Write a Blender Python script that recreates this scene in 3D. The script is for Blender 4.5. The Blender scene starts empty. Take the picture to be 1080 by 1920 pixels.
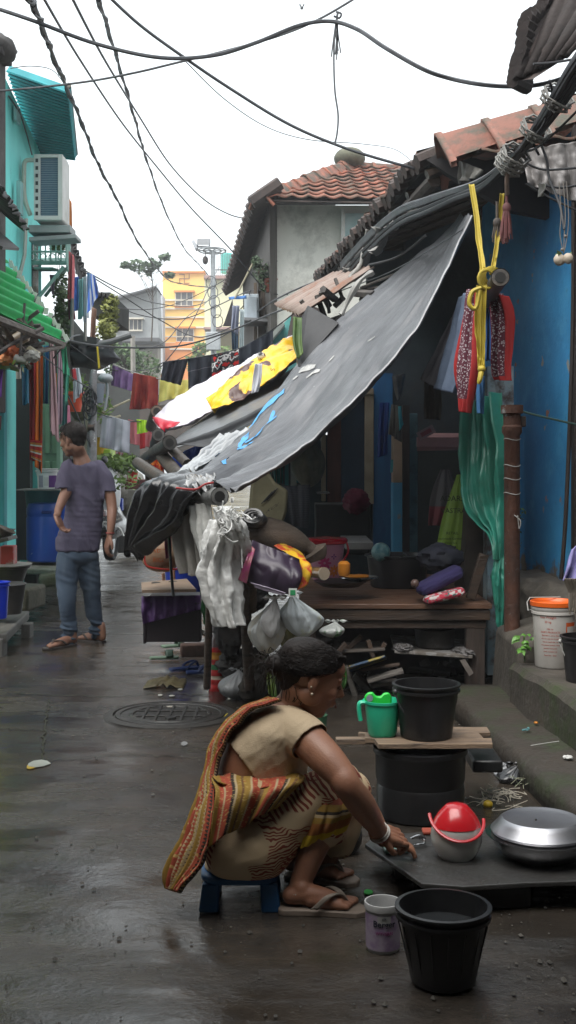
import bpy, bmesh, math, random
from mathutils import Vector, Matrix, noise
R=math.radians; PI=math.pi
scene=bpy.context.scene; COL=scene.collection
# ---------------------------------------------------------------- camera, sky, sun, exposure
F=1600.0; HZ=862.0; CAMZ=1.375
cd=bpy.data.cameras.new('camera'); cam=bpy.data.objects.new('camera',cd); COL.objects.link(cam)
cam.location=(0,0,CAMZ); cam.rotation_euler=(R(90),0,0)
cd.sensor_fit='VERTICAL'; cd.sensor_height=36; cd.sensor_width=36; cd.lens=30; cd.shift_y=-98/1920
cd.clip_start=.05; cd.clip_end=2000
scene.camera=cam
SUN_EL,SUN_ROT=R(60),R(220)
W=bpy.data.worlds.new('World'); scene.world=W; W.use_nodes=True
nt=W.node_tree; bg=nt.nodes['Background']; bg.inputs[1].default_value=.064
sky=nt.nodes.new('ShaderNodeTexSky'); sky.sky_type='NISHITA'; sky.sun_disc=False
sky.sun_elevation=SUN_EL; sky.sun_rotation=SUN_ROT; sky.air_density=1.5; sky.dust_density=4; sky.ozone_density=1
mx=nt.nodes.new('ShaderNodeMixRGB'); mx.inputs[0].default_value=.88
tcw=nt.nodes.new('ShaderNodeTexCoord'); nzw=nt.nodes.new('ShaderNodeTexNoise'); nzw.inputs['Scale'].default_value=1.3; nzw.inputs['Detail'].default_value=3
rpw=nt.nodes.new('ShaderNodeValToRGB'); rpw.color_ramp.elements[0].color=(7.0,7.6,7.9,1); rpw.color_ramp.elements[1].color=(7.9,8.3,8.4,1)
nt.links.new(tcw.outputs['Generated'],nzw.inputs['Vector']); nt.links.new(nzw.outputs['Fac'],rpw.inputs[0])
nt.links.new(sky.outputs[0],mx.inputs[1]); nt.links.new(rpw.outputs[0],mx.inputs[2]); nt.links.new(mx.outputs[0],bg.inputs[0])
sd=bpy.data.lights.new('sun','SUN'); sd.energy=1.5; sd.angle=R(60); sd.color=(1,.97,.93)
sun=bpy.data.objects.new('sun',sd); COL.objects.link(sun)
sun.rotation_euler=(R(90)-SUN_EL,0,R(180)-SUN_ROT); sun.location=(0,0,30)
scene.view_settings.view_transform='Standard'; scene.view_settings.look='None'; scene.view_settings.gamma=1
scene.view_settings.exposure=1.8
scene.cycles.max_bounces=6; scene.cycles.use_denoising=True
# ---------------------------------------------------------------- helpers
def P(px,py,D): return Vector(((px-540)/F*D, D, CAMZ-(py-HZ)/F*D))
def N(v,s=1,o=0): return noise.noise(Vector((v[0]*s+o,v[1]*s+o*1.7,v[2]*s-o*.6)))
def FR(v,s=1,o=0,oc=4): return noise.fractal(Vector((v[0]*s+o,v[1]*s+o*1.7,v[2]*s-o*.6)),.6,2.1,oc)
class MB:
    def __init__(s): s.v=[]; s.f=[]; s.uv=None
    def add(s,vs,fs,uvs=None):
        n=len(s.v); s.v+= [Vector(a) for a in vs]; s.f+= [tuple(i+n for i in f) for f in fs]
        if uvs is not None:
            if s.uv is None: s.uv=[(0,0)]*n
            s.uv+=uvs
        elif s.uv is not None: s.uv+=[(0,0)]*len(vs)
        return s
    def box(s,c,size,rot=(0,0,0)):
        m=Matrix.Translation(c)@ (Matrix.Rotation(rot[2],4,'Z')@Matrix.Rotation(rot[1],4,'Y')@Matrix.Rotation(rot[0],4,'X'))
        vs=[m@Vector((x*size[0]/2,y*size[1]/2,z*size[2]/2)) for x in(-1,1) for y in(-1,1) for z in(-1,1)]
        return s.add(vs,[(0,1,3,2),(4,6,7,5),(0,4,5,1),(2,3,7,6),(0,2,6,4),(1,5,7,3)])
    def prism(s,pts,off):   # closed polygon extruded by vector
        off=Vector(off); n=len(pts); a=[Vector(p) for p in pts]; b=[p+off for p in a]
        return s.add(a+b,[tuple(range(n))[::-1],tuple(range(n,2*n))]+[(i,(i+1)%n,(i+1)%n+n,i+n) for i in range(n)])
    def tube(s,pts,r,n=8,caps=True,fx=1.0):
        pts=[Vector(p) for p in pts]; m=len(pts)
        rs=r if isinstance(r,(list,tuple)) else [r]*m
        up=None; vs=[]; uvs=[]
        for i,p in enumerate(pts):
            t=(pts[min(i+1,m-1)]-pts[max(i-1,0)]);
            if t.length<1e-9: t=Vector((0,0,1))
            t.normalize()
            if up is None:
                up=Vector((0,0,1)) if abs(t.z)<.9 else Vector((0,1,0))
            a=up-t*up.dot(t)
            if a.length<1e-6: a=t.orthogonal()
            a.normalize(); up=a; b=t.cross(a)
            for k in range(n):
                an=2*PI*k/n; vs.append(p+(a*math.cos(an)+b*math.sin(an)*fx)*rs[i])
        fs=[(i*n+k,i*n+(k+1)%n,(i+1)*n+(k+1)%n,(i+1)*n+k) for i in range(m-1) for k in range(n)]
        if caps: fs+=[tuple(range(n))[::-1],tuple((m-1)*n+k for k in range(n))]
        return s.add(vs,fs)
    def lathe(s,prof,c,n=40,tilt=None,sx=1,sy=1):
        c=Vector(c); T=tilt if tilt else Matrix.Identity(3); vs=[]
        for r,z in prof:
            for k in range(n):
                a=2*PI*k/n; vs.append(c+T@Vector((r*math.cos(a)*sx,r*math.sin(a)*sy,z)))
        m=len(prof); fs=[(i*n+k,i*n+(k+1)%n,(i+1)*n+(k+1)%n,(i+1)*n+k) for i in range(m-1) for k in range(n)]
        if prof[0][0]>1e-5: fs.append(tuple(range(n))[::-1])
        if prof[-1][0]>1e-5: fs.append(tuple((m-1)*n+k for k in range(n)))
        return s.add(vs,fs)
    def grid(s,fn,nu,nv):
        vs=[];uvs=[]
        for j in range(nv+1):
            for i in range(nu+1):
                u,v=i/nu,j/nv; vs.append(fn(u,v)); uvs.append((u,v))
        w=nu+1
        return s.add(vs,[(j*w+i,j*w+i+1,(j+1)*w+i+1,(j+1)*w+i) for j in range(nv) for i in range(nu)],uvs)
    def ball(s,c,r,n=20,m=12,disp=None,rot=None):
        c=Vector(c); rr=r if isinstance(r,(tuple,list)) else (r,r,r); vs=[];fs=[]
        T=rot if rot else Matrix.Identity(3)
        for j in range(m+1):
            th=PI*j/m
            for i in range(n):
                ph=2*PI*i/n; d=Vector((math.sin(th)*math.cos(ph),math.sin(th)*math.sin(ph),-math.cos(th)))
                k=disp(d) if disp else 1
                vs.append(c+T@Vector((d.x*rr[0]*k,d.y*rr[1]*k,d.z*rr[2]*k)))
        fs=[(j*n+i,j*n+(i+1)%n,(j+1)*n+(i+1)%n,(j+1)*n+i) for j in range(m) for i in range(n)]
        return s.add(vs,fs)
    def build(s,name,mat,parent=None,smooth=True,bev=0,solid=0,sub=0,remesh=0,smoothit=0,tag_=None,loc=None,autosm=True):
        root=parent
        while root and root.parent: root=root.parent
        if loc is not None: o0=Vector(loc)
        elif root: o0=root.location.copy()
        else:
            xs=[v.x for v in s.v]; ys=[v.y for v in s.v]; zs=[v.z for v in s.v]
            o0=Vector(((min(xs)+max(xs))/2,(min(ys)+max(ys))/2,min(zs)))
        me=bpy.data.meshes.new(name); me.from_pydata([v-o0 for v in s.v],[],s.f)
        me.validate()
        if s.uv is not None and len(s.uv)==len(me.vertices):
            ul=me.uv_layers.new(name='UVMap')
            for lp in me.loops: ul.data[lp.index].uv=s.uv[lp.vertex_index]
        bm=bmesh.new(); bm.from_mesh(me)
        if s.uv is None: bmesh.ops.remove_doubles(bm,verts=bm.verts,dist=1e-5)
        bmesh.ops.recalc_face_normals(bm,faces=bm.faces); bm.to_mesh(me); bm.free()
        o=bpy.data.objects.new(name,me); COL.objects.link(o)
        if root is None: o.location=o0
        elif parent is not None: o.parent=parent
        if mat: me.materials.append(mat)
        if remesh:
            m=o.modifiers.new('r','REMESH'); m.mode='VOXEL'; m.voxel_size=remesh
            if smoothit: m=o.modifiers.new('s','SMOOTH'); m.factor=.5; m.iterations=smoothit
            bake(o)
            me=o.data
        if solid: m=o.modifiers.new('t','SOLIDIFY'); m.thickness=solid; m.offset=0
        if bev: m=o.modifiers.new('b','BEVEL'); m.width=bev; m.segments=2; m.limit_method='ANGLE'; m.angle_limit=R(40)
        if sub: m=o.modifiers.new('u','SUBSURF'); m.levels=sub; m.render_levels=sub
        if smooth:
            me.polygons.foreach_set('use_smooth',[True]*len(me.polygons))
            if not remesh and autosm:
                try: me.set_sharp_from_angle(angle=R(38))
                except Exception: pass
        if tag_: tag(o,*tag_)
        return o
def bake(o):
    dg=bpy.context.evaluated_depsgraph_get(); dg.update()
    ev=o.evaluated_get(dg); me=bpy.data.meshes.new_from_object(ev)
    mats=list(o.data.materials); o.modifiers.clear(); o.data=me
    if not me.materials:
        for m in mats: me.materials.append(m)
def each(name,m_,cat,group,items,**k):
    """several single things built in one go: items are (label, function that fills a mesh)"""
    for l,fn in items:
        w=MB(); fn(w); w.build(name,m_,tag_=(l,cat,group),**k)
def tag(o,label=None,cat=None,group=None,kind=None):
    if label: o['label']=label
    if cat: o['category']=cat
    if group: o['group']=group
    if kind: o['kind']=kind
    return o
def thing(name,label,cat,loc,group=None):
    o=bpy.data.objects.new(name,None); COL.objects.link(o); o.location=loc; o.empty_display_size=.1
    return tag(o,label,cat,group)
def copy_tree(o,parent=None):
    c=o.copy(); COL.objects.link(c); c.parent=parent
    for ch in list(o.children): copy_tree(ch,c)
    return c
def spl(pts,n):   # catmull-rom resample
    pts=[Vector(p) for p in pts]
    if len(pts)==2: return [pts[0].lerp(pts[1],i/(n-1)) for i in range(n)]
    out=[]; m=len(pts)-1
    for i in range(n):
        t=i/(n-1)*m; k=min(int(t),m-1); f=t-k
        p0=pts[max(k-1,0)];p1=pts[k];p2=pts[k+1];p3=pts[min(k+2,m)]
        out.append(.5*((2*p1)+(p2-p0)*f+(2*p0-5*p1+4*p2-p3)*f*f+(3*p1-p0-3*p2+p3)*f**3))
    return out
def cloth(name,mat,A,B,folds=4,amp=.02,seed=0,nu=28,nv=28,parent=None,bulge=(0,0,0),wr=.006,solid=.004,tag_=None,grow=1,wsc=9,sag=0,ragged=0):
    """sheet between polyline A (left edge, top to bottom) and B (right edge)"""
    a=spl(A,nv+1); b=spl(B,nv+1); bl=Vector(bulge)
    nrm=((b[nv//2]-a[nv//2]).cross(a[-1]-a[0])); nrm.normalize()
    wid=(b[nv//2]-a[nv//2]).length
    def fn(u,v):
        j=round(v*nv); p=a[j].lerp(b[j],u)
        g=(.25+.75*v) if grow else 1
        d=amp*g*(math.sin(u*folds*2*PI+seed*1.3+1.2*v+1.5*N((u*2,v*1.5,seed),1,seed)) + .5*math.sin(u*folds*4.3*PI+seed))
        q_=Vector((p.x*wsc,p.y*wsc,p.z*wsc*.5)); d+=wr*1.5*((.3-abs(N(q_,1,seed)))+.55*(.3-abs(N(q_,2.2,seed+3)))+.3*(.3-abs(N(q_,4.6,seed+5))))
        p=p+nrm*d+bl*math.sin(PI*u)*math.sin(PI*min(v,1))
        p.z-=sag*4*u*(1-u)*(1-v)
        if ragged and v>.98: p=p+(a[-1]-a[-2]).normalized()*ragged*N((u*14,seed,3))
        return p
    return MB().grid(fn,nu,nv).build(name,mat,parent,solid=solid,tag_=tag_,autosm=False)
# ---------------------------------------------------------------- materials
_mc={}
def nd(t,ty,**kw):
    n=t.nodes.new(ty)
    for k,v in kw.items(): setattr(n,k,v)
    return n
def mat(name,c,c2=None,sc=4,rough=.75,bump=.0,bsc=60,metal=0,st=(1,1,1),lo=.35,hi=.65,dirt=None,dsc=2.5,dlo=.5,dhi=.7,alpha=1,trans=0,coat=0,uv=False,rvar=0,spec=.5,bst=None,sheen=0,sss=0,weave=0):
    if name in _mc: return _mc[name]
    m=bpy.data.materials.new(name); m.use_nodes=True; t=m.node_tree; b=t.nodes['Principled BSDF']; L=t.links.new
    tc=nd(t,'ShaderNodeTexCoord'); mp=nd(t,'ShaderNodeMapping'); mp.inputs['Scale'].default_value=st
    L(tc.outputs['UV' if uv else 'Object'],mp.inputs['Vector'])
    oi=nd(t,'ShaderNodeObjectInfo')
    c=(*c,1); col=None
    if c2 is None: c2=tuple(x*.72 for x in c[:3])
    n1=nd(t,'ShaderNodeTexNoise'); n1.inputs['Scale'].default_value=sc; n1.inputs['Detail'].default_value=7; n1.inputs['Roughness'].default_value=.62
    L(mp.outputs[0],n1.inputs['Vector'])
    r=nd(t,'ShaderNodeValToRGB'); r.color_ramp.elements[0].position=lo; r.color_ramp.elements[1].position=hi
    r.color_ramp.elements[0].color=c; r.color_ramp.elements[1].color=(*c2,1); L(n1.outputs['Fac'],r.inputs[0]); col=r.outputs[0]
    if dirt:
        n2=nd(t,'ShaderNodeTexNoise'); n2.inputs['Scale'].default_value=dsc; n2.inputs['Detail'].default_value=9; n2.inputs['Roughness'].default_value=.7
        L(mp.outputs[0],n2.inputs['Vector']); r2=nd(t,'ShaderNodeValToRGB'); r2.color_ramp.elements[0].position=dlo; r2.color_ramp.elements[1].position=dhi
        L(n2.outputs['Fac'],r2.inputs[0]); x=nd(t,'ShaderNodeMixRGB'); L(r2.outputs[0],x.inputs[0]); L(col,x.inputs[1]); x.inputs[2].default_value=(*dirt,1); col=x.outputs[0]
    L(col,b.inputs['Base Color'])
    b.inputs['Roughness'].default_value=rough; b.inputs['Metallic'].default_value=metal
    b.inputs['Specular IOR Level'].default_value=spec
    if rvar:
        mr=nd(t,'ShaderNodeMapRange'); mr.inputs['To Min'].default_value=max(rough-rvar,.03); mr.inputs['To Max'].default_value=min(rough+rvar,1)
        mr.inputs['From Min'].default_value=.3; mr.inputs['From Max'].default_value=.7
        L(n1.outputs['Fac'],mr.inputs[0]); L(mr.outputs[0],b.inputs['Roughness'])
    if bump:
        n3=nd(t,'ShaderNodeTexNoise'); n3.inputs['Scale'].default_value=bsc; n3.inputs['Detail'].default_value=5
        if bst:
            mp2=nd(t,'ShaderNodeMapping'); mp2.inputs['Scale'].default_value=bst; L(tc.outputs['UV' if uv else 'Object'],mp2.inputs['Vector']); L(mp2.outputs[0],n3.inputs['Vector'])
        else: L(mp.outputs[0],n3.inputs['Vector'])
        bn=nd(t,'ShaderNodeBump'); bn.inputs['Strength'].default_value=min(bump,1); bn.inputs['Distance'].default_value=.01
        L(n3.outputs['Fac'],bn.inputs['Height']); L(bn.outputs[0],b.inputs['Normal'])
    if alpha<1: b.inputs['Alpha'].default_value=alpha
    if trans: b.inputs['Transmission Weight'].default_value=trans
    if coat: b.inputs['Coat Weight'].default_value=coat; b.inputs['Coat Roughness'].default_value=.15
    if sss: b.inputs['Subsurface Weight'].default_value=sss; b.inputs['Subsurface Radius'].default_value=(.02,.008,.004); 
    if sheen: b.inputs['Sheen Weight'].default_value=sheen
    _mc[name]=m; return m
def cmat(name,c,c2=None,**k):   # fabric
    k.setdefault('rough',.88); k.setdefault('bump',.25); k.setdefault('bsc',180); k.setdefault('sc',7); return mat(name,c,c2,**k)
def stripes(name,cols,n=12,vert=True,rough=.85,weave=.2):
    """uv-striped fabric; cols list of (pos,color) constant ramp"""
    if name in _mc: return _mc[name]
    m=bpy.data.materials.new(name); m.use_nodes=True; t=m.node_tree; b=t.nodes['Principled BSDF']; L=t.links.new
    tc=nd(t,'ShaderNodeTexCoord'); sp=nd(t,'ShaderNodeSeparateXYZ'); L(tc.outputs['UV'],sp.inputs[0])
    ml=nd(t,'ShaderNodeMath',operation='MULTIPLY'); ml.inputs[1].default_value=n; L(sp.outputs[0 if vert else 1],ml.inputs[0])
    fr=nd(t,'ShaderNodeMath',operation='FRACT'); L(ml.outputs[0],fr.inputs[0])
    r=nd(t,'ShaderNodeValToRGB'); r.color_ramp.interpolation='CONSTANT'; e=r.color_ramp.elements
    e[0].position=cols[0][0]; e[0].color=(*cols[0][1],1); e[1].position=cols[1][0]; e[1].color=(*cols[1][1],1)
    for p,cc in cols[2:]:
        q=e.new(p); q.color=(*cc,1)
    L(fr.outputs[0],r.inputs[0]); L(r.outputs[0],b.inputs['Base Color']); b.inputs['Roughness'].default_value=rough
    _mc[name]=m; return m
def textmesh(s,size,fn,name,mt,parent,ext=.0008,bold=False):
    """writing as a thin mesh; fn maps (x,y,z) of flat text to the world"""
    cu=bpy.data.curves.new('t','FONT'); cu.body=s; cu.size=size; cu.align_x='CENTER'; cu.align_y='CENTER'; cu.extrude=ext; cu.resolution_u=3
    if bold: cu.offset=size*.02
    o=bpy.data.objects.new('t',cu); COL.objects.link(o)
    dg=bpy.context.evaluated_depsgraph_get(); dg.update(); me=bpy.data.meshes.new_from_object(o.evaluated_get(dg))
    vs=[fn(v.co.x,v.co.y,v.co.z) for v in me.vertices]; fs=[tuple(p.vertices) for p in me.polygons]
    bpy.data.objects.remove(o); bpy.data.curves.remove(cu)
    if not vs: return None
    return MB().add(vs,fs).build(name,mt,parent,smooth=False)
def cyl_fn(c,r_of_z,ang,zc):
    c=Vector(c)
    def f(x,y,z):
        zz=zc+y; r=r_of_z(zz)+.0006+z; a=ang+x/r; return c+Vector((r*math.cos(a),r*math.sin(a),zz))
    return f
# common materials
M={}
M['black_plastic']=mat('black_plastic',(.012,.012,.013),(.02,.02,.021),sc=8,rough=.38,bump=.15,bsc=30,rvar=.12)
M['dark_metal']=mat('dark_metal',(.05,.05,.052),(.08,.05,.035),sc=12,rough=.5,metal=.6)
M['steel']=mat('steel',(.45,.45,.45),(.32,.32,.33),sc=6,rough=.22,metal=1,rvar=.1)
M['white_plastic']=mat('white_plastic',(.68,.68,.66),(.55,.54,.5),sc=9,rough=.42,rvar=.1)
M['dark_wood']=mat('dark_wood',(.075,.048,.032),(.03,.02,.015),sc=5,rough=.5,bump=.5,bsc=14,st=(1,1,8),rvar=.15)
M['bench_wood']=mat('bench_wood',(.17,.09,.055),(.08,.042,.027),sc=4,rough=.42,bump=.4,bsc=10,st=(1,12,12),rvar=.15)
M['bamboo']=mat('bamboo',(.16,.115,.07),(.06,.045,.03),sc=9,rough=.55,bump=.4,bsc=30)
M['cable']=mat('cable',(.025,.026,.03),(.04,.04,.045),sc=14,rough=.55)
M['cable_grey']=mat('cable_grey',(.09,.095,.105),(.05,.05,.055),sc=14,rough=.5)
M['rust']=mat('rust',(.12,.05,.03),(.055,.028,.02),sc=7,rough=.75,bump=.6,bsc=60,dirt=(.3,.33,.33),dsc=5,dlo=.6,dhi=.64)
M['cement']=mat('cement',(.2,.185,.16),(.11,.1,.085),sc=3,rough=.8,bump=.6,bsc=35,dirt=(.05,.06,.03),dsc=2,dlo=.5,dhi=.68)
M['skin']=mat('skin',(.32,.155,.092),(.25,.11,.065),sc=7,rough=.5,bump=.12,bsc=190,sss=.08,lo=.3,hi=.75,dirt=(.21,.09,.055),dsc=22,dlo=.52,dhi=.8,rvar=.1)
M['hair']=mat('hair',(.010,.007,.006),(.018,.013,.011),sc=20,rough=.62,bump=.3,bsc=90,spec=.22)
M['leaf']=mat('leaf',(.07,.13,.03),(.035,.075,.015),sc=5,rough=.5)
M['leaf_light']=mat('leaf_light',(.15,.24,.04),(.07,.13,.02),sc=6,rough=.5)
M['leaf_dusty']=mat('leaf_dusty',(.12,.17,.1),(.06,.1,.05),sc=6,rough=.6)
M['bark']=mat('bark',(.09,.07,.05),(.04,.03,.022),sc=9,rough=.85,bump=.6,bsc=30)
# ================================================================ SETTING
def sx(X0,D): return X0-.12*D          # a line running with the lane
# ground: wet uneven concrete
def gz(x,y): 
    return .012*FR((x,y,0),.55,3)+.004*FR((x,y,0),3,7)
def ground_fn(x0,x1,y0,y1,nx,ny):
    return lambda u,v: Vector((x0+(x1-x0)*u,y0+(y1-y0)*v,gz(x0+(x1-x0)*u,y0+(y1-y0)*v) if y0+(y1-y0)*v<30 else 0))
mg=bpy.data.materials.new('wet_concrete'); mg.use_nodes=True; t=mg.node_tree; b=t.nodes['Principled BSDF']; L=t.links.new
tc=nd(t,'ShaderNodeTexCoord'); geo=tc.outputs['Object']
def nz(sc,det=8,ro=.6,vec=None):
    n=nd(t,'ShaderNodeTexNoise'); n.inputs['Scale'].default_value=sc; n.inputs['Detail'].default_value=det; n.inputs['Roughness'].default_value=ro; L(vec or geo,n.inputs['Vector']); return n.outputs['Fac']
def rp(f,p0,c0,p1,c1):
    r=nd(t,'ShaderNodeValToRGB'); e=r.color_ramp.elements; e[0].position=p0; e[0].color=(*c0,1) if not isinstance(c0,float) else (c0,c0,c0,1); e[1].position=p1; e[1].color=(*c1,1) if not isinstance(c1,float) else (c1,c1,c1,1); L(f,r.inputs[0]); return r.outputs[0]
def mixc(f,a,b_,ty='MIX'):
    x=nd(t,'ShaderNodeMixRGB'); x.blend_type=ty
    for i,q in enumerate((f,a,b_)):
        if hasattr(q,'links'): L(q,x.inputs[i])
        else: x.inputs[i].default_value=q if i==0 else (*q,1)
    return x.outputs[0]
base=rp(nz(1.1),.34,(.020,.017,.014),.66,(.060,.047,.036))
base=mixc(rp(nz(.45,3,.5),.45,0.,.6,.5),base,(.085,.07,.056))
base=mixc(rp(nz(9,9,.7),.35,0.,.75,.75),base,(.018,.017,.016))
base=mixc(rp(nz(.7,4,.5),.56,0.,.7,.6),base,(.062,.038,.026))
base=mixc(rp(nz(60,3,.6),.62,0.,.72,.5),base,(.10,.095,.08))
base=mixc(rp(nz(2.3,6,.6),.6,0.,.72,.5),base,(.022,.028,.012))
L(base,b.inputs['Base Color'])
wet=rp(nz(.8,6,.62),.44,.05,.62,.42)
ms=nd(t,'ShaderNodeMapping'); ms.inputs['Scale'].default_value=(.6,2.4,1); L(geo,ms.inputs['Vector'])
wet2=rp(nz(2.0,6,.65,ms.outputs[0]),.44,.05,.64,.5)
wm=nd(t,'ShaderNodeMath',operation='MULTIPLY'); L(wet,wm.inputs[0]); L(wet2,wm.inputs[1])
wq=nd(t,'ShaderNodeMath',operation='SQRT'); L(wm.outputs[0],wq.inputs[0]); L(wq.outputs[0],b.inputs['Roughness'])
b.inputs['Specular IOR Level'].default_value=.5
ad=nd(t,'ShaderNodeMath',operation='ADD'); 
m1=nd(t,'ShaderNodeMath',operation='MULTIPLY'); L(nz(5,8,.65),m1.inputs[0]); m1.inputs[1].default_value=1.5
m2=nd(t,'ShaderNodeMath',operation='MULTIPLY'); L(nz(45,6,.7),m2.inputs[0]); m2.inputs[1].default_value=.5
L(m1.outputs[0],ad.inputs[0]); L(m2.outputs[0],ad.inputs[1])
bn=nd(t,'ShaderNodeBump'); bn.inputs['Distance'].default_value=.02; bs_=nd(t,'ShaderNodeMapRange'); bs_.inputs['From Min'].default_value=.05; bs_.inputs['From Max'].default_value=.30; bs_.inputs['To Min'].default_value=.10; bs_.inputs['To Max'].default_value=.6; L(wq.outputs[0],bs_.inputs[0]); L(bs_.outputs[0],bn.inputs['Strength']); L(ad.outputs[0],bn.inputs['Height']); L(bn.outputs[0],b.inputs['Normal'])
g=MB().grid(ground_fn(-4,4,-3,25,150,420),150,420)
g.grid(lambda u,v: Vector((-4+8*u,25+300*v,0)),2,4)
g.add([(-300,-40,-.01),(-4,-40,-.01),(-4,325,-.01),(-300,325,-.01)],[(0,1,2,3)],[(0,0)]*4)
g.add([(4,-40,-.01),(300,-40,-.01),(300,325,-.01),(4,325,-.01)],[(0,1,2,3)],[(0,0)]*4)
g.add([(-4,-40,-.01),(4,-40,-.01),(4,-3,-.01),(-4,-3,-.01)],[(0,1,2,3)],[(0,0)]*4)
go=g.build('ground',mg,loc=(0,0,0),autosm=False); tag(go,kind='structure')
# cracks / slab joints of the lane (thin grooves with grit)
crk=mat('crack_grit',(.012,.012,.01),(.03,.035,.015),sc=30,rough=.9)
cb=MB()
def crack(pts,w,seed):
    q=spl(pts,60); vs=[]
    for i,p in enumerate(q):
        k=Vector((N((i*.35,seed,0))*.02,N((i*.35,seed,5))*.03,0)); ww=w*(.45+abs(N((i*.5,seed,9)))*1.6)
        t_=(q[min(i+1,59)]-q[max(i-1,0)]).normalized(); s_=Vector((-t_.y,t_.x,0))
        for e in(-1,1):
            a=p+k+s_*ww*e; a.z=gz(a.x,a.y)+.0045; vs.append(a)
    cb.add(vs,[(2*i,2*i+1,2*i+3,2*i+2) for i in range(59)])
def G(px,py,dz=0): 
    D=F*CAMZ/(py-HZ); p=P(px,py,D); p.z=dz; return p
crack([G(30,1302),G(180,1308),G(300,1303),G(395,1306)],.006,1)
crack([G(92,1312),G(85,1360),G(78,1430)],.007,2)
crack([G(-60,1365),G(30,1368),G(120,1372)],.006,4)
crack([G(80,1430),G(240,1418),G(400,1426)],.003,6)
crack([G(0,1085),G(60,1115),G(150,1110)],.008,8)
o=cb.build('lane_cracks',crk,smooth=False); tag(o,kind='structure')
# right-hand step and plinth
def strip(X0a,X0b,D0,D1,z0,z1,n=60,amp=.012,seed=0):
    """long block between two lane-parallel lines"""
    m=MB(); 
    def sec(v):
        D=D0+(D1-D0)*v; k=amp
        a=sx(X0a,D)+k*FR((D*3,seed,0),1,1); b_=sx(X0b,D); zz=z1+k*FR((D*2.5,seed,4),1,2)
        return [Vector((a,D,z0)),Vector((a-.005,D,zz-.03)),Vector((a+.02,D,zz)),Vector(((a+b_)/2,D,zz+k*.5*N((D*4,1,1)))),Vector((b_,D,zz)),Vector((b_,D,z0))]
    vs=[]
    for i in range(n+1): vs+=sec(i/n)
    fs=[(i*6+k,i*6+(k+1)%6,(i+1)*6+(k+1)%6,(i+1)*6+k) for i in range(n) for k in range(6)]
    return m.add(vs,fs+[tuple(range(6)),tuple(n*6+k for k in range(6))[::-1]])
M['step']=mat('step_cement',(.05,.04,.031),(.022,.018,.014),sc=3,rough=.6,bump=.8,bsc=30,dirt=(.03,.04,.015),dsc=3,dlo=.5,dhi=.65,rvar=.2)
o=strip(1.42,2.6,1.6,4.75,-.02,.12).build('pavement',M['step'],autosm=False); tag(o,kind='structure')
o=strip(1.675,2.7,1.0,4.42,.1,.33,amp=.015,seed=5).build('plinth',mat('plinth',(.075,.064,.052),(.035,.03,.024),sc=2.5,rough=.8,bump=.7,bsc=30,dirt=(.035,.05,.015),dsc=2.2,dlo=.48,dhi=.62)); tag(o,'low mossy cement plinth carrying the orange lidded bucket','plinth')
# manhole cover
mc=G(320,1342,0); rm=.305
mh=thing('manhole_cover','round cast iron manhole cover with raised bars set in the lane','manhole cover',mc)
iron=mat('wet_iron',(.034,.032,.029),(.018,.017,.016),sc=14,rough=.38,bump=.5,bsc=70,rvar=.12)
m_=MB(); z0=.004
m_.lathe([(rm+.055,-.01),(rm+.05,z0+.006),(rm+.012,z0+.012),(rm+.004,z0+.012),(rm,z0),(0.0,z0)],mc,64).build('frame',mat('manhole_frame',(.04,.036,.032),(.022,.02,.018),sc=9,rough=.5,bump=.6,bsc=40),mh)
m_=MB(); m_.lathe([(rm-.008,z0-.004),(rm-.01,z0+.012),(rm-.035,z0+.012),(rm-.04,z0+.006),(rm-.085,z0+.006),(rm-.09,z0+.012),(rm-.105,z0+.012),(rm-.108,z0+.005),(0,z0+.005)],mc,64)
for i in range(-3,4):
    xx=i*.068; hh=math.sqrt(max((rm-.1)**2-xx*xx,0)); m_.box(mc+Vector((xx,0,z0+.008)),(.014,hh*2,.012))
for yy in(-.07,.07):
    hh=math.sqrt((rm-.1)**2-yy*yy); m_.box(mc+Vector((0,yy,z0+.0075)),(hh*2,.01,.010))
m_.build('lid',iron,mh,bev=.002)
MB().lathe([(.03,z0),(.03,z0+.016),(.02,z0+.018),(0,z0+.012)],mc+Vector((.01,-.12,0)),16).build('lifting_eye',iron,mh)

# ---------------- tiled roof generator
M['tile_red']=mat('tile_red',(.36,.12,.07),(.22,.075,.05),sc=6,rough=.8,bump=.5,bsc=50,dirt=(.06,.055,.04),dsc=5,dlo=.40,dhi=.6)
M['tile_brown']=mat('tile_brown',(.2,.09,.06),(.1,.055,.042),sc=6,rough=.8,bump=.5,bsc=50,dirt=(.05,.05,.04),dsc=5,dlo=.45,dhi=.62)
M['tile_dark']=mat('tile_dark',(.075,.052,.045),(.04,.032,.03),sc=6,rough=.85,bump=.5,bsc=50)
def tiles(o0,U,V,nu,nv,tw,tl,seed=0,clip=None,amp=.028):
    """wavy interlocking tiles, U along eave, V up the slope"""
    rnd=random.Random(seed); U=Vector(U).normalized(); V=Vector(V).normalized(); Nn=U.cross(V).normalized()
    if Nn.z<0: Nn=-Nn
    m=MB(); o0=Vector(o0); sec=8
    for j in range(nv):
        for i in range(nu):
            if clip and not clip(i/nu,j/nv): continue
            jt=rnd.uniform(-.008,.008); dz=rnd.uniform(-.004,.006); vs=[]
            for e,(vv,lift) in enumerate(((-.04,.03),(1.0,.0))):
                for k in range(sec+1):
                    u=k/sec; h=amp*(.5+.5*math.cos(2*PI*u))**1.4
                    vs.append(o0+U*((i+u*1.06)*tw+jt)+V*((j+vv)*tl+jt*2)+Nn*(h+lift+dz))
            for k in range(sec+1): vs.append(vs[k]-Nn*.016)
            n=sec+1
            m.add(vs,[(k,k+1,n+k+1,n+k) for k in range(sec)]+[(k,2*n+k,2*n+k+1,k+1) for k in range(sec)])
    return m
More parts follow.
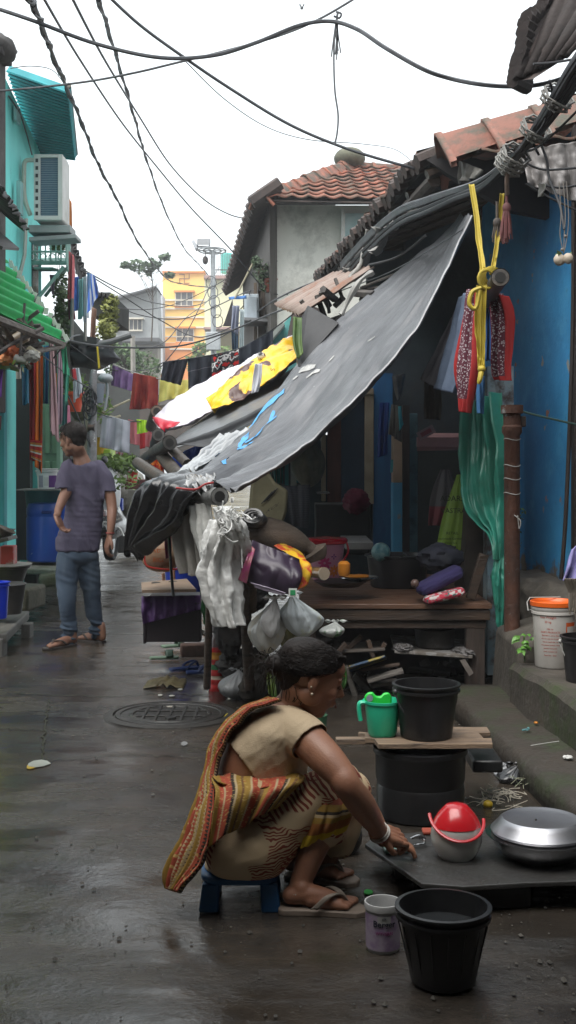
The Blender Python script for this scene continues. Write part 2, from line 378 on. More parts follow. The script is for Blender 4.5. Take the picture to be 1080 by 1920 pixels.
def ridge(p0,p1,n,r=.11,seed=0,L_=None):
    """angular ridge tiles running from p0 to p1, each with a raised collar"""
    m=MB(); p0=Vector(p0); p1=Vector(p1); d=(p1-p0)/n; t_=d.normalized(); s_=t_.cross(Vector((0,0,1))).normalized(); u_=s_.cross(t_)
    rnd=random.Random(seed)
    for i in range(n):
        c=p0+d*i+u_*rnd.uniform(-.01,.01); vs=[]
        secs=[(-.06,1.22,.0),(.06,1.22,0),(.1,1.0,0),(1.02,.92,0)]
        prof=[(-1,-.75),(-.72,-.35),(-.2,.28),(0,.36),(.2,.28),(.72,-.35),(1,-.75)]
        for (a,k,_) in secs:
            for (x,y) in prof: vs.append(c+d*a+s_*(x*r*k)+u_*(y*r*k))
        for (a,k,_) in secs:
            for (x,y) in prof: vs.append(c+d*a+s_*(x*r*k*.86)+u_*((y*r*k)-.022))
        n_=7; ns=len(secs); o_=n_*ns
        fs=[(s*n_+k,s*n_+k+1,(s+1)*n_+k+1,(s+1)*n_+k) for s in range(ns-1) for k in range(6)]
        fs+=[(o_+s*n_+k,o_+(s+1)*n_+k,o_+(s+1)*n_+k+1,o_+s*n_+k+1) for s in range(ns-1) for k in range(6)]
        fs+=[(k,o_+k,o_+k+1,k+1) for k in range(6)]+[((ns-1)*n_+k,(ns-1)*n_+k+1,o_+(ns-1)*n_+k+1,o_+(ns-1)*n_+k) for k in range(6)]
        m.add(vs,fs)
    return m
def corrug(p00,p10,p01,p11,waves,amp,nv=6,seed=0,ragged=0):
    """corrugated sheet; waves run along u, ribs along v"""
    a,b_,c,d=[Vector(p) for p in(p00,p10,p01,p11)]; nrm=(b_-a).cross(c-a).normalized()
    def fn(u,v):
        p=a.lerp(b_,u).lerp(c.lerp(d,u),v)+nrm*(amp*math.sin(u*waves*2*PI)+.01*N((u*5,v*3,seed)))
        if ragged and v>.99: p+=(c-a).normalized()*ragged*N((u*30,seed,0))
        return p
    return MB().grid(fn,waves*8,nv)
def slab(m,a,b_,c,d,th):
    a,b_,c,d=[Vector(p) for p in(a,b_,c,d)]; n=(b_-a).cross(d-a).normalized()*th
    m.add([a,b_,c,d,a+n,b_+n,c+n,d+n],[(0,1,2,3),(4,7,6,5),(0,4,5,1),(1,5,6,2),(2,6,7,3),(3,7,4,0)]); return m
def wallblock(m,X0,D0,D1,z0,z1,th=.2,side=-1):
    """wall along the lane whose street face is at X0"""
    a=[(sx(X0,D0),D0),(sx(X0,D1),D1),(sx(X0,D1)+side*th,D1),(sx(X0,D0)+side*th,D0)]
    return m.prism([(x,y,z0) for x,y in a],(0,0,z1-z0))

# ---------------- LEFT: turquoise house
M['turq']=mat('turquoise_paint',(.17,.72,.67),(.13,.6,.57),sc=1.6,rough=.7,bump=.25,bsc=25,dirt=(.07,.33,.32),dsc=3,dlo=.6,dhi=.75)
M['teal']=mat('teal_paint',(.03,.30,.33),(.025,.22,.25),sc=2,rough=.7,bump=.2,bsc=25)
th=thing('turquoise_house','two storey turquoise house with a teal soffit at the left of the lane','house',(sx(-1.58,8.5),8.5,0))
XL=-1.58
w=MB(); wallblock(w,XL,7.35,7.95,0,4.72); wallblock(w,XL,7.95,9.35,2.35,4.72); wallblock(w,XL,9.15,9.35,0,2.35)
w.build('wall',M['turq'],th,smooth=False)
w=MB(); wallblock(w,XL+.05,7.2,7.32,0,2.6,th=.24); w.build('pillar',M['teal'],th,smooth=False,bev=.01)
w=MB(); wallblock(w,XL-.35,7.9,9.2,0,2.4,th=.1); w.build('recess_wall',mat('recess_green',(.08,.2,.15),(.05,.13,.11),rough=.8),th,smooth=False)
# soffit / eave slab
a=P(13,131,7.6); b_=P(128,172,7.35); c=P(141,297,9.25); d=P(66,288,9.35)
w=MB(); slab(w,a,b_,c,d,.05); w.build('eave',M['teal'],th,smooth=False)
w=MB()
for k in range(26):
    u=k/25; p=a.lerp(d,u); q=b_.lerp(c,u); w.tube([p+Vector((0,0,-.012)),q+Vector((0,0,-.012))],.012,5)
w.build('soffit_batten',M['teal'],th,smooth=False)
w=MB()
p=b_+Vector((.01,-.02,.05)); q=c+Vector((.01,0,.05)); w.tube(spl([p,q],12),.022,6); w.build('eave_trim',mat('old_trim',(.22,.2,.17)),th)
# window dark slot in upper wall
def lwin(z0,z1,D0,D1,name='window'):
    w=MB(); wallblock(w,XL+.012,D0,D1,z0,z1,th=.02); return w.build(name,mat('dark_glass',(.02,.03,.035),(.03,.05,.05),rough=.25),th,smooth=False)
lwin(2.75,3.65,8.75,9.1)
# old black wall at far left edge of the frame
w=MB(); x=P(0,0,7.0).x; w.prism([(x-1.2,6.6,1.755),(x+.06,6.6,1.755),(x+.065,6.95,1.755),(x-1.2,6.95,1.755)],(0,0,2.865))
w.box(P(2,100,6.8)+Vector((-.1,0,0)),(.3,.25,.1)); w.ball(P(0,92,6.8),(.13,.15,.1),disp=lambda d:1+.2*N(d,3))
w.build('old_wall',mat('sooty_brick',(.075,.07,.068),(.035,.033,.033),sc=5,rough=.95,bump=1,bsc=22),bev=.01,tag_=('sooty dark wall stump beside the turquoise house','wall'))
w=MB(); x=P(3,900,6.4).x-.10; w.prism([(x-.8,6.35,0),(x+.012,6.35,0),(x+.015,6.6,0),(x-.8,6.6,0)],(0,0,1.75))
w.build('lime_pillar',mat('lime_paint',(.5,.58,.1),(.34,.4,.08),sc=3,rough=.8,bump=.3,dirt=(.1,.12,.04),dsc=5),bev=.01,tag_=('lime yellow painted wall end at the left edge','wall'))
# conduit and switch boxes on the wall
w=MB(); w.tube([P(36,650-130,8.0),P(46,478,8.0),P(49,410,8.0)],.018,6)
w.build('drain_pipe',mat('old_pvc',(.4,.42,.38)),th)
w=MB(); w.tube(spl([P(16,180,7.55),P(40,220,7.9),P(60,290,8.6)],14),.008,5); w.build('conduit',M['cable'],th)
w=MB(); w.box(P(33,372,7.8)+Vector((.02,0,0)),(.04,.08,.3)); w.box(P(28,215,7.8)+Vector((.02,0,0)),(.03,.12,.15)); w.build('switch_box',mat('box_teal',(.2,.4,.4)),th,smooth=False,bev=.005)
w=MB(); wallblock(w,XL+.02,7.6,7.72,2.75,2.95,th=.1); w.build('meter_box',M['white_plastic'],th,bev=.005)

# AC unit on its bracket
ac=thing('air_conditioner','white outdoor air conditioner unit with blue grey coil bracketed high on the turquoise wall','air conditioner',P(95,415,8.1))
D=8.1; cw=mat('ac_white',(.62,.62,.6),(.5,.5,.47),sc=5,rough=.5,dirt=(.3,.28,.24),dsc=4,dlo=.55,dhi=.8)
x0=P(64,0,D).x; x1=P(118,0,D).x; z0_=P(0,413,D).z; z1_=P(0,290,D).z
w=MB(); w.box(((x0+x1)/2+.0,D+.2,(z0_+z1_)/2),((x1-x0)-.01,.38,(z1_-z0_))); w.build('casing',cw,ac,bev=.015)
w=MB()
for fx0,fx1 in((x0,x0+.06),(x1-.045,x1)): w.box(((fx0+fx1)/2,D-.005,(z0_+z1_)/2),(fx1-fx0,.03,z1_-z0_))
w.box(((x0+x1)/2,D-.005,z1_-.015),(x1-x0-.01,.028,.03)); w.box(((x0+x1)/2,D-.005,z0_+.02),(x1-x0-.01,.028,.04)); w.build('frame',cw,ac,bev=.004)
w=MB(); w.box(((x0+x1)/2+.008,D+.012,(z0_+z1_)/2),(x1-x0-.1,.006,z1_-z0_-.05)); w.build('coil',mat('coil_blue',(.06,.13,.2),(.09,.17,.23),sc=20,rough=.5,metal=.3),ac,smooth=False)
w=MB()
for k in range(26):
    z=z0_+.05+(z1_-z0_-.09)*k/25; w.box(((x0+x1)/2+.008,D+.004,z),(x1-x0-.1,.008,.006))
w.build('fin',mat('fin_grey',(.22,.3,.36)),ac,smooth=False)
w=MB()
for k in range(8): w.box((x0+.03,D-.022,z0_+.06+(z1_-z0_-.12)*k/7),(.025,.006,.035))
w.build('vent',M['black_plastic'],ac,smooth=False)
w=MB(); w.tube(spl([P(64,300,D),P(48,302,D),P(45,320,D),P(46,370,D),P(58,405,D+.05)],24),.022,8); w.build('pipe',mat('pipe_wrap',(.52,.55,.48)),ac)
w=MB(); w.box(P(96,432,D+.1)+Vector((0,.1,0)),(.40,.3,.07)); w.box(P(97,444,D+.1)+Vector((.02,.12,-.02)),(.45,.3,.04),rot=(0,R(-4),0)); w.build('bracket',mat('bracket_grey',(.33,.35,.35)),ac,bev=.005)
# second casing behind
w=MB(); w.box(P(122,352,D+.34),(.07,.3,.52)); w.build('fan_cover',cw,ac,bev=.02)

# balcony
bal=thing('balcony','small pale green wrought iron balcony hanging under the air conditioner','balcony',P(95,505,8.8))
gm=mat('pale_green_paint',(.25,.42,.36),(.16,.3,.26),sc=8,rough=.6)
D=8.75; 
w=MB(); slab(w,P(56,497,D),P(124,497,D),P(130,490,D+.9),P(78,490,D+.9),.04); w.build('deck',gm,bal,smooth=False)
w=MB()
for yy,dd in((448,D),(472,D),(493,D)): w.tube([P(56,yy,dd),P(124,yy,dd)],.012,5)
for k in range(8): x=56+68*k/7; w.tube([P(x,448,D),P(x,494,D)],.009,5)
for k in range(8):
    u=k/7; a=P(124,448,D).lerp(P(131,452,D+.9),u); w.tube([a,Vector((a.x,a.y,P(0,494,D).z))],.009,5)
w.tube([P(124,448,D),P(131,455,D+.9)],.012,5)
for k in range(4):
    c=P(64+17*k,482,D-.01); w.tube([c+Vector((.035*math.cos(a_*.6),0,.035*math.sin(a_*.6))) for a_ in range(9)],.006,4)
w.build('railing',gm,bal)
w=MB(); w.tube([P(120,500,D),P(70,560,D)],.02,5); w.tube([P(128,500,D+.6),P(84,556,D+.6)],.02,5)
for k in range(5): w.tube([P(64+k*3,503+k*1,D+.1*k),P(100+k*3,503+k*1,D+.1*k)],.012,4)
w.build('strut',gm,bal)

# dark corrugated awning at upper left + green awning
w=corrug(P(-60,330,5.6),P(0,352,5.9),P(-40,420,5.6),P(50,432,6.5),9,.018)
w=corrug(P(-70,300,5.2),P(-70,330,6.8),P(2,352,5.2),P(50,432,6.8),12,.022,ragged=.06)
w.build('tin_awning',mat('sooty_tin',(.02,.02,.024),(.045,.04,.04),sc=6,rough=.55),solid=.006,tag_=('black sooty corrugated awning with jagged edge left of the air conditioner','awning'),autosm=False)
w=MB(); slab(w,P(-30,455,5.6),P(4,468,5.6),P(35,470,6.6),P(0,440,6.6),.02); w.build('tin_sheet',mat('sooty_tin',(0,0,0)),smooth=False,tag_=('small dark roofing sheet under the black awning','sheet'))
gr=mat('green_fibreglass',(.0,.36,.09),(.0,.27,.07),sc=4,rough=.6,spec=.2)
aw=thing('green_awning','bright green corrugated plastic awning sloping over the left doorways','awning',P(60,600,6.4))
w=corrug(P(-90,430,5.6),P(-60,560,5.2),P(8,488,7.7),P(123,641,7.4),7,.028,nv=30)
w.build('sheet',gr,aw,solid=.005,autosm=False)
w=MB()
for k in range(12):
    u=.35+.62*k/11; p=P(-60,470,5.7).lerp(P(20,470,7.9),u); q=P(-30,560,5.2).lerp(P(123,640,7.4),u)
w=MB(); w.tube([P(-40,585,5.25),P(118,646,7.35)],.03,6); w.tube([P(60,660,6.5),P(118,650,7.3)],.02,6); w.build('batten',M['dark_wood'],aw)
w=MB()
rnd=random.Random(4)
for k in range(16):
    u=.25+.74*k/15; q=P(14,490,7.65).lerp(P(124,638,7.4),(k)/15)
    w.box(q+Vector((0,0,.02)),(.035,.02,.05+.02*rnd.random()),rot=(0,R(rnd.uniform(-30,30)),0))
w.build('ridge_clips',mat('clip_white',(.5,.52,.48)),aw,smooth=False)

w=MB(); rnd=random.Random(77)
for k in range(1500):
    D=2.0+12*rnd.random()**1.6; x=rnd.uniform(-1.7,1.2)-.1*D*(D>5); 
    if rnd.random()<.5: x=rnd.choice((rnd.gauss(.95-.08*D,.1),rnd.gauss(-1.5-.1*D,.2),rnd.gauss(-.2,.5)))
    s=rnd.choice((.003,.004,.004,.006,.009)); q=Vector((x,D,gz(x,D)+.003+s*.3)); a=rnd.uniform(0,3)
    c,s2=math.cos(a)*s,math.sin(a)*s
    w.add([q+Vector((c,s2,0)),q+Vector((-s2,c,0)),q+Vector((-c,-s2,0)),q+Vector((s2,-c,0)),q+Vector((0,0,s*.7))],[(0,1,4),(1,2,4),(2,3,4),(3,0,4),(3,2,1,0)])
o=w.build('grit',mat('grit',(.10,.09,.075),(.03,.028,.025),sc=3,rough=.8),smooth=False,loc=(0,0,0)); tag(o,'grit and crumbs of dirt scattered over the wet lane','grit',kind='stuff')
# ================================================================ BACKGROUND BUILDINGS
def fbox(m,px0,px1,py0,py1,D,depth):
    a=P(px0,py1,D); c=P(px1,py0,D); return m.box(((a.x+c.x)/2,D+depth/2,(a.z+c.z)/2),(abs(c.x-a.x),depth,abs(c.z-a.z)))
def barwin(root,px0,px1,py0,py1,D,nb,frame,glass,bars):
    w=MB(); fbox(w,px0,px1,py0,py1,D-.03,.06); g_=w.build('window',glass,root,smooth=False)
    w=MB(); e=(px1-px0)*.05; 
    fbox(w,px0-e,px1+e,py1,py1+e*1.4,D-.18,.2); fbox(w,px0-e*2,px1+e*2,py0-e*2.2,py0-e*.4,D-.4,.42); w.build('sill',frame,g_,smooth=False)
    w=MB()
    for k in range(nb+1): x=px0+(px1-px0)*k/nb; fbox(w,x-e*.45,x+e*.45,py0,py1,D-.09,.05)
    fbox(w,px0,px1,py0,py0+e*.8,D-.085,.05); fbox(w,px0,px1,py1-e*.8,py1,D-.085,.05); w.build('frame',bars,g_,smooth=False)
D=60
yel=mat('yellow_paint',(.95,.60,.17),(.88,.54,.14),sc=.3,rough=.8); orr=mat('orange_paint',(.8,.28,.06),(.72,.25,.05),sc=.3,rough=.8)
ywh=mat('white_trim',(.75,.7,.6),(.65,.6,.5),sc=2)
yb=thing('yellow_building','tall yellow and orange building with barred windows at the far end of the lane','building',(P(340,0,D).x,D,0))
w=MB(); fbox(w,305,383,511,643,D,9); w.build('wall',yel,yb,smooth=False)
w=MB(); fbox(w,294,384,643,880,D-.3,9.4); w.build('lower_wall',orr,yb,smooth=False)
w=MB(); fbox(w,319,361,655,760,D-.75,.5); w.build('porch',orr,yb,smooth=False)
w=MB(); fbox(w,304,384,508,511,D-.2,9.4); w.build('parapet_coping',orr,yb,smooth=False)
w=MB()
for y0,y1 in((561,564),(577,580),(593,596),(612,615),(630,632),(642,644.5)): fbox(w,305,383,y0,y1,D-.08,.1)
fbox(w,318,362,653,655.5,D-.85,.6)
w.build('band',ywh,yb,smooth=False)
gl=mat('far_glass',(.09,.09,.1),(.14,.14,.15),sc=1,rough=.4)
for (a,b_) in((547.5,574),(615.5,641)):
    barwin(yb,329 if a<600 else 331,361 if a<600 else 363,a,b_,D,3,orr,gl,ywh)
w=MB(); bm_=mat('brown_paint',(.3,.12,.05))
def seg(x0,y0,x1,y1): 
    X0,Y0,X1,Y1=[290+x0/6,490+y0/6,290+x1/6,490+y1/6]; fbox(w,min(X0,X1)-.55,max(X0,X1)+.55,min(Y0,Y1)-.55,max(Y0,Y1)+.55,D-.05,.06)
seg(277,147,333,147); seg(333,147,333,245); seg(333,245,388,245); seg(388,142,388,192); seg(280,194,388,194); seg(280,194,280,250)
w.build('wall_emblem',bm_,yb,smooth=False)
w=MB()
for a,b_ in((299,700),(302,640)): pass
w=MB(); fbox(w,295,305,553,700,D-1.5,1.2); w.build('side_shaft',mat('pale_grey',(.5,.52,.55),(.4,.42,.45),sc=.5),yb,smooth=False)
# grey building
D=42; gb=thing('grey_building','unpainted grey cement building with a sloping roof behind the trees','building',(P(255,0,D).x,D,0))
gc=mat('grey_cement',(.4,.41,.41),(.3,.31,.31),sc=.25,rough=.9,bump=.2,bsc=3,dirt=(.17,.17,.17),dsc=.3,dlo=.5,dhi=.7)
w=MB(); w.prism([P(212,556,D),P(294,537,D),P(298,640,D),P(212,633,D)],(0,1.2,0)); w.build('wall',gc,gb,smooth=False)
w=MB(); fbox(w,208,296,638,880,D+.4,1); w.build('lower_wall',mat('grey_tan',(.3,.26,.2),(.22,.2,.17),sc=.5),gb,smooth=False)
w=MB(); w.prism([P(206,561,D-.6),P(290,536,D-.6),P(293,538,D-.6),P(206,564,D-.6)],(0,2,0)); fbox(w,208,298,633,640,D-.8,2); w.build('roof_slab',mat('dark_cement',(.12,.12,.125),(.08,.08,.085),sc=1),gb,smooth=False)
barwin(gb,242,266,598,619,D,3,ywh,gl,ywh); barwin(gb,214,223,600,619,D,1,ywh,gl,ywh)
# cream building + teal tank
D=48; cb_=thing('cream_building','pale cream building behind the floodlight pole with a stained lower storey','building',(P(420,0,D).x,D,0))
cr=mat('cream_paint',(.74,.72,.5),(.62,.6,.4),sc=.3,rough=.85,dirt=(.4,.36,.22),dsc=.5,dlo=.55,dhi=.75)
w=MB(); fbox(w,383.5,470,522,616,D,8); w.build('wall',cr,cb_,smooth=False)
w=MB(); fbox(w,385,470,617,880,D+.5,7); w.build('lower_wall',mat('ochre_stained',(.42,.34,.15),(.25,.2,.1),sc=.5,rough=.9),cb_,smooth=False)
w=MB(); fbox(w,382,470,516,522,D-.3,.6); fbox(w,382,470,613,617,D-.6,1); w.build('ledge',mat('ledge_pink',(.4,.25,.22)),cb_,smooth=False)
w=MB(); fbox(w,384,397,622,700,D-.3,1); w.build('buttress',cr,cb_,smooth=False)
w=MB()
for k in range(9): x=403+k*3.4; fbox(w,x,x+.7,470+4*(k%3),516,D+.4,.1)
fbox(w,400,433,505,506.5,D+.4,.1); w.build('rooftop_grille',M['dark_metal'],cb_,smooth=False)
w=MB(); c=P(426,512,D+1.5); w.lathe([(.36,0),(.36,1.05),(.3,1.12),(0,1.15)],c,20); w.build('water_tank',mat('tank_teal',(.08,.45,.4)),tag_=('teal cylindrical water tank on the cream building roof','water tank'))
# green foliage helper
def leaves(m,c,r,n,size,seed,flat=.5,rr=None):
    rnd=random.Random(seed); c=Vector(c); r=Vector(r)
    for _ in range(n):
        while True:
            d=Vector((rnd.uniform(-1,1),rnd.uniform(-1,1),rnd.uniform(-1,1)))
            if d.length<=1: break
        k=.45+.55*rnd.random(); p=c+Vector((d.x*r.x,d.y*r.y,d.z*r.z))
        if N(p,2.2/max(r),seed)<-.22: continue
        a=Vector((rnd.uniform(-1,1),rnd.uniform(-1,1),rnd.uniform(-.6,.6))).normalized(); b_=a.orthogonal().normalized(); b_=(b_+a.cross(b_)*rnd.uniform(-1,1)).normalized()
        s=size*rnd.uniform(.6,1.3)
        m.add([p-a*s,p-b_*s*.42+a*.1*s,p+a*s,p+b_*s*.42+a*.1*s],[(0,1,2,3)])
    return m
def tree(label,base,top,crowns,size,n,seed,lm,group=None,name='tree',tk=1):
    t=thing(name,label,'tree',base,group); base=Vector(base); top=Vector(top); rnd=random.Random(seed)
    w=MB(); h=(top-base).length; w.tube(spl([base,base.lerp(top,.5)+Vector((.02*h,0,0)),top],10),[h*.035*tk*(1-.07*i) for i in range(10)],8)
    for (c,r) in crowns:
        for k in range(4):
            s=base.lerp(top,rnd.uniform(.5,1)); e=Vector(c)+Vector((rnd.uniform(-.6,.6)*r[0],rnd.uniform(-.6,.6)*r[1],rnd.uniform(-.5,.7)*r[2]))
            w.tube(spl([s,s.lerp(e,.5)+Vector((0,0,.03*h)),e],7),[h*.012*tk*(1-.12*i) for i in range(7)],5)
    w.build('trunk',M['bark'],t)
    w=MB()
    for i,(c,r) in enumerate(crowns): leaves(w,c,r,n,size,seed+i)
    w.build('crown',lm,t,smooth=False); return t
tree('bushy green tree in front of the grey building',P(250,880,24),P(248,690,24),[(P(225,700,24),(.5,.7,.55)),(P(262,690,24),(.6,.7,.6)),(P(240,665,24),(.45,.5,.3)),(P(205,660,23),(.3,.4,.35))],.07,900,3,M['leaf'])
tree('small green shrub against the yellow building',P(372,880,40),P(372,690,40),[(P(368,680,40),(.6,.6,.5)),(P(375,655,40),(.4,.5,.35))],.1,420,8,M['leaf_light'])
tree('small shrub rooted on the cream building ledge',P(420,720,40),P(420,668,40),[(P(420,662,40),(.5,.5,.35))],.09,260,9,M['leaf_light'])
tree('slender leafy tree top rising above the grey building roof',P(284,640,30),P(284,500,30),[(P(272,505,30),(.32,.4,.28)),(P(256,498,30),(.28,.3,.22)),(P(236,497,30),(.2,.2,.12)),(P(286,495,30),(.3,.3,.2)),(P(310,482,30),(.22,.2,.1)),(P(318,516,30),(.18,.2,.1))],.1,170,5,M['leaf_dusty'],tk=.3)
# floodlight pole
D=26; fp=thing('floodlight_mast','grey lamp mast with a round ring platform and floodlight','lamp post',(P(402,0,D).x,D,0))
gp=mat('galvanised',(.4,.42,.43),(.28,.3,.31),sc=6,rough=.5,metal=.3)
w=MB(); w.tube([P(402,862,D),P(400,600,D),P(399,470,D)],[.1,.085,.07],10); w.build('pole',gp,fp)
w=MB()
for rr in(.42,.28): w.tube([P(398,470,D)+Vector((rr*math.cos(k*PI/12),rr*math.sin(k*PI/12),0)) for k in range(25)],.022,5)
for k in range(6): a=k*PI/3; w.tube([P(398,470,D),P(398,470,D)+Vector((.42*math.cos(a),.42*math.sin(a),0))],.018,4)
w.build('ring',gp,fp)
w=MB(); w.box(P(382,456,D-.1),(.4,.12,.26),rot=(R(-25),0,0)); fl=w.build('floodlight',mat('lamp_body',(.12,.13,.14),rough=.4),fp,bev=.02)
w=MB(); w.box(P(382,457,D-.17),(.33,.02,.19),rot=(R(-25),0,0)); w.build('glass',mat('lamp_glass',(.35,.37,.4),rough=.15),fl,smooth=False)
w=MB(); w.box(P(366,460,D),(.1,.3,.3),rot=(0,R(-25),0)); w.build('floodlight',mat('lamp_body2',(.5,.52,.55),rough=.4),fp,bev=.02)
w=MB(); w.box(P(400,640,D-.15),(.42,.2,.55)); w.build('junction_box',gp,fp,bev=.02)
w=MB(); w.ball(P(385,488,D),(.09,.09,.13)); w.tube([P(385,480,D),P(386,470,D)],.012,4); w.build('hanging_lamp',M['dark_metal'],fp)
w=MB()
for k in range(5):
    c=P(396+k*3,530+k*18,D-.15); w.tube([c+Vector((.16*math.cos(a_*.7+k),0,.2*math.sin(a_*.7+k))) for a_ in range(10)],.012,4)
w.build('cable_loop',M['cable'],fp)
# grey rendered house with red hip roof
gh=thing('grey_rendered_house','grey rendered upper storey house under a red clay tile hip roof','house',(P(620,0,11).x,11,0))
ren=mat('grey_render',(.76,.74,.68),(.58,.56,.5),sc=1.1,rough=.9,bump=.3,bsc=14,dirt=(.2,.19,.17),dsc=1.3,dlo=.5,dhi=.72,lo=.3,hi=.7)
D=11
w=MB(); w.prism([P(519,385,D),P(745,385,D),P(745,720,D),P(519,720,D)],(-.65,5.5,0)); w.build('wall',ren,gh,smooth=False)
w=MB(); x0=P(492,0,10.9).x
w.prism([P(505,375,10.8)+Vector((0,0,0)),P(519.5,375,10.97),P(519.5,640,10.97),P(508,640,10.8)],(-.6,5,0)); w.build('side_wall',mat('old_wood_wall',(.09,.08,.07),(.04,.035,.03),sc=3,st=(8,8,1)),gh,smooth=False)
# hip roof: front slope from eave (y~372) to ridge (655,310)
eL=P(487,372,10.5); eR=P(800,378,10.5); top=P(655,312,13.0)
def hipclip(u,v): return u*24*.22 > v*7*.30*.9-.0
U=(eR-eL).normalized(); V=Vector((0,(13.0-10.5),top.z-eL.z)).normalized(); Lv=Vector((0,13-10.5,top.z-eL.z)).length
xt=top.x-eL.x; nv=int(Lv/.30)+1; nu=int((eR-eL).length/.2)
def hc(u,v): return (u*nu*.2)>=(v*nv*.30/Lv)*xt-.05
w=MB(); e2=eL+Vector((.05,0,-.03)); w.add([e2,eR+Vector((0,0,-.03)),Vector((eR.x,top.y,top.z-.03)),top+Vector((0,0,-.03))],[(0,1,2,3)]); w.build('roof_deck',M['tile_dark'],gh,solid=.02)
tiles(eL,U,V,nu,nv,.2,.30,3,hc).build('roof',M['tile_red'],gh,autosm=False)
ridge(eL+Vector((.0,0,.03)),top+Vector((0,0,.06)),9,.15,2).build('ridge_tiles',M['tile_red'],gh,autosm=False)
ridge(top+Vector((0,0,.04)),top+Vector((2.2,.3,.0)),6,.13,4).build('ridge_tiles',M['tile_red'],gh,autosm=False)
w=MB(); w.ball(top+Vector((0,-.05,.10)),(.24,.22,.16)); w.build('finial',mat('mossy_finial',(.13,.13,.09),(.07,.07,.05),sc=8,rough=.9,bump=.6),gh)
# left slope: eave recedes along the lane
eF=P(424,548,16.5); 
w=MB()
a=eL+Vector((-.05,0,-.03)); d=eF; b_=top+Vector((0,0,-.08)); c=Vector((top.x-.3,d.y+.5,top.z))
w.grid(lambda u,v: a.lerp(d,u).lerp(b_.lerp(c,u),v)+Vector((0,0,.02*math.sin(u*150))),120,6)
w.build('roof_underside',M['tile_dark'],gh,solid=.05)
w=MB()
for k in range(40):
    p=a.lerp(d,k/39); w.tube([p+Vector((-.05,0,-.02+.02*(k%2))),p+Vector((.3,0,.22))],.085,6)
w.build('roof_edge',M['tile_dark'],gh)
w=MB(); slab(w,P(487,378,10.55),P(770,384,10.55),P(770,384,11),P(500,384,11),.04); w.build('eave_board',mat('eave_dark',(.05,.04,.035)),gh,smooth=False)
w=MB(); fbox(w,646,690,400,450,10.93,.05); wn=w.build('window',mat('pale_teal_cloth',(.45,.55,.55),(.3,.45,.45),sc=6),gh,smooth=False)
w=MB(); fbox(w,640,647,392,455,10.9,.08); w.build('frame',M['white_plastic'],wn,smooth=False)
# side of the house over the lane: boards, meter cabinet, cloths, plants
D=11.5
w=MB()
for i,(x0,x1,y0,y1,cc) in enumerate(((476,482,530,640,0),(484,496,500,640,1),(497,505,560,640,0),(507,519,520,640,1))): fbox(w,x0,x1,y0,y1,D+.1*i,.12)
w.build('timber_post',mat('old_timber',(.17,.12,.08),(.08,.06,.045),sc=3,st=(6,6,1)),gh,smooth=False)
w=MB(); fbox(w,458,485,551,602,D-.2,.35); fc=w.build('metal_cabinet',mat('cab_white',(.5,.56,.6),(.4,.46,.5),sc=4),gh,bev=.01)
w=MB(); fbox(w,462,482,556,598,D-.22,.02); w.build('door',mat('cab_white2',(.44,.5,.55)),fc,smooth=False,bev=.006)
w=MB(); slab(w,P(450,600,D-.3),P(504,603,D-.3),P(508,612,D),P(454,612,D),.04); w.build('shelf',mat('shelf_grey',(.2,.2,.21)),gh,smooth=False)
w=MB(); w.add([P(418,612,D+2),P(436,560,D+2),P(440,612,D+2),P(418,612,D+4),P(436,560,D+4),P(440,612,D+4)],[(0,1,2),(3,5,4),(0,3,4,1),(1,4,5,2),(0,2,5,3)]); w.build('dark_awning',mat('sooty_tin',(0,0,0)),gh,smooth=False)
cloth('blue_banner',cmat('blue_cloth',(.1,.25,.6)),[P(428,557,11),P(430,562,11)],[P(462,554,11),P(462,560,11)],2,.01,nu=12,nv=3,tag_=('small blue strip of cloth stretched over the grey house balcony','cloth'))
cloth('hanging_cloth',cmat('grey_blue_cloth',(.25,.27,.36)),[P(436,573,11.0),P(433,620,11.0)],[P(449,573,11.0),P(446,630,11.0)],2,.04,2,nu=14,nv=14,tag_=('grey blue shirt hanging left of the white cabinet','cloth'))
cloth('hanging_cloth',cmat('pale_cloth',(.6,.68,.7)),[P(450,580,11.1),P(449,660,11.1)],[P(458,580,11.1),P(457,660,11.1)],2,.03,3,nu=10,nv=14,tag_=('long pale cloth hanging below the white cabinet','cloth'))
cloth('hanging_cloth',cmat('navy_cloth',(.02,.05,.09)),[P(434,620,11.2),P(436,662,11.2)],[P(447,618,11.2),P(447,662,11.2)],2,.03,4,nu=10,nv=12,tag_=('navy cloth hanging under the grey blue shirt','cloth'))
tree('small potted plant growth on the corner of the grey house',P(490,560,11),P(490,520,11),[(P(488,508,11),(.12,.12,.16)),(P(498,530,11),(.1,.12,.14)),(P(480,492,11),(.06,.1,.08))],.03,260,12,M['leaf_dusty'],name='plant')
w=MB(); c=P(507,545,11); w.lathe([(.06,-.02),(.09,.14),(.1,.15),(.085,.15),(.05,.0)],c,16); w.build('flower_pot',mat('terracotta_pink',(.4,.12,.08)),tag_=('small terracotta pot on the corner of the grey house','flower pot'))
w=MB(); w.tube([P(440,560,11),P(476,490,11)],.012,6); w.build('bamboo_rod',mat('pale_bamboo',(.4,.36,.25)),tag_=('pale bamboo rod sticking up beside the grey house','rod'))
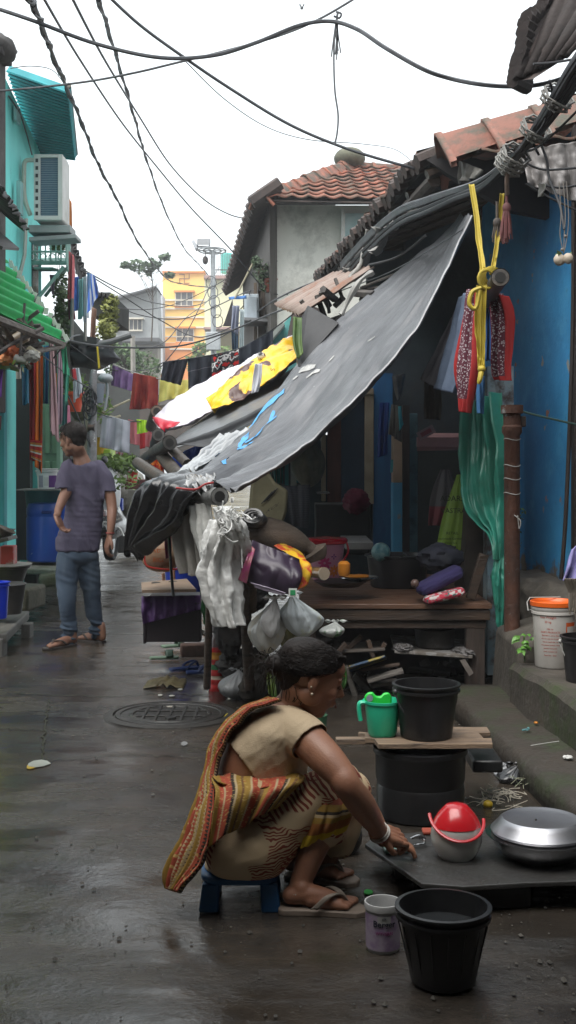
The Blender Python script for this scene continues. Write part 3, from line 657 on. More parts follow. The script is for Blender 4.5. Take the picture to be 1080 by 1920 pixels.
# lower right of that: small roof dark shapes & teal panel
w=MB(); w.prism([P(500,640,10),P(545,592,10),P(556,600,10),P(556,700,10),P(500,700,10)],(0,.8,0)); w.build('shack_wall',mat('teal_board',(.1,.35,.33),(.06,.2,.2),sc=4),smooth=False,tag_=('small teal boarded shack wall below the grey house','wall'))
w=MB(); w.prism([P(496,640,9.8),P(528,604,9.8),P(534,608,9.8),P(500,648,9.8)],(0,1,0)); w.build('shack_roof',mat('pale_sheet',(.35,.38,.36)),smooth=False,tag_=('pale narrow roof sheet above the teal boards','roof'))
w=MB(); 
for k in range(10): p=P(540+k*1.8,650-k*9,9.5); w.tube([p,p+Vector((.28,.3,-.06))],.05,6)
w.build('tile_stack',M['tile_dark'],tag_=('dark slope of old roof tiles beside the teal boards','roof'))
# far closing block so the lane ends in clutter
shed=mat('shed_dark',(.05,.055,.05),(.03,.03,.028),sc=3,rough=.9)
w=MB(); fbox(w,150,262,700,866,22,3); w.build('far_shed',shed,smooth=False,tag_=('dark shed behind the washing at the bend of the lane','shed'))
w=MB(); fbox(w,262,420,740,880,19,3); w.build('far_shed',mat('shed_brown',(.1,.08,.07),(.05,.045,.04),sc=3,rough=.9),smooth=False,tag_=('brown shed behind the pink sheet at the bend of the lane','shed'))
w=MB(); fbox(w,300,384,715,760,17.5,.3); w.build('tin_fence',mat('tin_fence',(.16,.15,.14),(.09,.08,.075),sc=5),smooth=False,tag_=('low tin fence behind the yellow cloth','fence'))

# left middle houses (behind the turquoise one)
w=MB(); wallblock(w,-1.30,9.6,12.4,0,3.0,th=.6); 
w.build('vine_house_wall',mat('vine_wall',(.08,.085,.075),(.05,.05,.045),sc=3,rough=.9),smooth=False,tag_=('dark house wall behind the hanging shirts, beyond the turquoise house','wall'))
w=MB(); slab(w,P(122,642,9.5),P(180,650,9.5),P(205,665,12.5),P(150,640,12.5),.1); w.build('grey_canopy',mat('grey_canopy',(.1,.1,.1),(.06,.06,.06),sc=4),smooth=False,tag_=('dark grey slab canopy above the potted plants','canopy'))
w=MB(); fbox(w,172,207,548,592,12,1.4); w.build('dark_hut',mat('shed_dark',(0,0,0)),smooth=False,tag_=('small dark hut hanging over the lane behind the striped shirts','hut'))
w=corrug(P(165,545,11.8),P(212,556,11.8),P(172,575,13),P(213,598,13),6,.03); w.build('hut_roof',mat('sooty_tin',(0,0,0)),solid=.01,tag_=('sagging dark roof of the small hut','roof'),autosm=False)
w=corrug(P(134,445,10.2),P(160,515,10.2),P(134,470,11),P(160,560,11),6,.03); w.build('verge_roof',mat('sooty_tin',(0,0,0)),solid=.01,tag_=('black steep roof edge above the pink shirt','roof'),autosm=False)
tree('climbing vine covering the wall right of the balcony',P(118,640,9.4),P(118,560,9.4),[(P(116,560,9.4),(.08,.2,.3)),(P(118,610,9.4),(.09,.2,.3)),(P(108,460,9.6),(.08,.12,.08))],.035,700,21,M['leaf'],name='vine')
tree('yellow green creeper under the small dark hut',P(205,660,11.6),P(205,600,11.6),[(P(204,600,11.6),(.13,.2,.3)),(P(212,575,11.6),(.06,.15,.18)),(P(195,630,11.4),(.16,.2,.2))],.045,380,22,mat('leaf_yellow',(.22,.24,.04),(.12,.13,.03),rough=.6),name='vine')
# ================================================================ LEFT SIDE OBJECTS
def hang(label,m_,tl,tr,bl,br,D,D2=None,folds=2,amp=.03,seed=0,cat='cloth',group=None,name='hanging_cloth',nu=18,nv=26,**k):
    D2=D if D2 is None else D2
    return cloth(name,m_,[P(*tl,D),P((tl[0]+bl[0])/2,(tl[1]+bl[1])/2,D),P(*bl,D)],[P(*tr,D2),P((tr[0]+br[0])/2,(tr[1]+br[1])/2,D2),P(*br,D2)],folds,amp,seed,nu=nu,nv=nv,tag_=(label,cat,group),**k)
cm=lambda n,a,b_=None,**k: cmat(n,a,b_,**k)
# door behind sarees
D=8.8
w=MB(); fbox(w,80,110,640,940,D,.05); dr=w.build('door',mat('green_door',(.13,.27,.17),(.1,.2,.13),sc=3,rough=.6),th,smooth=False)
w=MB()
for x0,x1,y0,y1 in((84,94,760,850),(98,107,760,850),(84,94,865,925),(98,107,865,925)): fbox(w,x0,x1,y0,y1,D-.015,.02)
w.build('panel',mat('green_door2',(.16,.32,.2)),dr,bev=.006)
w=MB(); fbox(w,106,113,640,1040,D-.05,.1); fbox(w,78,113,640,650,D-.05,.1); w.build('door_frame',mat('frame_green',(.2,.35,.25)),th,smooth=False)
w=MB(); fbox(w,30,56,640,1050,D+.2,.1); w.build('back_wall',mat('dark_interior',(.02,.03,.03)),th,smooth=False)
hang('red saree with patterned end hanging at the left door',cm('red_cloth',(.42,.015,.02),(.3,.01,.015)),(54,650),(66,648),(57,862),(67,866),7.6,folds=2,amp=.03,seed=1,name='saree')
hang('orange and brown saree hanging beside the red one',stripes('orange_saree',[(0,(.75,.18,.01)),(.45,(.16,.05,.02)),(.7,(.6,.12,.01))],1),(65,648),(80,650),(66,872),(78,888),7.62,folds=1,amp=.03,seed=2,name='saree')
hang('red and white bordered saree end below the orange saree',stripes('red_white_end',[(0,(.5,.02,.02)),(.5,(.6,.2,.03)),(.8,(.7,.65,.6))],3,False),(56,825),(79,826),(58,858),(76,866),7.55,folds=1,amp=.01,seed=5,nu=10,nv=14)
hang('teal towel hanging between the sarees and the pink cloth',cm('teal_cloth',(.04,.3,.38)),(79,648),(85,648),(79,756),(85,757),7.7,folds=1,amp=.02,seed=3,nu=8)
hang('blue towel hanging beside the teal one',cm('blue_cloth2',(.02,.12,.3)),(85,648),(92,648),(85,757),(91,757),7.72,folds=1,amp=.02,seed=4,nu=8)
hang('long pale pink cloth hanging at the green door',cm('pink_cloth',(.52,.33,.35),(.42,.26,.28)),(91,642),(99,642),(92,800),(110,832),7.5,folds=1,amp=.035,seed=6,ragged=.05)
hang('dusty pink cloth hanging behind the man',cm('dusty_pink',(.38,.27,.33),(.3,.2,.25)),(108,655),(116,655),(108,800),(117,790),7.7,folds=1,amp=.03,seed=7)
hang('grey brown narrow cloth between the two pink cloths',cm('taupe_cloth',(.14,.1,.1)),(100,648),(107,648),(100,740),(107,760),7.75,folds=1,amp=.02,seed=8,nu=8)
hang('green shirt hanging under the tip of the green awning',cm('green_cloth',(.06,.42,.24),(.04,.3,.17)),(114,648),(124,650),(117,700),(131,705),7.4,folds=2,amp=.04,seed=9,name='shirt',cat='shirt')
hang('green trousers hanging below the green shirt',cm('green_cloth3',(.05,.3,.2)),(118,690),(130,690),(122,760),(126,750),7.45,folds=1,amp=.03,seed=10)
hang('dark teal cloth hanging behind the pink cloths',cm('dteal',(.02,.1,.1)),(116,740),(127,740),(117,835),(124,830),7.8,folds=1,amp=.02,seed=11,nu=10)
hang('purple cloth hanging at the very left edge',cm('purple_cloth',(.16,.04,.32)),(-12,682),(6,684),(-10,742),(3,745),6.3,folds=1,amp=.02,seed=12)
hang('dark red cloth hanging at the left edge below the purple one',cm('dred',(.06,.01,.02)),(-12,778),(3,780),(-12,808),(2,806),6.3,folds=1,amp=.02,seed=13,nu=8,nv=8)
# clutter under the awning: logs, bottles, rods
w=MB(); w.tube(spl([P(48,606,6.5),P(52,628,6.6),P(66,650,6.8),P(72,660,6.9)],14),[.06-.001*i for i in range(14)],8)
w.tube(spl([P(-20,590,6.0),P(30,600,6.3),P(60,640,6.7)],12),.045,7); w.tube([P(-10,585,6),P(55,690,6.8)],.02,6)
w.build('driftwood_log',M['bark'],tag_=('gnarled branch propped under the green awning','branch'))
w=MB(); w.tube([P(52,655,6.5),P(72,668,6.5)],.035,8); w.build('bamboo_rod',mat('pale_bamboo',(.4,.36,.25)),tag_=('short bamboo stub below the gnarled branch','rod'))
w=MB(); w.tube([P(28,672,6.3),P(51,678,6.3)],[.035,.025],10); w.build('white_pipe',mat('grey_white',(.5,.5,.47)),tag_=('short white pipe end jutting from the clutter','pipe'))
w=MB(); w.tube([P(34,685,6.4),P(35,710,6.4)],.02,8); w.build('white_pipe',mat('grey_white',(.5,.5,.47)),tag_=('thin white vertical pipe stub under the clutter','pipe'))
w=MB(); w.lathe([(0,-.06),(.05,-.05),(.055,.05),(.02,.08),(0,.08)],P(37,634,6.4),14,tilt=Matrix.Rotation(R(60),3,'Y')); w.build('brown_jar',mat('brown_jar',(.3,.24,.17),rough=.4),tag_=('dull beige jar stuck among branches under the green awning','jar'))
for i,(x,y,c,l) in enumerate(((20,660,(.5,.1,.02),'orange plastic scrap in the clutter under the awning'),(12,675,(.55,.2,.06),'peach cloth scrap at the left clutter'),(60,668,(.3,.3,.27),'grey plastic scrap beside the bamboo stub'))):
    w=MB(); w.ball(P(x,y,6.3),(.06,.05,.045),disp=lambda d:1+.5*N(d,4,x)); w.build('plastic_scrap',mat('scr%d'%i,c,rough=.6),tag_=(l,'scrap'))
w=MB(); leaves(w,P(20,685,6.3),(.12,.05,.05),14,.07,3); w.build('leaf_sprig',M['leaf_light'],smooth=False,tag_=('green leaf sprig poking out of the left clutter','leaves'))
w=MB()
rnd=random.Random(12)
for k in range(26):
    a=P(rnd.uniform(-20,45),rnd.uniform(595,680),rnd.uniform(6.3,6.9)); d=Vector((rnd.uniform(-1,1),rnd.uniform(-.5,.5),rnd.uniform(-.7,.7))).normalized()*rnd.uniform(.1,.3)
    w.tube([a-d,a,a+d+Vector((0,0,-.03))],rnd.uniform(.006,.02),5)
w.build('stick_pile',mat('grey_sticks',(.1,.09,.085),(.04,.035,.035),sc=8,rough=.9),tag_=('tangle of grey sticks and wire stuffed under the green awning','sticks'))
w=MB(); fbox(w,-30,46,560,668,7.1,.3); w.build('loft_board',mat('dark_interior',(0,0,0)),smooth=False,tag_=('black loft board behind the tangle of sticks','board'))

# laundry high: red shirts and striped shirts
hang('faded pink shirt hanging below the balcony corner',cm('salmon',(.6,.16,.17),(.5,.12,.13)),(129,470),(139,480),(126,560),(141,568),9.2,folds=1,amp=.04,seed=14,name='shirt',cat='shirt',group='laundry outside the upper floor')
hang('maroon shirt hanging low under the pink shirt',cm('maroon2',(.2,.03,.06)),(126,540),(137,545),(127,600),(140,598),9.3,folds=1,amp=.04,seed=15,name='shirt',cat='shirt',group='laundry outside the upper floor')
hang('orange cloth behind the air conditioner edge',cm('orange_c',(.65,.2,.04)),(130,372),(134,380),(130,450),(136,455),9.5,folds=1,amp=.02,seed=16,nu=8)
for i,(x0,x1,y0,y1,c,l) in enumerate(((140,148,520,585,(.08,.2,.6),'blue cloth with white marks next to the pink shirt'),(147,156,524,600,(.3,.6,.58),'mint shirt hanging between blue cloths'),(154,164,520,602,(.62,.66,.7),'white shirt hanging in the upper row'))):
    hang(l,cm('lc%d'%i,c),(x0,y0),(x1,y0-2),(x0+1,y1),(x1+2,y1-6),9.0,folds=1,amp=.04,seed=17+i,name='shirt',cat='shirt',group='laundry outside the upper floor')
hang('blue and white striped shirt at the right end of the upper laundry',stripes('blue_white',[(0,(.08,.2,.7)),(.5,(.6,.65,.75))],4),(163,511),(177,516),(160,605),(184,545),8.9,folds=1,amp=.05,seed=21,name='shirt',cat='shirt',group='laundry outside the upper floor')
hang('bright orange dupatta hanging high beside the green shirt',cm('br_or',(.75,.22,.02)),(100,700),(106,700),(101,790),(107,780),7.6,folds=1,amp=.02,seed=61,nu=8)
hang('sky blue towel hanging left of the red saree',cm('sky_b',(.15,.4,.65)),(42,690),(53,690),(43,760),(54,756),7.55,folds=1,amp=.02,seed=62,nu=10)
hang('rose pink shirt hanging in front of the dark doorway',cm('rose_s',(.6,.2,.3)),(118,760),(130,760),(119,812),(131,806),8.1,folds=1,amp=.03,seed=63,name='shirt',cat='shirt')
hang('peach towel hanging below the striped shirts',cm('peach',(.5,.3,.22)),(172,575),(181,580),(170,632),(179,636),9.6,folds=1,amp=.03,seed=22)
hang('pale curtain hanging beside the balcony strut',cm('mauve',(.3,.24,.3)),(93,515),(103,515),(98,552),(102,555),9.1,folds=1,amp=.02,seed=23,nu=8,nv=12)
each('thin_post',mat('post_pale',(.3,.28,.25)),'post',None,[('thin pale post under the pink shirt',lambda w:w.tube([P(136,560,9.1),P(134,640,9.1)],.02,6)),('shorter thin pale post under the white shirt',lambda w:w.tube([P(160,590,9.3),P(160,640,9.3)],.018,6))])

# mid: pots and plants at 130-160
w=MB(); c=P(141,772,8.6); w.lathe([(.055,0),(.085,.17),(.095,.17),(.095,.2),(.08,.2),(.07,.17),(0,.15)],c,22); w.build('flower_pot',mat('orange_pot',(.75,.09,.03),(.6,.07,.03),rough=.5),tag_=('bright red orange flower pot behind the man','flower pot'))
w=MB(); leaves(w,P(141,728,8.6),(.12,.1,.14),260,.035,31); 
for k in range(10): a=P(136+k,738,8.6); w.tube([a,a+Vector((.02*(k-5),0,.2))],.004,4)
w.build('spider_plant',M['leaf_light'],smooth=False,tag_=('green spiky plant growing in the red orange pot','plant'))
hang('white school shirt hanging above the red orange pot',cm('wht',(.6,.62,.68)),(137,690),(148,690),(138,755),(155,735),8.4,folds=2,amp=.03,seed=24,name='shirt',cat='shirt')
hang('small red cloth beside the white shirt',cm('redc',(.4,.03,.04)),(134,693),(141,690),(136,715),(144,712),8.3,folds=1,amp=.01,seed=25,nu=8,nv=8)
w=MB(); w.ball(P(150,768,8.8),(.1,.1,.12)); fbox(w,139,155,780,870,9.1,.3); w.build('stone_planter',mat('mossy_stone',(.15,.14,.1),(.08,.09,.05),sc=6,rough=.9,bump=.5),tag_=('mossy stone ledge under the flower pot','ledge'))
w=MB(); w.ball(P(175,665,9.8),(.28,.25,.16),disp=lambda d:1+.35*N(d,2,5)); w.ball(P(155,662,9.8),(.2,.2,.14),disp=lambda d:1+.35*N(d,2,9)); w.build('black_bundle',mat('black_sheet',(.025,.028,.035),(.012,.013,.018),rough=.35,bump=.4,bsc=12),tag_=('black plastic bundle slung below the grey canopy','bundle'))
hang('yellow strap hanging from the cable in mid lane',cm('ystrap',(.7,.5,.03)),(181,650),(184,650),(184,692),(188,690),8.5,folds=0,amp=.0,seed=26,nu=4,nv=8,cat='strap',name='strap')
# utility pole (street)
D=8.3; up=thing('utility_pole','grey steel utility pole wrapped with cable coils behind the man','utility pole',(P(173,0,D).x,D,0))
w=MB(); w.tube([P(172,890+170,D),P(172,870,D),P(175,702,D),P(177,693,D)],[.055,.05,.034,.03],12); w.build('pole',mat('old_pole',(.27,.27,.28),(.14,.13,.13),sc=12,rough=.6,bump=.4,bsc=40,dirt=(.5,.5,.5),dsc=16,dlo=.6,dhi=.64),up)
w=MB()
for k in range(7):
    c=P(165+(k%3)*3,735+k*6,D-.04); w.tube([c+Vector((.05*math.cos(a_*.55+k),.02*math.sin(a_),.085*math.sin(a_*.55+k))) for a_ in range(14)],.007,5)
w.tube(spl([P(160,750,D),P(158,790,D),P(168,830,D-.05),P(170,850,D)],14),.008,5)
w.build('cable_coil',M['cable'],up)
w=MB(); w.tube([P(166,802,D-.0),P(179,802,D-.0)],.052,10); w.build('band',M['dark_metal'],up)
w=MB(); w.tube(spl([P(183,652,9.5),P(188,645,9.5),P(210,640,9.5),P(246,628,9.5)],16),.032,8); w.build('lamp_arm',mat('arm_grey',(.2,.2,.2)),tag_=('curved grey pipe arm reaching over the lane','pipe'))
w=MB(); w.tube([P(250,740,20),P(249,630,20)],.06,6); w.build('thin_pole',mat('post_pale',(.3,.28,.25)),tag_=('thin grey pole standing in front of the green tree','pole'))
# plastic bucket clutter beside the pole
w=MB(); w.lathe([(.05,0),(.07,.2),(.06,.2),(.04,.01)],P(184,756,8.8),16); w.build('bucket',mat('grey_bucket',(.22,.25,.3)),tag_=('small grey pail hanging beside the utility pole','bucket'))
w=MB(); w.tube(spl([P(199,712,9),P(202,730,9),P(199,755,9),P(196,770,9)],10),.014,6); w.ball(P(198,709,9),(.08,.08,.05)); w.build('hose',mat('hosew',(.4,.42,.45)),tag_=('pale bent hose and cap right of the utility pole','hose'))
w=MB(); leaves(w,P(193,765,9.5),(.12,.1,.2),120,.04,33); w.build('fern',M['leaf_light'],smooth=False,tag_=('sparse fern growing beside the utility pole','plant'))
for (a,b_,r,l) in(((176,780),(243,750),.014,'pale bamboo rod rising right from the utility pole'),((178,770),(235,792),.02,'thick bamboo rod sloping down behind the grey checked sheet'),((185,768),(240,800),.018,'lowest bamboo rod behind the grey checked sheet'),((190,790),(225,780),.015,'short bamboo rod behind the top edge of the grey checked sheet')): MB().tube([P(*a,10),P(*b_,10.5)],r,6).build('bamboo_rod',mat('pale_bamboo',(.4,.36,.25)),tag_=(l,'rod'))
# main laundry lines
LG='washing on the mid lane lines'
hang('faded purple cloth on the upper line',cm('purp2',(.27,.17,.36),(.22,.13,.3)),(211,684),(251,702),(208,722),(248,734),10,folds=3,amp=.03,seed=30,group=LG)
hang('maroon trousers with light smudges on the upper line',cm('maroon',(.22,.015,.02),(.3,.05,.03)),(250,699),(296,708),(244,768),(295,766),9.8,folds=2,amp=.06,seed=31,group=LG,name='trousers',cat='trousers')
wht=mat('checked_sheet',(.48,.49,.54),(.42,.43,.48),sc=3,rough=.9)
o=hang('grey checked cotton sheet hung from a cable behind the man',stripes('check_grey',[(0,(.45,.46,.52)),(.86,(.26,.27,.34)),(.9,(.47,.48,.54)),(.95,(.28,.29,.36))],4),(192,777),(244,790),(187,838),(241,850),9.3,folds=1.5,amp=.03,seed=32,group=LG,name='sheet')
hang('pink sheet hanging behind the lime shirt',cm('pinksheet',(.62,.2,.22),(.5,.15,.18)),(240,786),(290,800),(244,832),(288,840),9.8,folds=3,amp=.03,seed=33,group=LG,name='sheet')
hang('red strip of cloth on the pink sheet',cm('redstrip',(.6,.03,.04)),(262,810),(272,812),(262,842),(272,840),9.6,folds=1,amp=.01,seed=34,nu=6,nv=8)
hang('lime green child shirt over the pink sheet',cm('lime',(.5,.8,.05),(.4,.66,.04)),(256,786),(275,788),(257,814),(277,810),9.5,folds=2,amp=.02,seed=35,group=LG,name='shirt',cat='shirt')
hang('white cloth right of the lime shirt',cm('wht2',(.65,.67,.7)),(276,788),(283,790),(276,805),(286,812),9.7,folds=1,amp=.02,seed=36,nu=8,nv=8)
hang('striped red and grey curtain low behind the plants',stripes('redgrey',[(0,(.4,.05,.06)),(.3,(.4,.35,.38)),(.6,(.25,.06,.08))],5),(199,842),(240,852),(200,870),(238,876),11,folds=3,amp=.02,seed=37)
hang('pale yellow cloth under the black trousers',cm('pyel',(.85,.76,.24),(.75,.66,.18)),(300,712),(357,712),(297,754),(356,740),8.9,folds=3,amp=.03,seed=38,group=LG)
hang('black trousers with white seams on the dark line',cm('blk1',(.018,.02,.032),(.03,.03,.042),lo=.4,hi=.6),(306,680),(353,672),(300,712),(338,722),8.6,folds=3,amp=.04,seed=39,group=LG,name='trousers',cat='trousers')
hang('charcoal trousers with pocket lines beside the black pair',stripes('blk2',[(0,(.02,.023,.035)),(.84,(.12,.12,.14)),(.88,(.02,.023,.035))],2,False),(352,673),(400,664),(353,730),(398,716),8.5,folds=2,amp=.03,seed=40,group=LG,name='trousers',cat='trousers')
# printed black t shirt: red, white and black blotches
m=bpy.data.materials.new('printed_black'); m.use_nodes=True; t=m.node_tree; b=t.nodes['Principled BSDF']; tc=nd(t,'ShaderNodeTexCoord'); n1=nd(t,'ShaderNodeTexNoise'); n1.inputs['Scale'].default_value=11; n1.inputs['Detail'].default_value=4; t.links.new(tc.outputs['Object'],n1.inputs['Vector'])
r=nd(t,'ShaderNodeValToRGB'); r.color_ramp.interpolation='CONSTANT'; e=r.color_ramp.elements; e[0].color=(.5,.01,.01,1); e[1].position=.42; e[1].color=(.015,.015,.02,1)
for p_,c_ in((.52,(.6,.58,.58)),(.58,(.02,.02,.025)),(.64,(.55,.02,.02))): q=e.new(p_); q.color=(*c_,1)
t.links.new(n1.outputs['Fac'],r.inputs[0]); t.links.new(r.outputs[0],b.inputs['Base Color']); b.inputs['Roughness'].default_value=.8
hang('black t-shirt with a red and white splashed print',m,(397,666),(450,652),(398,708),(450,690),8.4,folds=1,amp=.02,seed=41,group=LG,name='shirt',cat='shirt')
hang('long dark navy cloth on the right end of the line',cm('navy2',(.02,.026,.04)),(448,655),(512,618),(448,690),(512,650),8.2,folds=3,amp=.03,seed=42,group=LG)
# paint bucket, basin, blue drum on slab
def bucket(label,c,rt,rb,h,m_,cat='bucket',name='bucket',lip=.008,th_=.004,handle=None,hm=None,n=44,water=None,group=None,grip=True,ribs=0):
    c=Vector(c); t_=thing(name,label,cat,c,group)
    prof=[(0,0),(rb-.01,0),(rb,.006)]
    for k in range(1,12):
        z=h*k/12; prof.append((rb+(rt-rb)*k/12,z))
    prof+=[(rt,h-.03),(rt+lip,h-.028),(rt+lip,h-.02),(rt,h-.018),(rt+.001,h-.008),(rt+lip*1.2,h-.006),(rt+lip*1.2,h),(rt-.002,h+.001)]
    prof+=[(rt-th_,h-.01),(rb-th_,th_*2),(0,th_*2)]
    w=MB().lathe(prof,c,n)
    if ribs:
        for k in range(ribs):
            a=2*PI*k/ribs; w.tube([c+Vector((rb*math.cos(a),rb*math.sin(a),.02)),c+Vector((rt*math.cos(a),rt*math.sin(a),h-.04))],.0022,6)
    w.build('body',m_,t_)
    if handle:
        a0,drop,side=handle   # axis angle, drop factor, side direction
        pts=[]; ax=Vector((math.cos(a0),math.sin(a0),0)); sd_=Vector((-ax.y,ax.x,0))*side; rr=rt+.008
        for k in range(21):
            an=PI*k/20; pts.append(c+Vector((0,0,h-.025))+ax*rr*math.cos(an)+ (sd_*math.cos(drop)*rr*1.05+Vector((0,0,-math.sin(drop)*rr*1.05)))*math.sin(an))
        w=MB(); w.tube(pts,.0035,6)
        if grip: w.tube(pts[8:13],.008,8)
        for q in(pts[0],pts[-1]): w.ball(q,.011,8,6)
        w.build('handle',hm or M['black_plastic'],t_)
    if water: 
        zz=water; r_=rb+(rt-rb)*zz/h-th_*1.2
        MB().lathe([(r_,zz),(0,zz+.0005)],c,n).build('water',mat('water',(.03,.032,.034),rough=.03,spec=.6),t_)
    return t_
D=8.2
sl=MB(); sl.box(P(75,1062,D)+Vector((0,.3,-.03)),(.55,.95,.05)); sl.build('stone_slab',mat('pale_slab',(.27,.26,.22),(.15,.15,.11),sc=5,rough=.8,bump=.5,dirt=(.08,.1,.04),dsc=4),bev=.012,tag_=('pale mossy slab carrying the blue drum','slab'))
each('slab_support',mat('dark_stone',(.05,.05,.045),(.03,.03,.028),sc=5,rough=.9),'stone',None,[('dark stone under the left end of the pale slab',lambda w:w.box(P(50,1080,D)+Vector((.05,.2,-.05)),(.12,.5,.2))),('dark stone under the right end of the pale slab, behind the man',lambda w:w.box(P(105,1080,D)+Vector((-.0,.5,-.05)),(.12,.3,.2)))],bev=.01)
c=P(83,1057,D); c.y+=.25; rd=.245
drum=thing('plastic_drum','big blue plastic drum with white paint splashes on the slab','drum',c)
w=MB().lathe([(rd-.02,0),(rd-.005,.012),(rd,.04),(rd,.42),(rd-.006,.44),(rd-.006,.45),(rd,.47),(rd,.52),(rd-.02,.57),(rd-.05,.58),(0,.58)],c,48)
w.build('body',mat('drum_blue',(.01,.075,.42),(.008,.06,.35),sc=3,rough=.35,dirt=(.45,.5,.55),dsc=9,dlo=.66,dhi=.69,coat=.2),drum)
w=MB(); w.box(c+Vector((0,-rd-.0,.49)),(.1,.02,.03)); w.build('handle',mat('drum_dark',(.005,.03,.2)),drum,bev=.008)
z=P(0,962,D).z
c2=Vector((c.x-.02,c.y+.05,z))
w=MB().lathe([(.22,0),(.235,.02),(.255,.19),(.262,.2),(.265,.225),(.25,.225),(.235,.2),(0,.19)],c2,44); w.build('basin',mat('basin_teal',(.03,.15,.17),(.02,.11,.13),sc=5,rough=.4,rvar=.1),tag_=('dull teal tub sitting on top of the blue drum','tub'))
w=MB(); w.box(P(60,919,D-.05)+Vector((.05,.2,0)),(.42,.35,.012)); w.build('tin_sheet',mat('greytin',(.18,.18,.17),rough=.5,metal=.4),tag_=('thin metal sheet lid lying on the teal tub','sheet'))
c3=P(83,918,D-.02); c3.y+=.1
t_=bucket('white paint bucket with a purple printed label on the teal tub',c3,.098,.09,.2,mat('white_bucket',(.62,.62,.62),(.55,.55,.54),sc=10,rough=.35),name='paint_bucket',handle=(R(20),R(75),-1),hm=M['white_plastic'],grip=False)
def wrap(c,r0,r1,z0,z1,a0,a1,n=20):
    return MB().grid(lambda u,v: Vector(c)+Vector(((r0+(r1-r0)*v)*math.cos(a0+(a1-a0)*u),(r0+(r1-r0)*v)*math.sin(a0+(a1-a0)*u),z0+(z1-z0)*v)),n,2)
wrap(c3,.0925,.0965,.02,.135,R(-70),R(-10)).build('label',mat('label_purple',(.1,.02,.18)),t_)
wrap(c3,.0932,.0972,.035,.12,R(-100),R(-72)).build('label',mat('label_white',(.6,.6,.58)),t_)
wrap(c3,.0928,.0968,.02,.135,R(-135),R(-103)).build('label',mat('label_grey',(.3,.3,.36)),t_)
wrap(c3,.094,.098,.13,.19,R(-170),R(0)).build('rim_band',mat('label_white',(.6,.6,.58)),t_)
# lower left corner group
w=MB(); w.box(P(88,1085,8.0)+Vector((.05,0,-.0)),(.24,.3,.11),rot=(0,R(-8),R(15))); w.build('kerb_stone',mat('mossy_stone2',(.12,.12,.08),(.06,.07,.03),sc=7,rough=.85,bump=.8,bsc=25),bev=.025,tag_=('mossy rough stone block in front of the slab','stone'))
w=MB(); w.box(P(35,1128,7.3)+Vector((0,.1,.02)),(.28,.35,.2),rot=(0,0,R(-10))); w.build('kerb_stone',mat('mossy_stone3',(.1,.09,.065),(.045,.045,.025),sc=7,rough=.85,bump=.8,bsc=25),bev=.03,tag_=('dark broken stone block behind the wooden platform','stone'))
w=MB(); w.ball(G(78,1102,.02),(.045,.04,.025),disp=lambda d:1+.3*N(d,3)); w.build('pebble',mat('dark_stone',(0,0,0)),tag_=('small dark rubble lump on the lane by the stones','stone'))
w=MB(); w.box(G(96,1100,.01)+Vector((0,.2,0)),(.2,.18,.035),rot=(0,0,R(12))); w.build('paving_slab',mat('mossy_stone2',(0,0,0)),bev=.01,tag_=('flat broken paving slab by the mossy stone','slab'))
w=MB(); w.box(P(5,1180,6.3)+Vector((-.12,.1,.0)),(.4,.9,.07),rot=(0,0,R(7))); 
w.build('wooden_platform',mat('grey_plank',(.12,.115,.1),(.06,.055,.05),sc=4,st=(6,1,1),rough=.6,bump=.4),bev=.01,tag_=('low grey wooden platform at the left edge','platform'))
each('platform_foot',mat('grey_plank',(0,0,0)),'foot',None,[('farther stone foot under the left wooden platform',lambda w:w.box(P(28,1185,6.3)+Vector((0,.3,-.09)),(.07,.1,.2))),('nearer stone foot under the left wooden platform',lambda w:w.box(P(8,1200,6.1)+Vector((0,-.1,-.09)),(.08,.1,.26)))],bev=.01)
bucket('bright blue plastic bucket with lid at the left edge',P(-6,1160,6.0)+Vector((0,.0,0)),.085,.07,.26,mat('blue_bucket',(.01,.04,.5),(.01,.03,.42),rough=.3))
w=MB(); c=P(15,1130,6.4); w.lathe([(.1,-.08),(.13,.13),(.14,.14),(.13,.15),(0,.15)],c,30); w.build('black_tub',mat('blackish',(.02,.02,.02),(.05,.045,.04),sc=6,rough=.5),tag_=('dark weathered tub behind the blue bucket','tub'))
w=MB(); c=P(15,1100,6.9); w.lathe([(.1,0),(.145,.15),(.16,.155),(.165,.175),(.15,.175),(.14,.165),(0,.14)],c,36,sx=1.1); w.build('wash_tub',mat('black_rough',(.03,.03,.028),(.06,.055,.05),sc=6,rough=.45),tag_=('black wash tub with pale rim at the left','tub'))
w=MB(); w.lathe([(.15,.172),(.168,.172),(.172,.182),(.15,.186),(0,.183)],c,36,sx=1.1); w.build('tub_lid',mat('pale_lid',(.3,.29,.26),rough=.5),tag_=('pale grey lid on the black wash tub','lid'))
w=MB(); w.box(P(10,1048,6.85)+Vector((0,.08,.0)),(.11,.14,.2)); w.build('oil_tin',mat('red_tin',(.4,.04,.035),(.3,.25,.22),sc=7,rough=.5,lo=.5,hi=.6),bev=.008,tag_=('red dented square tin on the pale lid','tin'))
w=MB(); w.box(P(4,1015,6.7)+Vector((-.03,.05,-.0)),(.2,.22,.03),rot=(0,R(-14),0)); w.build('wood_board',mat('grey_plank',(0,0,0)),bev=.004,tag_=('weathered board resting on the red tin','board'))
w=MB(); c=P(6,1017,6.9); w.lathe([(.06,.0),(.075,.02),(.08,.07),(.1,.085),(.1,.09),(.07,.088),(.0,.03)],c+Vector((0,.0,.02)),30); w.build('cooking_pot',M['steel'],tag_=('small aluminium pot on the board at the left edge','pot'))
w=MB(); c=P(6,1000,6.8); w.lathe([(.02,-.02),(.09,.04),(.085,.045),(.0,.0)],c,24,tilt=Matrix.Rotation(R(25),3,'Y')); w.build('brown_bowl',mat('brown_bowl',(.09,.05,.02),(.03,.02,.01),rough=.4),tag_=('brown burnt bowl tilted above the aluminium pot','bowl'))
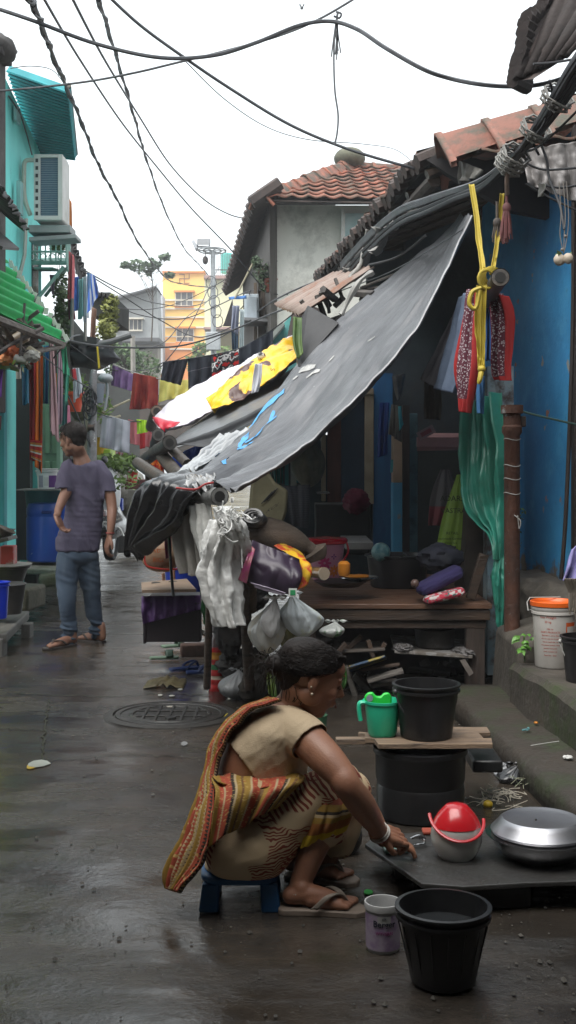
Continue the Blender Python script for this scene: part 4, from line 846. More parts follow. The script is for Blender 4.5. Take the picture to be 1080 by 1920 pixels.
# plants behind the man, scooter, white sack
w=MB(); leaves(w,P(205,868,9.6),(.26,.25,.1),420,.045,41); leaves(w,P(240,870,9.8),(.15,.2,.12),240,.05,42); leaves(w,P(228,905,9.2),(.2,.15,.1),90,.035,43)
w.build('potted_shrub',M['leaf_light'],smooth=False,tag_=('leafy green shrub above the parked scooter','plant'))
sc=thing('scooter','black scooter with a white cover parked facing away behind the man','scooter',(P(208,0,9.6).x,9.6,0))
D=9.6; bk=mat('scooter_black',(.012,.014,.016),(.02,.02,.022),rough=.25,coat=.5)
w=MB(); w.ball(P(205,985,D),(.2,.45,.16)); w.ball(P(190,950,D+.1),(.2,.35,.16)); w.ball(P(198,968,D+.05),(.18,.4,.16)); w.build('body',bk,sc,remesh=.02,smoothit=3)
w=MB()
c=P(208,1010,D+.05); 
for dx in(0,): w.add([],[])
prof=[(.2,-.05),(.235,-.045),(.25,0),(.235,.045),(.2,.05),(.185,.03),(.185,-.03)]
w.lathe(prof+[prof[0]],c,36,tilt=Matrix.Rotation(R(90),3,'Y')@Matrix.Rotation(R(0),3,'Z')); ty=w.build('wheel',mat('tyre',(.018,.018,.018),rough=.8,bump=.3),sc)
w=MB(); w.lathe([(0,-.03),(.18,-.028),(.185,.0),(.18,.028),(0,.03)],c,30,tilt=Matrix.Rotation(R(90),3,'Y')); w.build('rim',M['steel'],ty)
w=MB(); w.tube([P(213,995,D-.3),P(213,995,D+.15)],[.038,.034],16); w.build('exhaust',M['steel'],sc)
w=MB(); w.tube(spl([P(216,985,D-.3),P(226,992,D-.25),P(232,1005,D-.25)],8),.01,6); w.build('guard',M['white_plastic'],sc)
w=MB(); w.box(P(192,985,D-.42),(.09,.01,.09)); pl=w.build('number_plate',mat('plate_white',(.6,.6,.58)),sc,smooth=False,bev=.004)
cc=P(192,985,D-.427); textmesh('WB 4K\n7314',.035,lambda x,y,z: cc+Vector((x,-z,y)),'digits',M['black_plastic'],pl)
w=MB(); w.box(P(192,962,D-.38),(.1,.03,.07)); w.build('tail_lamp',mat('tail_red',(.3,.1,.1),(.5,.5,.48),sc=20,rough=.2),sc,bev=.01)
w=MB(); w.ball(P(203,925,D),(.13,.3,.32),28,20,disp=lambda d:1+.14*FR(d,2,3)); w.build('cover',mat('white_cover',(.66,.67,.68),(.55,.56,.58),sc=4,rough=.5,bump=.3,bsc=20),sc)
w=MB(); w.box(P(222,946,D+.6),(.11,.1,.15)); w.build('blue_can',mat('can_blue',(.01,.05,.4),rough=.35),bev=.01,tag_=('small blue jerry can beside the scooter','can'))
w=MB(); w.ball(P(238,925,11),(.26,.3,.32),32,22,disp=lambda d:1+.2*FR(d,1.8,8)); w.build('grey_sack',mat('greyplastic',(.36,.35,.32),(.26,.25,.22),sc=4,rough=.45,bump=.4,bsc=15),tag_=('large grey plastic covered heap beyond the scooter','sack'))
w=MB(); w.box(P(246,968,12),(.28,.3,.22)); w.build('glass_case',mat('case_grey',(.12,.14,.14),(.2,.2,.19),sc=6,rough=.3),bev=.01,tag_=('grey metal box at the foot of the plastic heap','box'))
w=MB(); w.box(P(236,1010,12),(.5,.4,.36)); w.build('black_crate',mat('blackish',(0,0,0)),bev=.02,tag_=('black crate under the grey metal box','crate'))
w=MB(); c=P(248,905,9.8); w.lathe([(.05,0),(.065,.12),(.07,.13),(0,.13)],c,18); w.build('red_pot',mat('red_pot',(.65,.03,.02),rough=.4),tag_=('small bright red pot under the shrub','flower pot'))
w=MB(); w.box(P(265,908,10.5),(.35,.3,.12)); w.build('red_bench',mat('maroon_wood',(.14,.04,.045),(.09,.03,.03)),bev=.01,tag_=('maroon bench edge behind the bamboo poles','bench'))
w=MB(); c=P(185,838,9.9); w.lathe([(.09,-.12),(.12,.1),(.13,.11),(0,.11)],c,24); w.build('yellow_tub',mat('yellow_tub',(.75,.42,.03),(.6,.35,.03),rough=.4),tag_=('yellow tub beside the utility pole','tub'))
w=MB(); w.box(P(188,855,10),(.3,.3,.16)); w.build('lime_box',mat('lime_box',(.42,.62,.06),rough=.5),bev=.01,tag_=('lime green box under the yellow tub','box'))
w=MB(); w.ball(P(196,862,8.9),(.035,.05,.04)); w.build('mirror',M['black_plastic'],sc)
# ================================================================ RIGHT: blue house and its veranda
bh=thing('blue_house','blue painted house with a clay tile roof overhanging the lane on the right','house',(sx(2.26,6),6,0))
blue=bpy.data.materials.new('blue_limewash'); blue.use_nodes=True; t=blue.node_tree; b=t.nodes['Principled BSDF']; L=t.links.new; tc=nd(t,'ShaderNodeTexCoord'); geo=tc.outputs['Object']
c_=rp(nz(.9,7,.6),.35,(.03,.22,.5),.68,(.05,.36,.7))
c_=mixc(rp(nz(4,8,.7),.52,0.,.75,.55),c_,(.12,.46,.74))
c_=mixc(rp(nz(14,6,.7),.6,0.,.72,.35),c_,(.01,.08,.2))
c_=mixc(rp(nz(2.6,5,.55),.66,0.,.675,1.),c_,(.42,.2,.13))
c_=mixc(rp(nz(5.5,4,.5),.70,0.,.71,1.),c_,(.34,.33,.3))
sz=nd(t,'ShaderNodeSeparateXYZ'); L(geo,sz.inputs[0]); ma=nd(t,'ShaderNodeMath',operation='MULTIPLY_ADD'); L(nz(3,6,.7),ma.inputs[0]); ma.inputs[1].default_value=.9; ma.inputs[2].default_value=0
sb=nd(t,'ShaderNodeMath',operation='SUBTRACT'); L(sz.outputs['Z'],sb.inputs[0]); L(ma.outputs[0],sb.inputs[1])
c_=mixc(rp(sb.outputs[0],.2,1.,.28,0.),c_,(.16,.13,.1))
L(c_,b.inputs['Base Color']); b.inputs['Roughness'].default_value=.78
bn=nd(t,'ShaderNodeBump'); bn.inputs['Strength'].default_value=.45; bn.inputs['Distance'].default_value=.01; L(nz(28,7,.7),bn.inputs['Height']); L(bn.outputs[0],b.inputs['Normal'])
w=MB(); wallblock(w,2.26,4.97,6.5,.0,3.3,th=.2,side=1); w.build('wall',blue,bh,smooth=False)
w=MB(); x=sx(2.26,4.97); w.prism([(x-.015,4.97,.3),(x-.02,4.9,.3),(x+.25,4.85,.3),(x+.25,4.97,.3)],(0,0,3)); wallblock(w,2.31,3.2,4.9,.1,3.3,th=.15,side=1)
w.build('door_frame',mat('dark_door',(.03,.02,.016),(.015,.012,.012),sc=3,st=(6,6,1)),bh,smooth=False)
# veranda interior: back wall, side, floor, ceiling; dark colours deepen its shade
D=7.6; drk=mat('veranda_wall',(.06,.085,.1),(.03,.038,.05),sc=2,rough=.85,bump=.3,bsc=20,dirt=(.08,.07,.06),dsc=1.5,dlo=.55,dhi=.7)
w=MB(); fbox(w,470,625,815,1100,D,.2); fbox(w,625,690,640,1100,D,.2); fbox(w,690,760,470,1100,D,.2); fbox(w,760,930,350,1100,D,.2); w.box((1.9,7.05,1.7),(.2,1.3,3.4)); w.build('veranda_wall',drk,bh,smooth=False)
w=MB(); w.box((1.15,6.6,.16),(2.0,2.2,.34)); w.build('veranda_floor',mat('veranda_floor',(.06,.05,.045),(.035,.03,.028),sc=4,rough=.6),bh,smooth=False)
w=MB(); fbox(w,614,690,738,1000,D-.05,.04); dd=w.build('door',mat('brown_door',(.15,.06,.05),(.08,.035,.03),sc=3,st=(5,5,1),rough=.6),bh,smooth=False)
w=MB(); fbox(w,640,690,738,1000,D-.09,.03); w.build('leaf_panel',mat('navy_door',(.025,.06,.11),(.02,.04,.07),sc=3,rough=.6),dd,smooth=False)
w=MB(); fbox(w,684,701,730,945,D-.14,.12); fbox(w,603,611,780,940,D-.14,.12); fbox(w,603,701,728,740,D-.15,.13); w.build('door_frame',mat('cream_frame',(.42,.36,.26),(.3,.25,.18),sc=6,rough=.7),bh,smooth=False,bev=.006)
w=MB(); fbox(w,545,556,820,960,D-.2,.1); fbox(w,487,505,800,960,D-.2,.1); w.build('door_frame',mat('white_frame',(.6,.62,.62),(.45,.48,.46),sc=6),bh,smooth=False)
w=MB(); fbox(w,700,736,700,1040,D-.1,.06); w.build('door',mat('blue_door',(.02,.15,.36),(.015,.1,.26),sc=3,st=(5,5,1),rough=.6),bh,smooth=False)
# posts
D=6.55
w=MB(); fbox(w,737,762,778,905,D,.12); w.build('post',mat('tan_post',(.45,.35,.26),(.32,.25,.18),sc=5,rough=.8),bh,bev=.006,smooth=False)
w=MB(); fbox(w,736.5,762.5,905,1050,D-.003,.126); w.build('post',mat('blue_post',(.07,.36,.6),(.06,.28,.5),sc=5,rough=.75,dirt=(.3,.25,.2),dsc=6,dlo=.6,dhi=.68),bh,bev=.006,smooth=False)
w=MB(); fbox(w,763,783,775,1050,D+.05,.12); w.build('post',mat('grey_teal_post',(.14,.27,.3),(.09,.19,.22),sc=5,rough=.75,dirt=(.02,.02,.02),dsc=6,dlo=.5,dhi=.7),bh,bev=.006,smooth=False)
w=MB(); fbox(w,755,768,760,1040,D-.03,.05); w.build('post',mat('dark_door',(0,0,0)),bh,smooth=False)
# shelf
w=MB(); slab(w,P(782,838,6.2),P(862,836,6.2),P(862,812,6.9),P(805,812,6.9),-.03); fbox(w,782,862,820,838,6.19,.02); w.build('shelf',mat('pink_shelf',(.42,.22,.22),(.28,.15,.16),sc=5,rough=.7),bh,smooth=False)
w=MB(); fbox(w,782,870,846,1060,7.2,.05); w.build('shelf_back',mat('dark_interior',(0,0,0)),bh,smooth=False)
# painted wall end next to the bench
w=MB(); x0=P(914,0,5.25).x; x1=P(948,0,5.25).x
w.prism([(x0,5.25,.05),(x1+.05,5.25,.05),(x1+.1,5.7,.05),(x0+.02,5.7,.05)],(0,0,1.9))
pp=mat('patchy_paint',(.13,.24,.3),(.28,.3,.3),sc=3,rough=.8,bump=.4,bsc=20,dirt=(.07,.05,.045),dsc=4,dlo=.5,dhi=.6)
w.build('wall_end',pp,bh,smooth=False)
w=MB(); w.prism([P(880,905,5.4),P(930,905,5.4),P(925,1130,5.4),P(868,1130,5.4)],(0,.3,0)); w.build('inner_pier',mat('brown_pier',(.06,.045,.035),(.03,.025,.02),sc=4,rough=.85),bh,smooth=False)
# plinth wall block beneath blue wall
rb=mat('rough_cement',(.1,.088,.072),(.05,.043,.034),sc=4,rough=.85,bump=1,bsc=18,dirt=(.04,.035,.03),dsc=3,dlo=.5,dhi=.66)
m_=MB()
def rk(u,v):
    D=4.5+.95*u; x=sx(2.02,D); pr=[(0,.3),(-.02,.45),(-.01,.6),(.05,.66),(.3,.66)]
    k=v*4; i=min(int(k),3); f=k-i; a=pr[i];c=pr[i+1]; p=Vector((x+a[0]+(c[0]-a[0])*f,D,a[1]+(c[1]-a[1])*f))
    return p+Vector((.03,0,.03))*FR(p,4,2)
m_.grid(rk,40,20); m_.build('wall_base',rb,bh,autosm=False,solid=.02)
w=MB(); w.prism([(sx(2.02,4.5),4.5,.0),(sx(2.4,4.5),4.5,.0),(sx(2.4,4.5),4.5,.64),(sx(2.04,4.5),4.5,.64)],(0,.05,0)); w.prism([(sx(1.69,4.4),4.40,.0),(sx(2.0,4.4),4.40,.0),(sx(2.0,4.4),4.40,.5),(sx(1.72,4.4),4.40,.42)],(0,.5,0))
w.build('wall_base',rb,bh,bev=.03)
# ---- roof
e0=Vector((.84,5.35,3.26)); e1=Vector((.30,8.5,3.16)); U=(e1-e0).normalized(); V=Vector((1,.12,.42)).normalized()
tiles(e0,U,V,16,9,.205,.3,11).build('roof',M['tile_brown'],bh,autosm=False)
w=MB(); a=e0+Vector((.03,0,-.05)); b_=e1+Vector((.03,0,-.05)); slab(w,a,b_,b_+V*2.6,a+V*2.6,-.03); w.build('roof_boarding',mat('dark_board',(.02,.018,.018),(.012,.012,.013),sc=3,st=(1,8,1),rough=.9),bh,smooth=False)  # boarding coloured near black for the shade under the roof
w=MB()
for k in range(9): p=a.lerp(b_,k/8)+Vector((0,0,-.05)); w.tube([p,p+V*2.6],.035,6)
for k in(0.02,.5,.9): w.tube([a+V*2.6*k+Vector((0,0,-.1)),b_+V*2.6*k+Vector((0,0,-.1))],.045,7)
w.build('rafter',M['dark_wood'],bh)
# ragged eave stuff: broken tile ends and cloth scraps along the eave
rnd=random.Random(7); w=MB()
for k in range(44):
    p=e0.lerp(e1,k/43)+Vector((rnd.uniform(-.05,.0),0,rnd.uniform(-.03,.03))); w.tube([p,p+V*.22],[.05,.06],7)
w.build('eave_tile_end',M['tile_dark'],bh)
for i,(x0,y0,x1,y1,D) in enumerate(((745,395,700,430,5.9),(690,430,655,520,6.3),(660,480,640,500,6.6),(790,360,760,395,5.7),(720,410,690,470,6.0))):
    cloth('torn_plastic',mat('torn_plastic',(.3,.3,.28),(.14,.13,.12),sc=6,rough=.45,bump=.4,bsc=20),[P(x0,y0,D),P((x0+x1)/2+6,(y0+y1)/2+14,D),P(x1,y1,D)],[P(x0+16,y0+6,D+.1),P((x0+x1)/2+18,(y0+y1)/2+20,D+.1),P(x1+14,y1+10,D+.1)],2,.02,i,nu=10,nv=20,wr=.02,
      tag_=(('torn grey plastic strip caught under the tile eave, nearest the verge','torn grey plastic strip hanging from the eave above the grey rendered house','small torn plastic at the far end of the tile eave','torn plastic flap right below the big ridge tile','torn plastic streak above the rusty tin sheet')[i],'plastic'))
# verge: large ridge tiles facing the camera, row along the near edge of the roof
tb=mat('ridge_tile',(.24,.10,.07),(.15,.075,.055),sc=5,rough=.75,bump=.5,bsc=40,dirt=(.08,.08,.06),dsc=5,dlo=.48,dhi=.62)
ridge(P(826,276,5.2),P(1092,196,5.15),3,.2,6).build('ridge_tiles',tb,bh,autosm=False)
v0=P(905,292,5.1); v1=P(1090,262,5.0)
tiles(P(905,296,4.95),P(1100,262,4.85)-P(905,296,4.95),Vector((.02,1,.25)),5,2,.2,.3,31,amp=.03).build('verge_tiles',tb,bh,autosm=False)
w=MB(); w.prism([P(800,300,5.3),P(860,262,5.3),P(1090,210,5.3),P(1090,420,5.3),P(960,395,5.3),P(880,350,5.3)],(0,.06,0)); w.build('gable_board',mat('gable_dark',(.06,.055,.055),(.035,.033,.035),sc=3,rough=.9),bh,smooth=False)
# grey plastic under the gable on the right
cloth('gable_plastic',mat('gable_plastic',(.3,.28,.27),(.16,.15,.15),sc=4,rough=.5,bump=.4,bsc=16),[P(972,280,4.9),P(985,320,4.9),P(990,345,4.9)],[P(1100,262,4.8),P(1100,320,4.8),P(1100,385,4.8)],3,.03,4,wr=.03,tag_=('crumpled grey plastic sheet tucked under the tiles at the right','plastic'))
cloth('gable_plastic',mat('gable_plastic2',(.2,.19,.17),(.1,.1,.09),sc=4,rough=.5,bump=.4,bsc=16),[P(860,300,5.1),P(858,325,5.1),P(856,342,5.1)],[P(905,318,5.0),P(900,325,5.0),P(892,334,5.0)],2,.02,5,nu=14,nv=12,wr=.02,tag_=('small pale flap of plastic under the first ridge tile','plastic'))
# upper right dark tiled roof corner near the camera
ur=thing('upper_roof','dark tiled roof corner jutting in at the upper right','roof',P(1040,80,4.2))
D=4.2
poly=[P(962,152,D),P(975,100,D),P(985,40,D),P(1015,20,D+.1),P(1040,-60,D+.3),P(1180,-60,D+.2),P(1180,20,D-.1),P(1090,85,D-.1),P(1062,108,D-.1),P(1000,148,D-.1)]
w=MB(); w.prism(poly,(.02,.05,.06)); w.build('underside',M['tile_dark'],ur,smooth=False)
w=MB(); pts=spl([P(962,156,D),P(968,120,D),P(976,98,D),P(984,42,D),P(1012,22,D+.1),P(1024,-10,D+.1),P(1040,-60,D+.3)],22)
for p in pts: w.tube([p+Vector((-.01,-.03,0)),p+Vector((.1,.12,.03))],.034,8)
w.build('edge_tile',mat('corner_tile',(.04,.03,.028),(.022,.018,.017),sc=6,rough=.9,bump=.6,bsc=40),ur)  # near-black tile colour for the whole roof corner
w=corrug(P(964,152,D-.04),P(1066,100,D-.14),P(1035,-60,D+.2),P(1200,-60,D-.1),5,.012,nv=3); w.build('tile_row',mat('corner_tile',(0,0,0)),ur,solid=.02,autosm=False)
# drain pipe
dp=thing('drain_pipe','rusty cast iron drain pipe with a collar at its top standing by the blue wall','pipe',(P(960,0,4.75).x,4.75,.06))
c=Vector((P(960,0,4.75).x,4.75,0)); r_=.043; zt=P(0,760,4.75).z
w=MB().lathe([(r_,.05),(r_,zt-.17),(r_+.012,zt-.15),(r_+.012,zt-.12),(r_+.004,zt-.11),(r_+.004,zt-.05),(r_+.018,zt-.045),(r_+.018,zt),(r_-.004,zt),(r_-.006,zt-.1),(0,zt-.1)],c,32); w.build('pipe',M['rust'],dp)
w=MB(); w.box(c+Vector((r_+.02,.02,zt-.09)),(.03,.05,.06)); w.build('bracket',M['dark_metal'],dp,bev=.006)
w=MB()
for yy in(824,873,898,925): 
    z=P(0,yy,4.75).z; w.tube([c+Vector(((r_+.002)*math.cos(a*.45),(r_+.002)*math.sin(a*.45),z+.006*math.sin(a))) for a in range(15)],.0025,5)
w.tube(spl([c+Vector((.0,-r_-.004,P(0,965,4.75).z)),c+Vector((.03,-r_-.02,P(0,975,4.75).z)),c+Vector((.025,-r_-.01,P(0,990,4.75).z)),c+Vector((.015,-r_-.02,P(0,965,4.75).z))],14),.003,5)
w.build('wire_tie',mat('wire_pale',(.4,.4,.38)),dp)
w=MB(); w.tube(spl([P(980,772,4.8),P(1020,782,4.75),P(1085,797,4.7)],14),.006,6); w.build('green_cable',mat('green_cable',(.02,.06,.05)),tag_=('dark green cable running right from the top of the rusty pipe','cable'))
w=MB(); w.tube(spl([P(1076,380,4.7),P(1074,600,4.75),P(1068,800,4.75),P(1060,980,4.75),P(1052,1085,4.78)],20),.012,6); w.build('door_edge_pole',mat('dark_door',(0,0,0)),tag_=('thin dark pole standing before the door right of the blue wall','pole'))
# rusty corrugated sheet and black flap
w=corrug(P(518,572,6.5),P(548,585,6.2),P(612,520,7.3),P(700,498,6.6),9,.018)
w=corrug(P(560,590,6.15),P(515,572,7.2),P(700,500,6.1),P(625,512,7.3),9,.016,ragged=.02)
w.build('rusty_sheet',mat('rusty_tin',(.26,.2,.17),(.17,.12,.1),sc=4,rough=.7,bump=.3,bsc=30,dirt=(.2,.09,.05),dsc=4,dlo=.52,dhi=.66,st=(1,1,1)),solid=.004,tag_=('rust brown corrugated sheet poking out below the tile eave','sheet'),autosm=False)
w=MB(); w.prism([P(562,602,6.0),P(577,572,6.1),P(636,605,5.9),P(560,690,5.8),P(556,668,5.9)],(.0,.35,.02)); w.build('black_flap',mat('flap_black',(.02,.02,.022),(.03,.03,.032),sc=5,rough=.6,bump=.3,bsc=15),tag_=('black folded tarpaulin flap at the tip of the rusty sheet','tarpaulin'),smooth=False,bev=.01)
cloth('green_rag',mat('green_rag',(.04,.09,.02),(.09,.14,.03),sc=8,rough=.6),[P(550,594,5.9),P(549,640,5.85),P(556,672,5.8)],[P(566,596,5.9),P(566,640,5.85),P(568,665,5.8)],1,.02,3,nu=10,nv=18,tag_=('mossy green rag hanging beside the black flap','rag'))
# rafters/dark debris between rusty sheet and tarp
w=MB(); rnd=random.Random(9)
for k in range(16):
    u=k/15; p=P(590+110*u,585-70*u,6.3-.3*u)+Vector((rnd.uniform(-.05,.05),rnd.uniform(0,.3),rnd.uniform(-.12,.05)))
    w.tube([p,p+Vector((rnd.uniform(-.1,.25),rnd.uniform(-.2,.2),rnd.uniform(-.12,.2)))],rnd.uniform(.01,.03),5)
w.build('eave_debris',mat('debris_dark',(.05,.045,.045),(.11,.1,.09),sc=9,rough=.8),tag_=('dark splintered battens piled under the tile eave','battens'))
w=MB(); w.tube(spl([P(700,510,5.7),P(672,530,5.7),P(640,590,5.7)],14),[.018+.006*math.sin(i) for i in range(14)],8); w.build('twisted_rag',mat('torn_plastic',(0,0,0)),tag_=('twisted grey rag rope hanging above the big tarpaulin','rag'))

# ---------------- tarpaulins
NE=[(886,407,5.0),(845,500,4.9),(795,605,4.8),(740,682,4.75),(690,737,4.7),(640,782,4.65),(600,814,4.65),(540,857,4.6),(475,898,4.6),(438,918,4.6)]
FE=[(866,407,5.7),(800,462,5.95),(720,530,6.0),(640,592,6.0),(585,650,5.9),(520,730,5.8),(462,795,5.6),(420,832,5.5),(375,872,5.3),(348,897,5.1)]
ne=spl([P(*a) for a in NE],81); fe=spl([P(*a) for a in FE],81)
tnr=((ne[40]-fe[40]).cross(ne[60]-ne[20])).normalized(); 
if tnr.z<0: tnr=-tnr
def tarp(u,v,off=0):
    k=v*80; i=min(int(k),79); f=k-i; p=ne[i].lerp(ne[i+1],f).lerp(fe[i].lerp(fe[i+1],f),u)
    d=-.15*math.sin(PI*u)*math.sin(PI*v)+.020*math.sin(u*15+v*3+2*N((u*3,v*2,1),1,2))*(.4+v)+.010*math.sin(u*31+5*v)*v+.03*FR((u*5,v*2.6,0),1,5)+.022*(.3-abs(N((u*3.2+v*1.5,v*5,0),1,9)))+.004*FR((u*20,v*14,0),1,8)
    d+=.035*max(v-.8,0)*5*math.sin(u*38)*.6
    return p+tnr*(d+off)
tm=bpy.data.materials.new('grey_tarpaulin'); tm.use_nodes=True; t=tm.node_tree; b=t.nodes['Principled BSDF']; L=t.links.new; tc=nd(t,'ShaderNodeTexCoord'); geo=tc.outputs['UV']
mp=nd(t,'ShaderNodeMapping'); mp.inputs['Scale'].default_value=(7,1.6,1); L(geo,mp.inputs[0]); mp2=nd(t,'ShaderNodeMapping'); mp2.inputs['Scale'].default_value=(30,3,1); L(geo,mp2.inputs[0]); mp3=nd(t,'ShaderNodeMapping'); mp3.inputs['Scale'].default_value=(4,9,1); L(geo,mp3.inputs[0])
c_=rp(nz(1,6,.6,mp.outputs[0]),.3,(.066,.069,.077),.7,(.145,.149,.16))
c_=mixc(rp(nz(1,5,.6,mp2.outputs[0]),.55,0.,.7,.45),c_,(.22,.225,.235))
c_=mixc(rp(nz(5,7,.7,mp3.outputs[0]),.66,0.,.7,.7),c_,(.45,.46,.46))
L(c_,b.inputs['Base Color']); b.inputs['Roughness'].default_value=.36; b.inputs['Specular IOR Level'].default_value=.5
bn=nd(t,'ShaderNodeBump'); bn.inputs['Strength'].default_value=.5; bn.inputs['Distance'].default_value=.02; L(nz(1.4,7,.65,mp2.outputs[0]),bn.inputs['Height']); L(bn.outputs[0],b.inputs['Normal'])
tp=thing('grey_tarpaulin','large grey plastic tarpaulin sloping from the tile eave down to the bamboo pole','tarpaulin',(P(600,700,5.3)))
MB().grid(tarp,70,150).build('sheet',tm,tp,solid=.004,autosm=False)
w=MB(); w.tube([tarp(0,k/120) for k in range(121)],.008,5); w.build('hem',mat('hem_grey',(.3,.31,.32),(.2,.2,.21),sc=10,rough=.4),tp)
# find uv for pixel on tarp
def uvof(px,py):
    best=None
    for j in range(0,101):
        for i in range(0,41):
            p=tarp(i/40,j/100); x=540+F*p.x/p.y; y=HZ-F*(p.z-CAMZ)/p.y; d=(x-px)**2+(y-py)**2
            if best is None or d<best[0]: best=(d,i/40,j/100)
    return best[1],best[2]
def stroke(pts,wd):
    q=[uvof(*a) for a in pts]; n=14; m=[]; pp=spl([Vector((a,b_,0)) for a,b_ in q],n); vs=[]
    for i in range(n):
        t_=(pp[min(i+1,n-1)]-pp[max(i-1,0)]).normalized(); s_=Vector((-t_.y*.8,t_.x*.35,0)).normalized()*wd*.7*(.6+.5*math.sin(PI*i/(n-1)))
        for e in(-1,1): a=pp[i]+s_*e; vs.append(tarp(max(0,min(1,a.x)),a.y,.007))
    return vs,[(2*i,2*i+1,2*i+3,2*i+2) for i in range(n-1)]
bp=mat('blue_spray',(.08,.3,.62),(.1,.38,.72),sc=20,rough=.6)
w=MB()
for pts,wd in (([(462,800),(470,775),(482,765),(488,775),(505,760),(533,738)],.022),([(448,838),(470,812)],.02),([(460,832),(482,815)],.018),([(475,822),(492,806)],.016),([(490,805),(520,780)],.012),([(446,845),(476,828)],.01),([(406,860),(414,852)],.03),([(418,866),(440,858)],.016),([(424,870),(432,862)],.012),([(504,790),(512,770)],.012)):
    w.add(*stroke(pts,wd))
w.build('blue_paint_mark',bp,tp,smooth=False)
w=MB(); wm_=mat('white_scuff',(.5,.5,.48),(.3,.3,.3),sc=30,rough=.6)
for pts,wd in (([(560,700),(572,690),(590,688)],.012),([(575,712),(590,700),(602,693)],.008),([(548,715),(560,708)],.006),([(620,680),(632,668)],.004),([(600,640),(606,634)],.006),([(690,640),(705,628)],.003)):
    w.add(*stroke(pts,wd))
w.build('scuff_mark',wm_,tp,smooth=False)
# second tarp behind: shaded underside painted as a separate dark sheet below the lighter top
dt=mat('shaded_tarp',(.03,.032,.036),(.045,.047,.052),sc=3,rough=.5,bump=.3,bsc=14); lt=mat('light_tarp',(.12,.125,.13),(.08,.083,.09),sc=3,rough=.4,bump=.4,bsc=12)
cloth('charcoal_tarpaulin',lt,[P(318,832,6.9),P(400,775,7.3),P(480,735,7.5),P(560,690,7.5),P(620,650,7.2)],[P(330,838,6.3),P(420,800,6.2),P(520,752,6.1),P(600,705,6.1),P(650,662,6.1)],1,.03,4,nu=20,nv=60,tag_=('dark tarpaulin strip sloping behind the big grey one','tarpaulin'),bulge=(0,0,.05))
cloth('charcoal_tarpaulin',dt,[P(322,836,6.25),P(420,800,6.15),P(520,750,6.05),P(600,703,6.05),P(650,660,6.05)],[P(338,834,6.2),P(405,838,6.1),P(470,800,6.0),P(540,752,6.0),P(640,690,6.0)],1,.02,6,nu=14,nv=60,tag_=('dark sheet for the shaded underside of the tarpaulin strip behind the grey one','tarpaulin'))
cloth('pale_plastic',mat('palep',(.5,.52,.53),(.25,.26,.28),sc=3,rough=.35,bump=.6,bsc=10),[P(410,815,5.9),P(370,860,5.8),P(330,890,5.6)],[P(480,800,5.7),P(410,862,5.6),P(372,890,5.4)],4,.04,8,nu=36,nv=30,wr=.02,tag_=('pale crumpled plastic along the left edge of the grey tarpaulin','plastic'))
# rolled banner: white and yellow
wb=mat('white_banner',(.68,.64,.7),(.56,.53,.6),sc=2,rough=.45,bump=.3,bsc=8)
ban=thing('vinyl_banner','white and yellow printed vinyl banner draped over the tarpaulin strip','banner',P(420,740,7.4))
A=[P(288,790,7.6),P(330,752,7.7),P(430,700,7.8),P(500,655,7.7),P(560,620,7.5)]; B=[P(300,806,6.9),P(360,795,6.8),P(420,768,6.8),P(500,730,6.8),P(570,668,6.8)]
bb=(.0,0,.10)
cloth('sheet',wb,A,B,1.5,.035,12,nu=40,nv=90,parent=ban,bulge=bb,wr=.03,wsc=4,grow=0)
yb2=bpy.data.materials.new('yellow_print'); yb2.use_nodes=True; t=yb2.node_tree; b=t.nodes['Principled BSDF']; L=t.links.new; tc=nd(t,'ShaderNodeTexCoord'); geo=tc.outputs['Object']
c_=rp(nz(2,4,.5),.3,(.82,.5,.015),.7,(.72,.42,.01)); c_=mixc(rp(nz(3.6,3,.5),.6,0.,.61,1.),c_,(.08,.035,.03)); L(c_,b.inputs['Base Color']); b.inputs['Roughness'].default_value=.35
A2=[P(392,757,6.9),P(440,715,7.0),P(500,668,7.1),P(556,638,7.1)]; B2=[P(402,776,6.6),P(452,755,6.6),P(510,722,6.6),P(563,668,6.6)]
cloth('yellow_print',yb2,A2,B2,1.2,.035,15,nu=36,nv=60,parent=ban,bulge=(0,-.05,.13),wr=.035,wsc=5,grow=0)
cloth('red_end',mat('red_vinyl',(.6,.02,.05),rough=.4),[P(286,782,7.0),P(292,795,6.9),P(300,804,6.8)],[P(338,792,6.75),P(330,802,6.75),P(318,806,6.75)],1,.02,3,nu=14,nv=10,parent=ban,bulge=(0,-.04,.02))
cc=P(512,693,6.42); textmesh('S',.055,lambda x,y,z: cc+Vector((-y*.9+x*.1,0,x*.9+y*.1)),'letter',M['black_plastic'],ban)
w=MB(); w.ball(P(490,668,6.85),(.035,.03,.035)); w.build('ball_print',mat('ballprint',(.6,.6,.6),(.03,.03,.03),sc=30,lo=.5,hi=.52),ban)
cloth('white_rag',mat('white_rag',(.55,.56,.6),(.42,.43,.48),sc=6,rough=.6),[P(478,682,6.4),P(474,710,6.4),P(471,738,6.4)],[P(492,682,6.4),P(490,712,6.4),P(484,735,6.4)],1,.02,9,nu=12,nv=18,tag_=('white rag tied round the yellow part of the banner','rag'))
# blue tarp bits low
cloth('blue_tarp',mat('bluetarp',(.01,.07,.5),(.01,.05,.38),sc=4,rough=.45,bump=.4,bsc=12),[P(322,858,7.2),P(325,890,7.2),P(330,915,7.2)],[P(395,820,7.0),P(390,850,7.0),P(380,880,7.0)],3,.04,3,nu=24,nv=20,wr=.03,tag_=('bright blue tarpaulin showing behind the bamboo poles','tarpaulin'))
cloth('orange_cloth',mat('orangered',(.75,.2,.02),(.5,.02,.02),sc=10,rough=.8,lo=.45,hi=.5),[P(278,850,7.6),P(276,890,7.6),P(280,925,7.6)],[P(305,850,7.5),P(306,890,7.5),P(310,912,7.5)],2,.03,5,nu=14,nv=18,tag_=('orange and red cloth hanging behind the bamboo joint','cloth'))
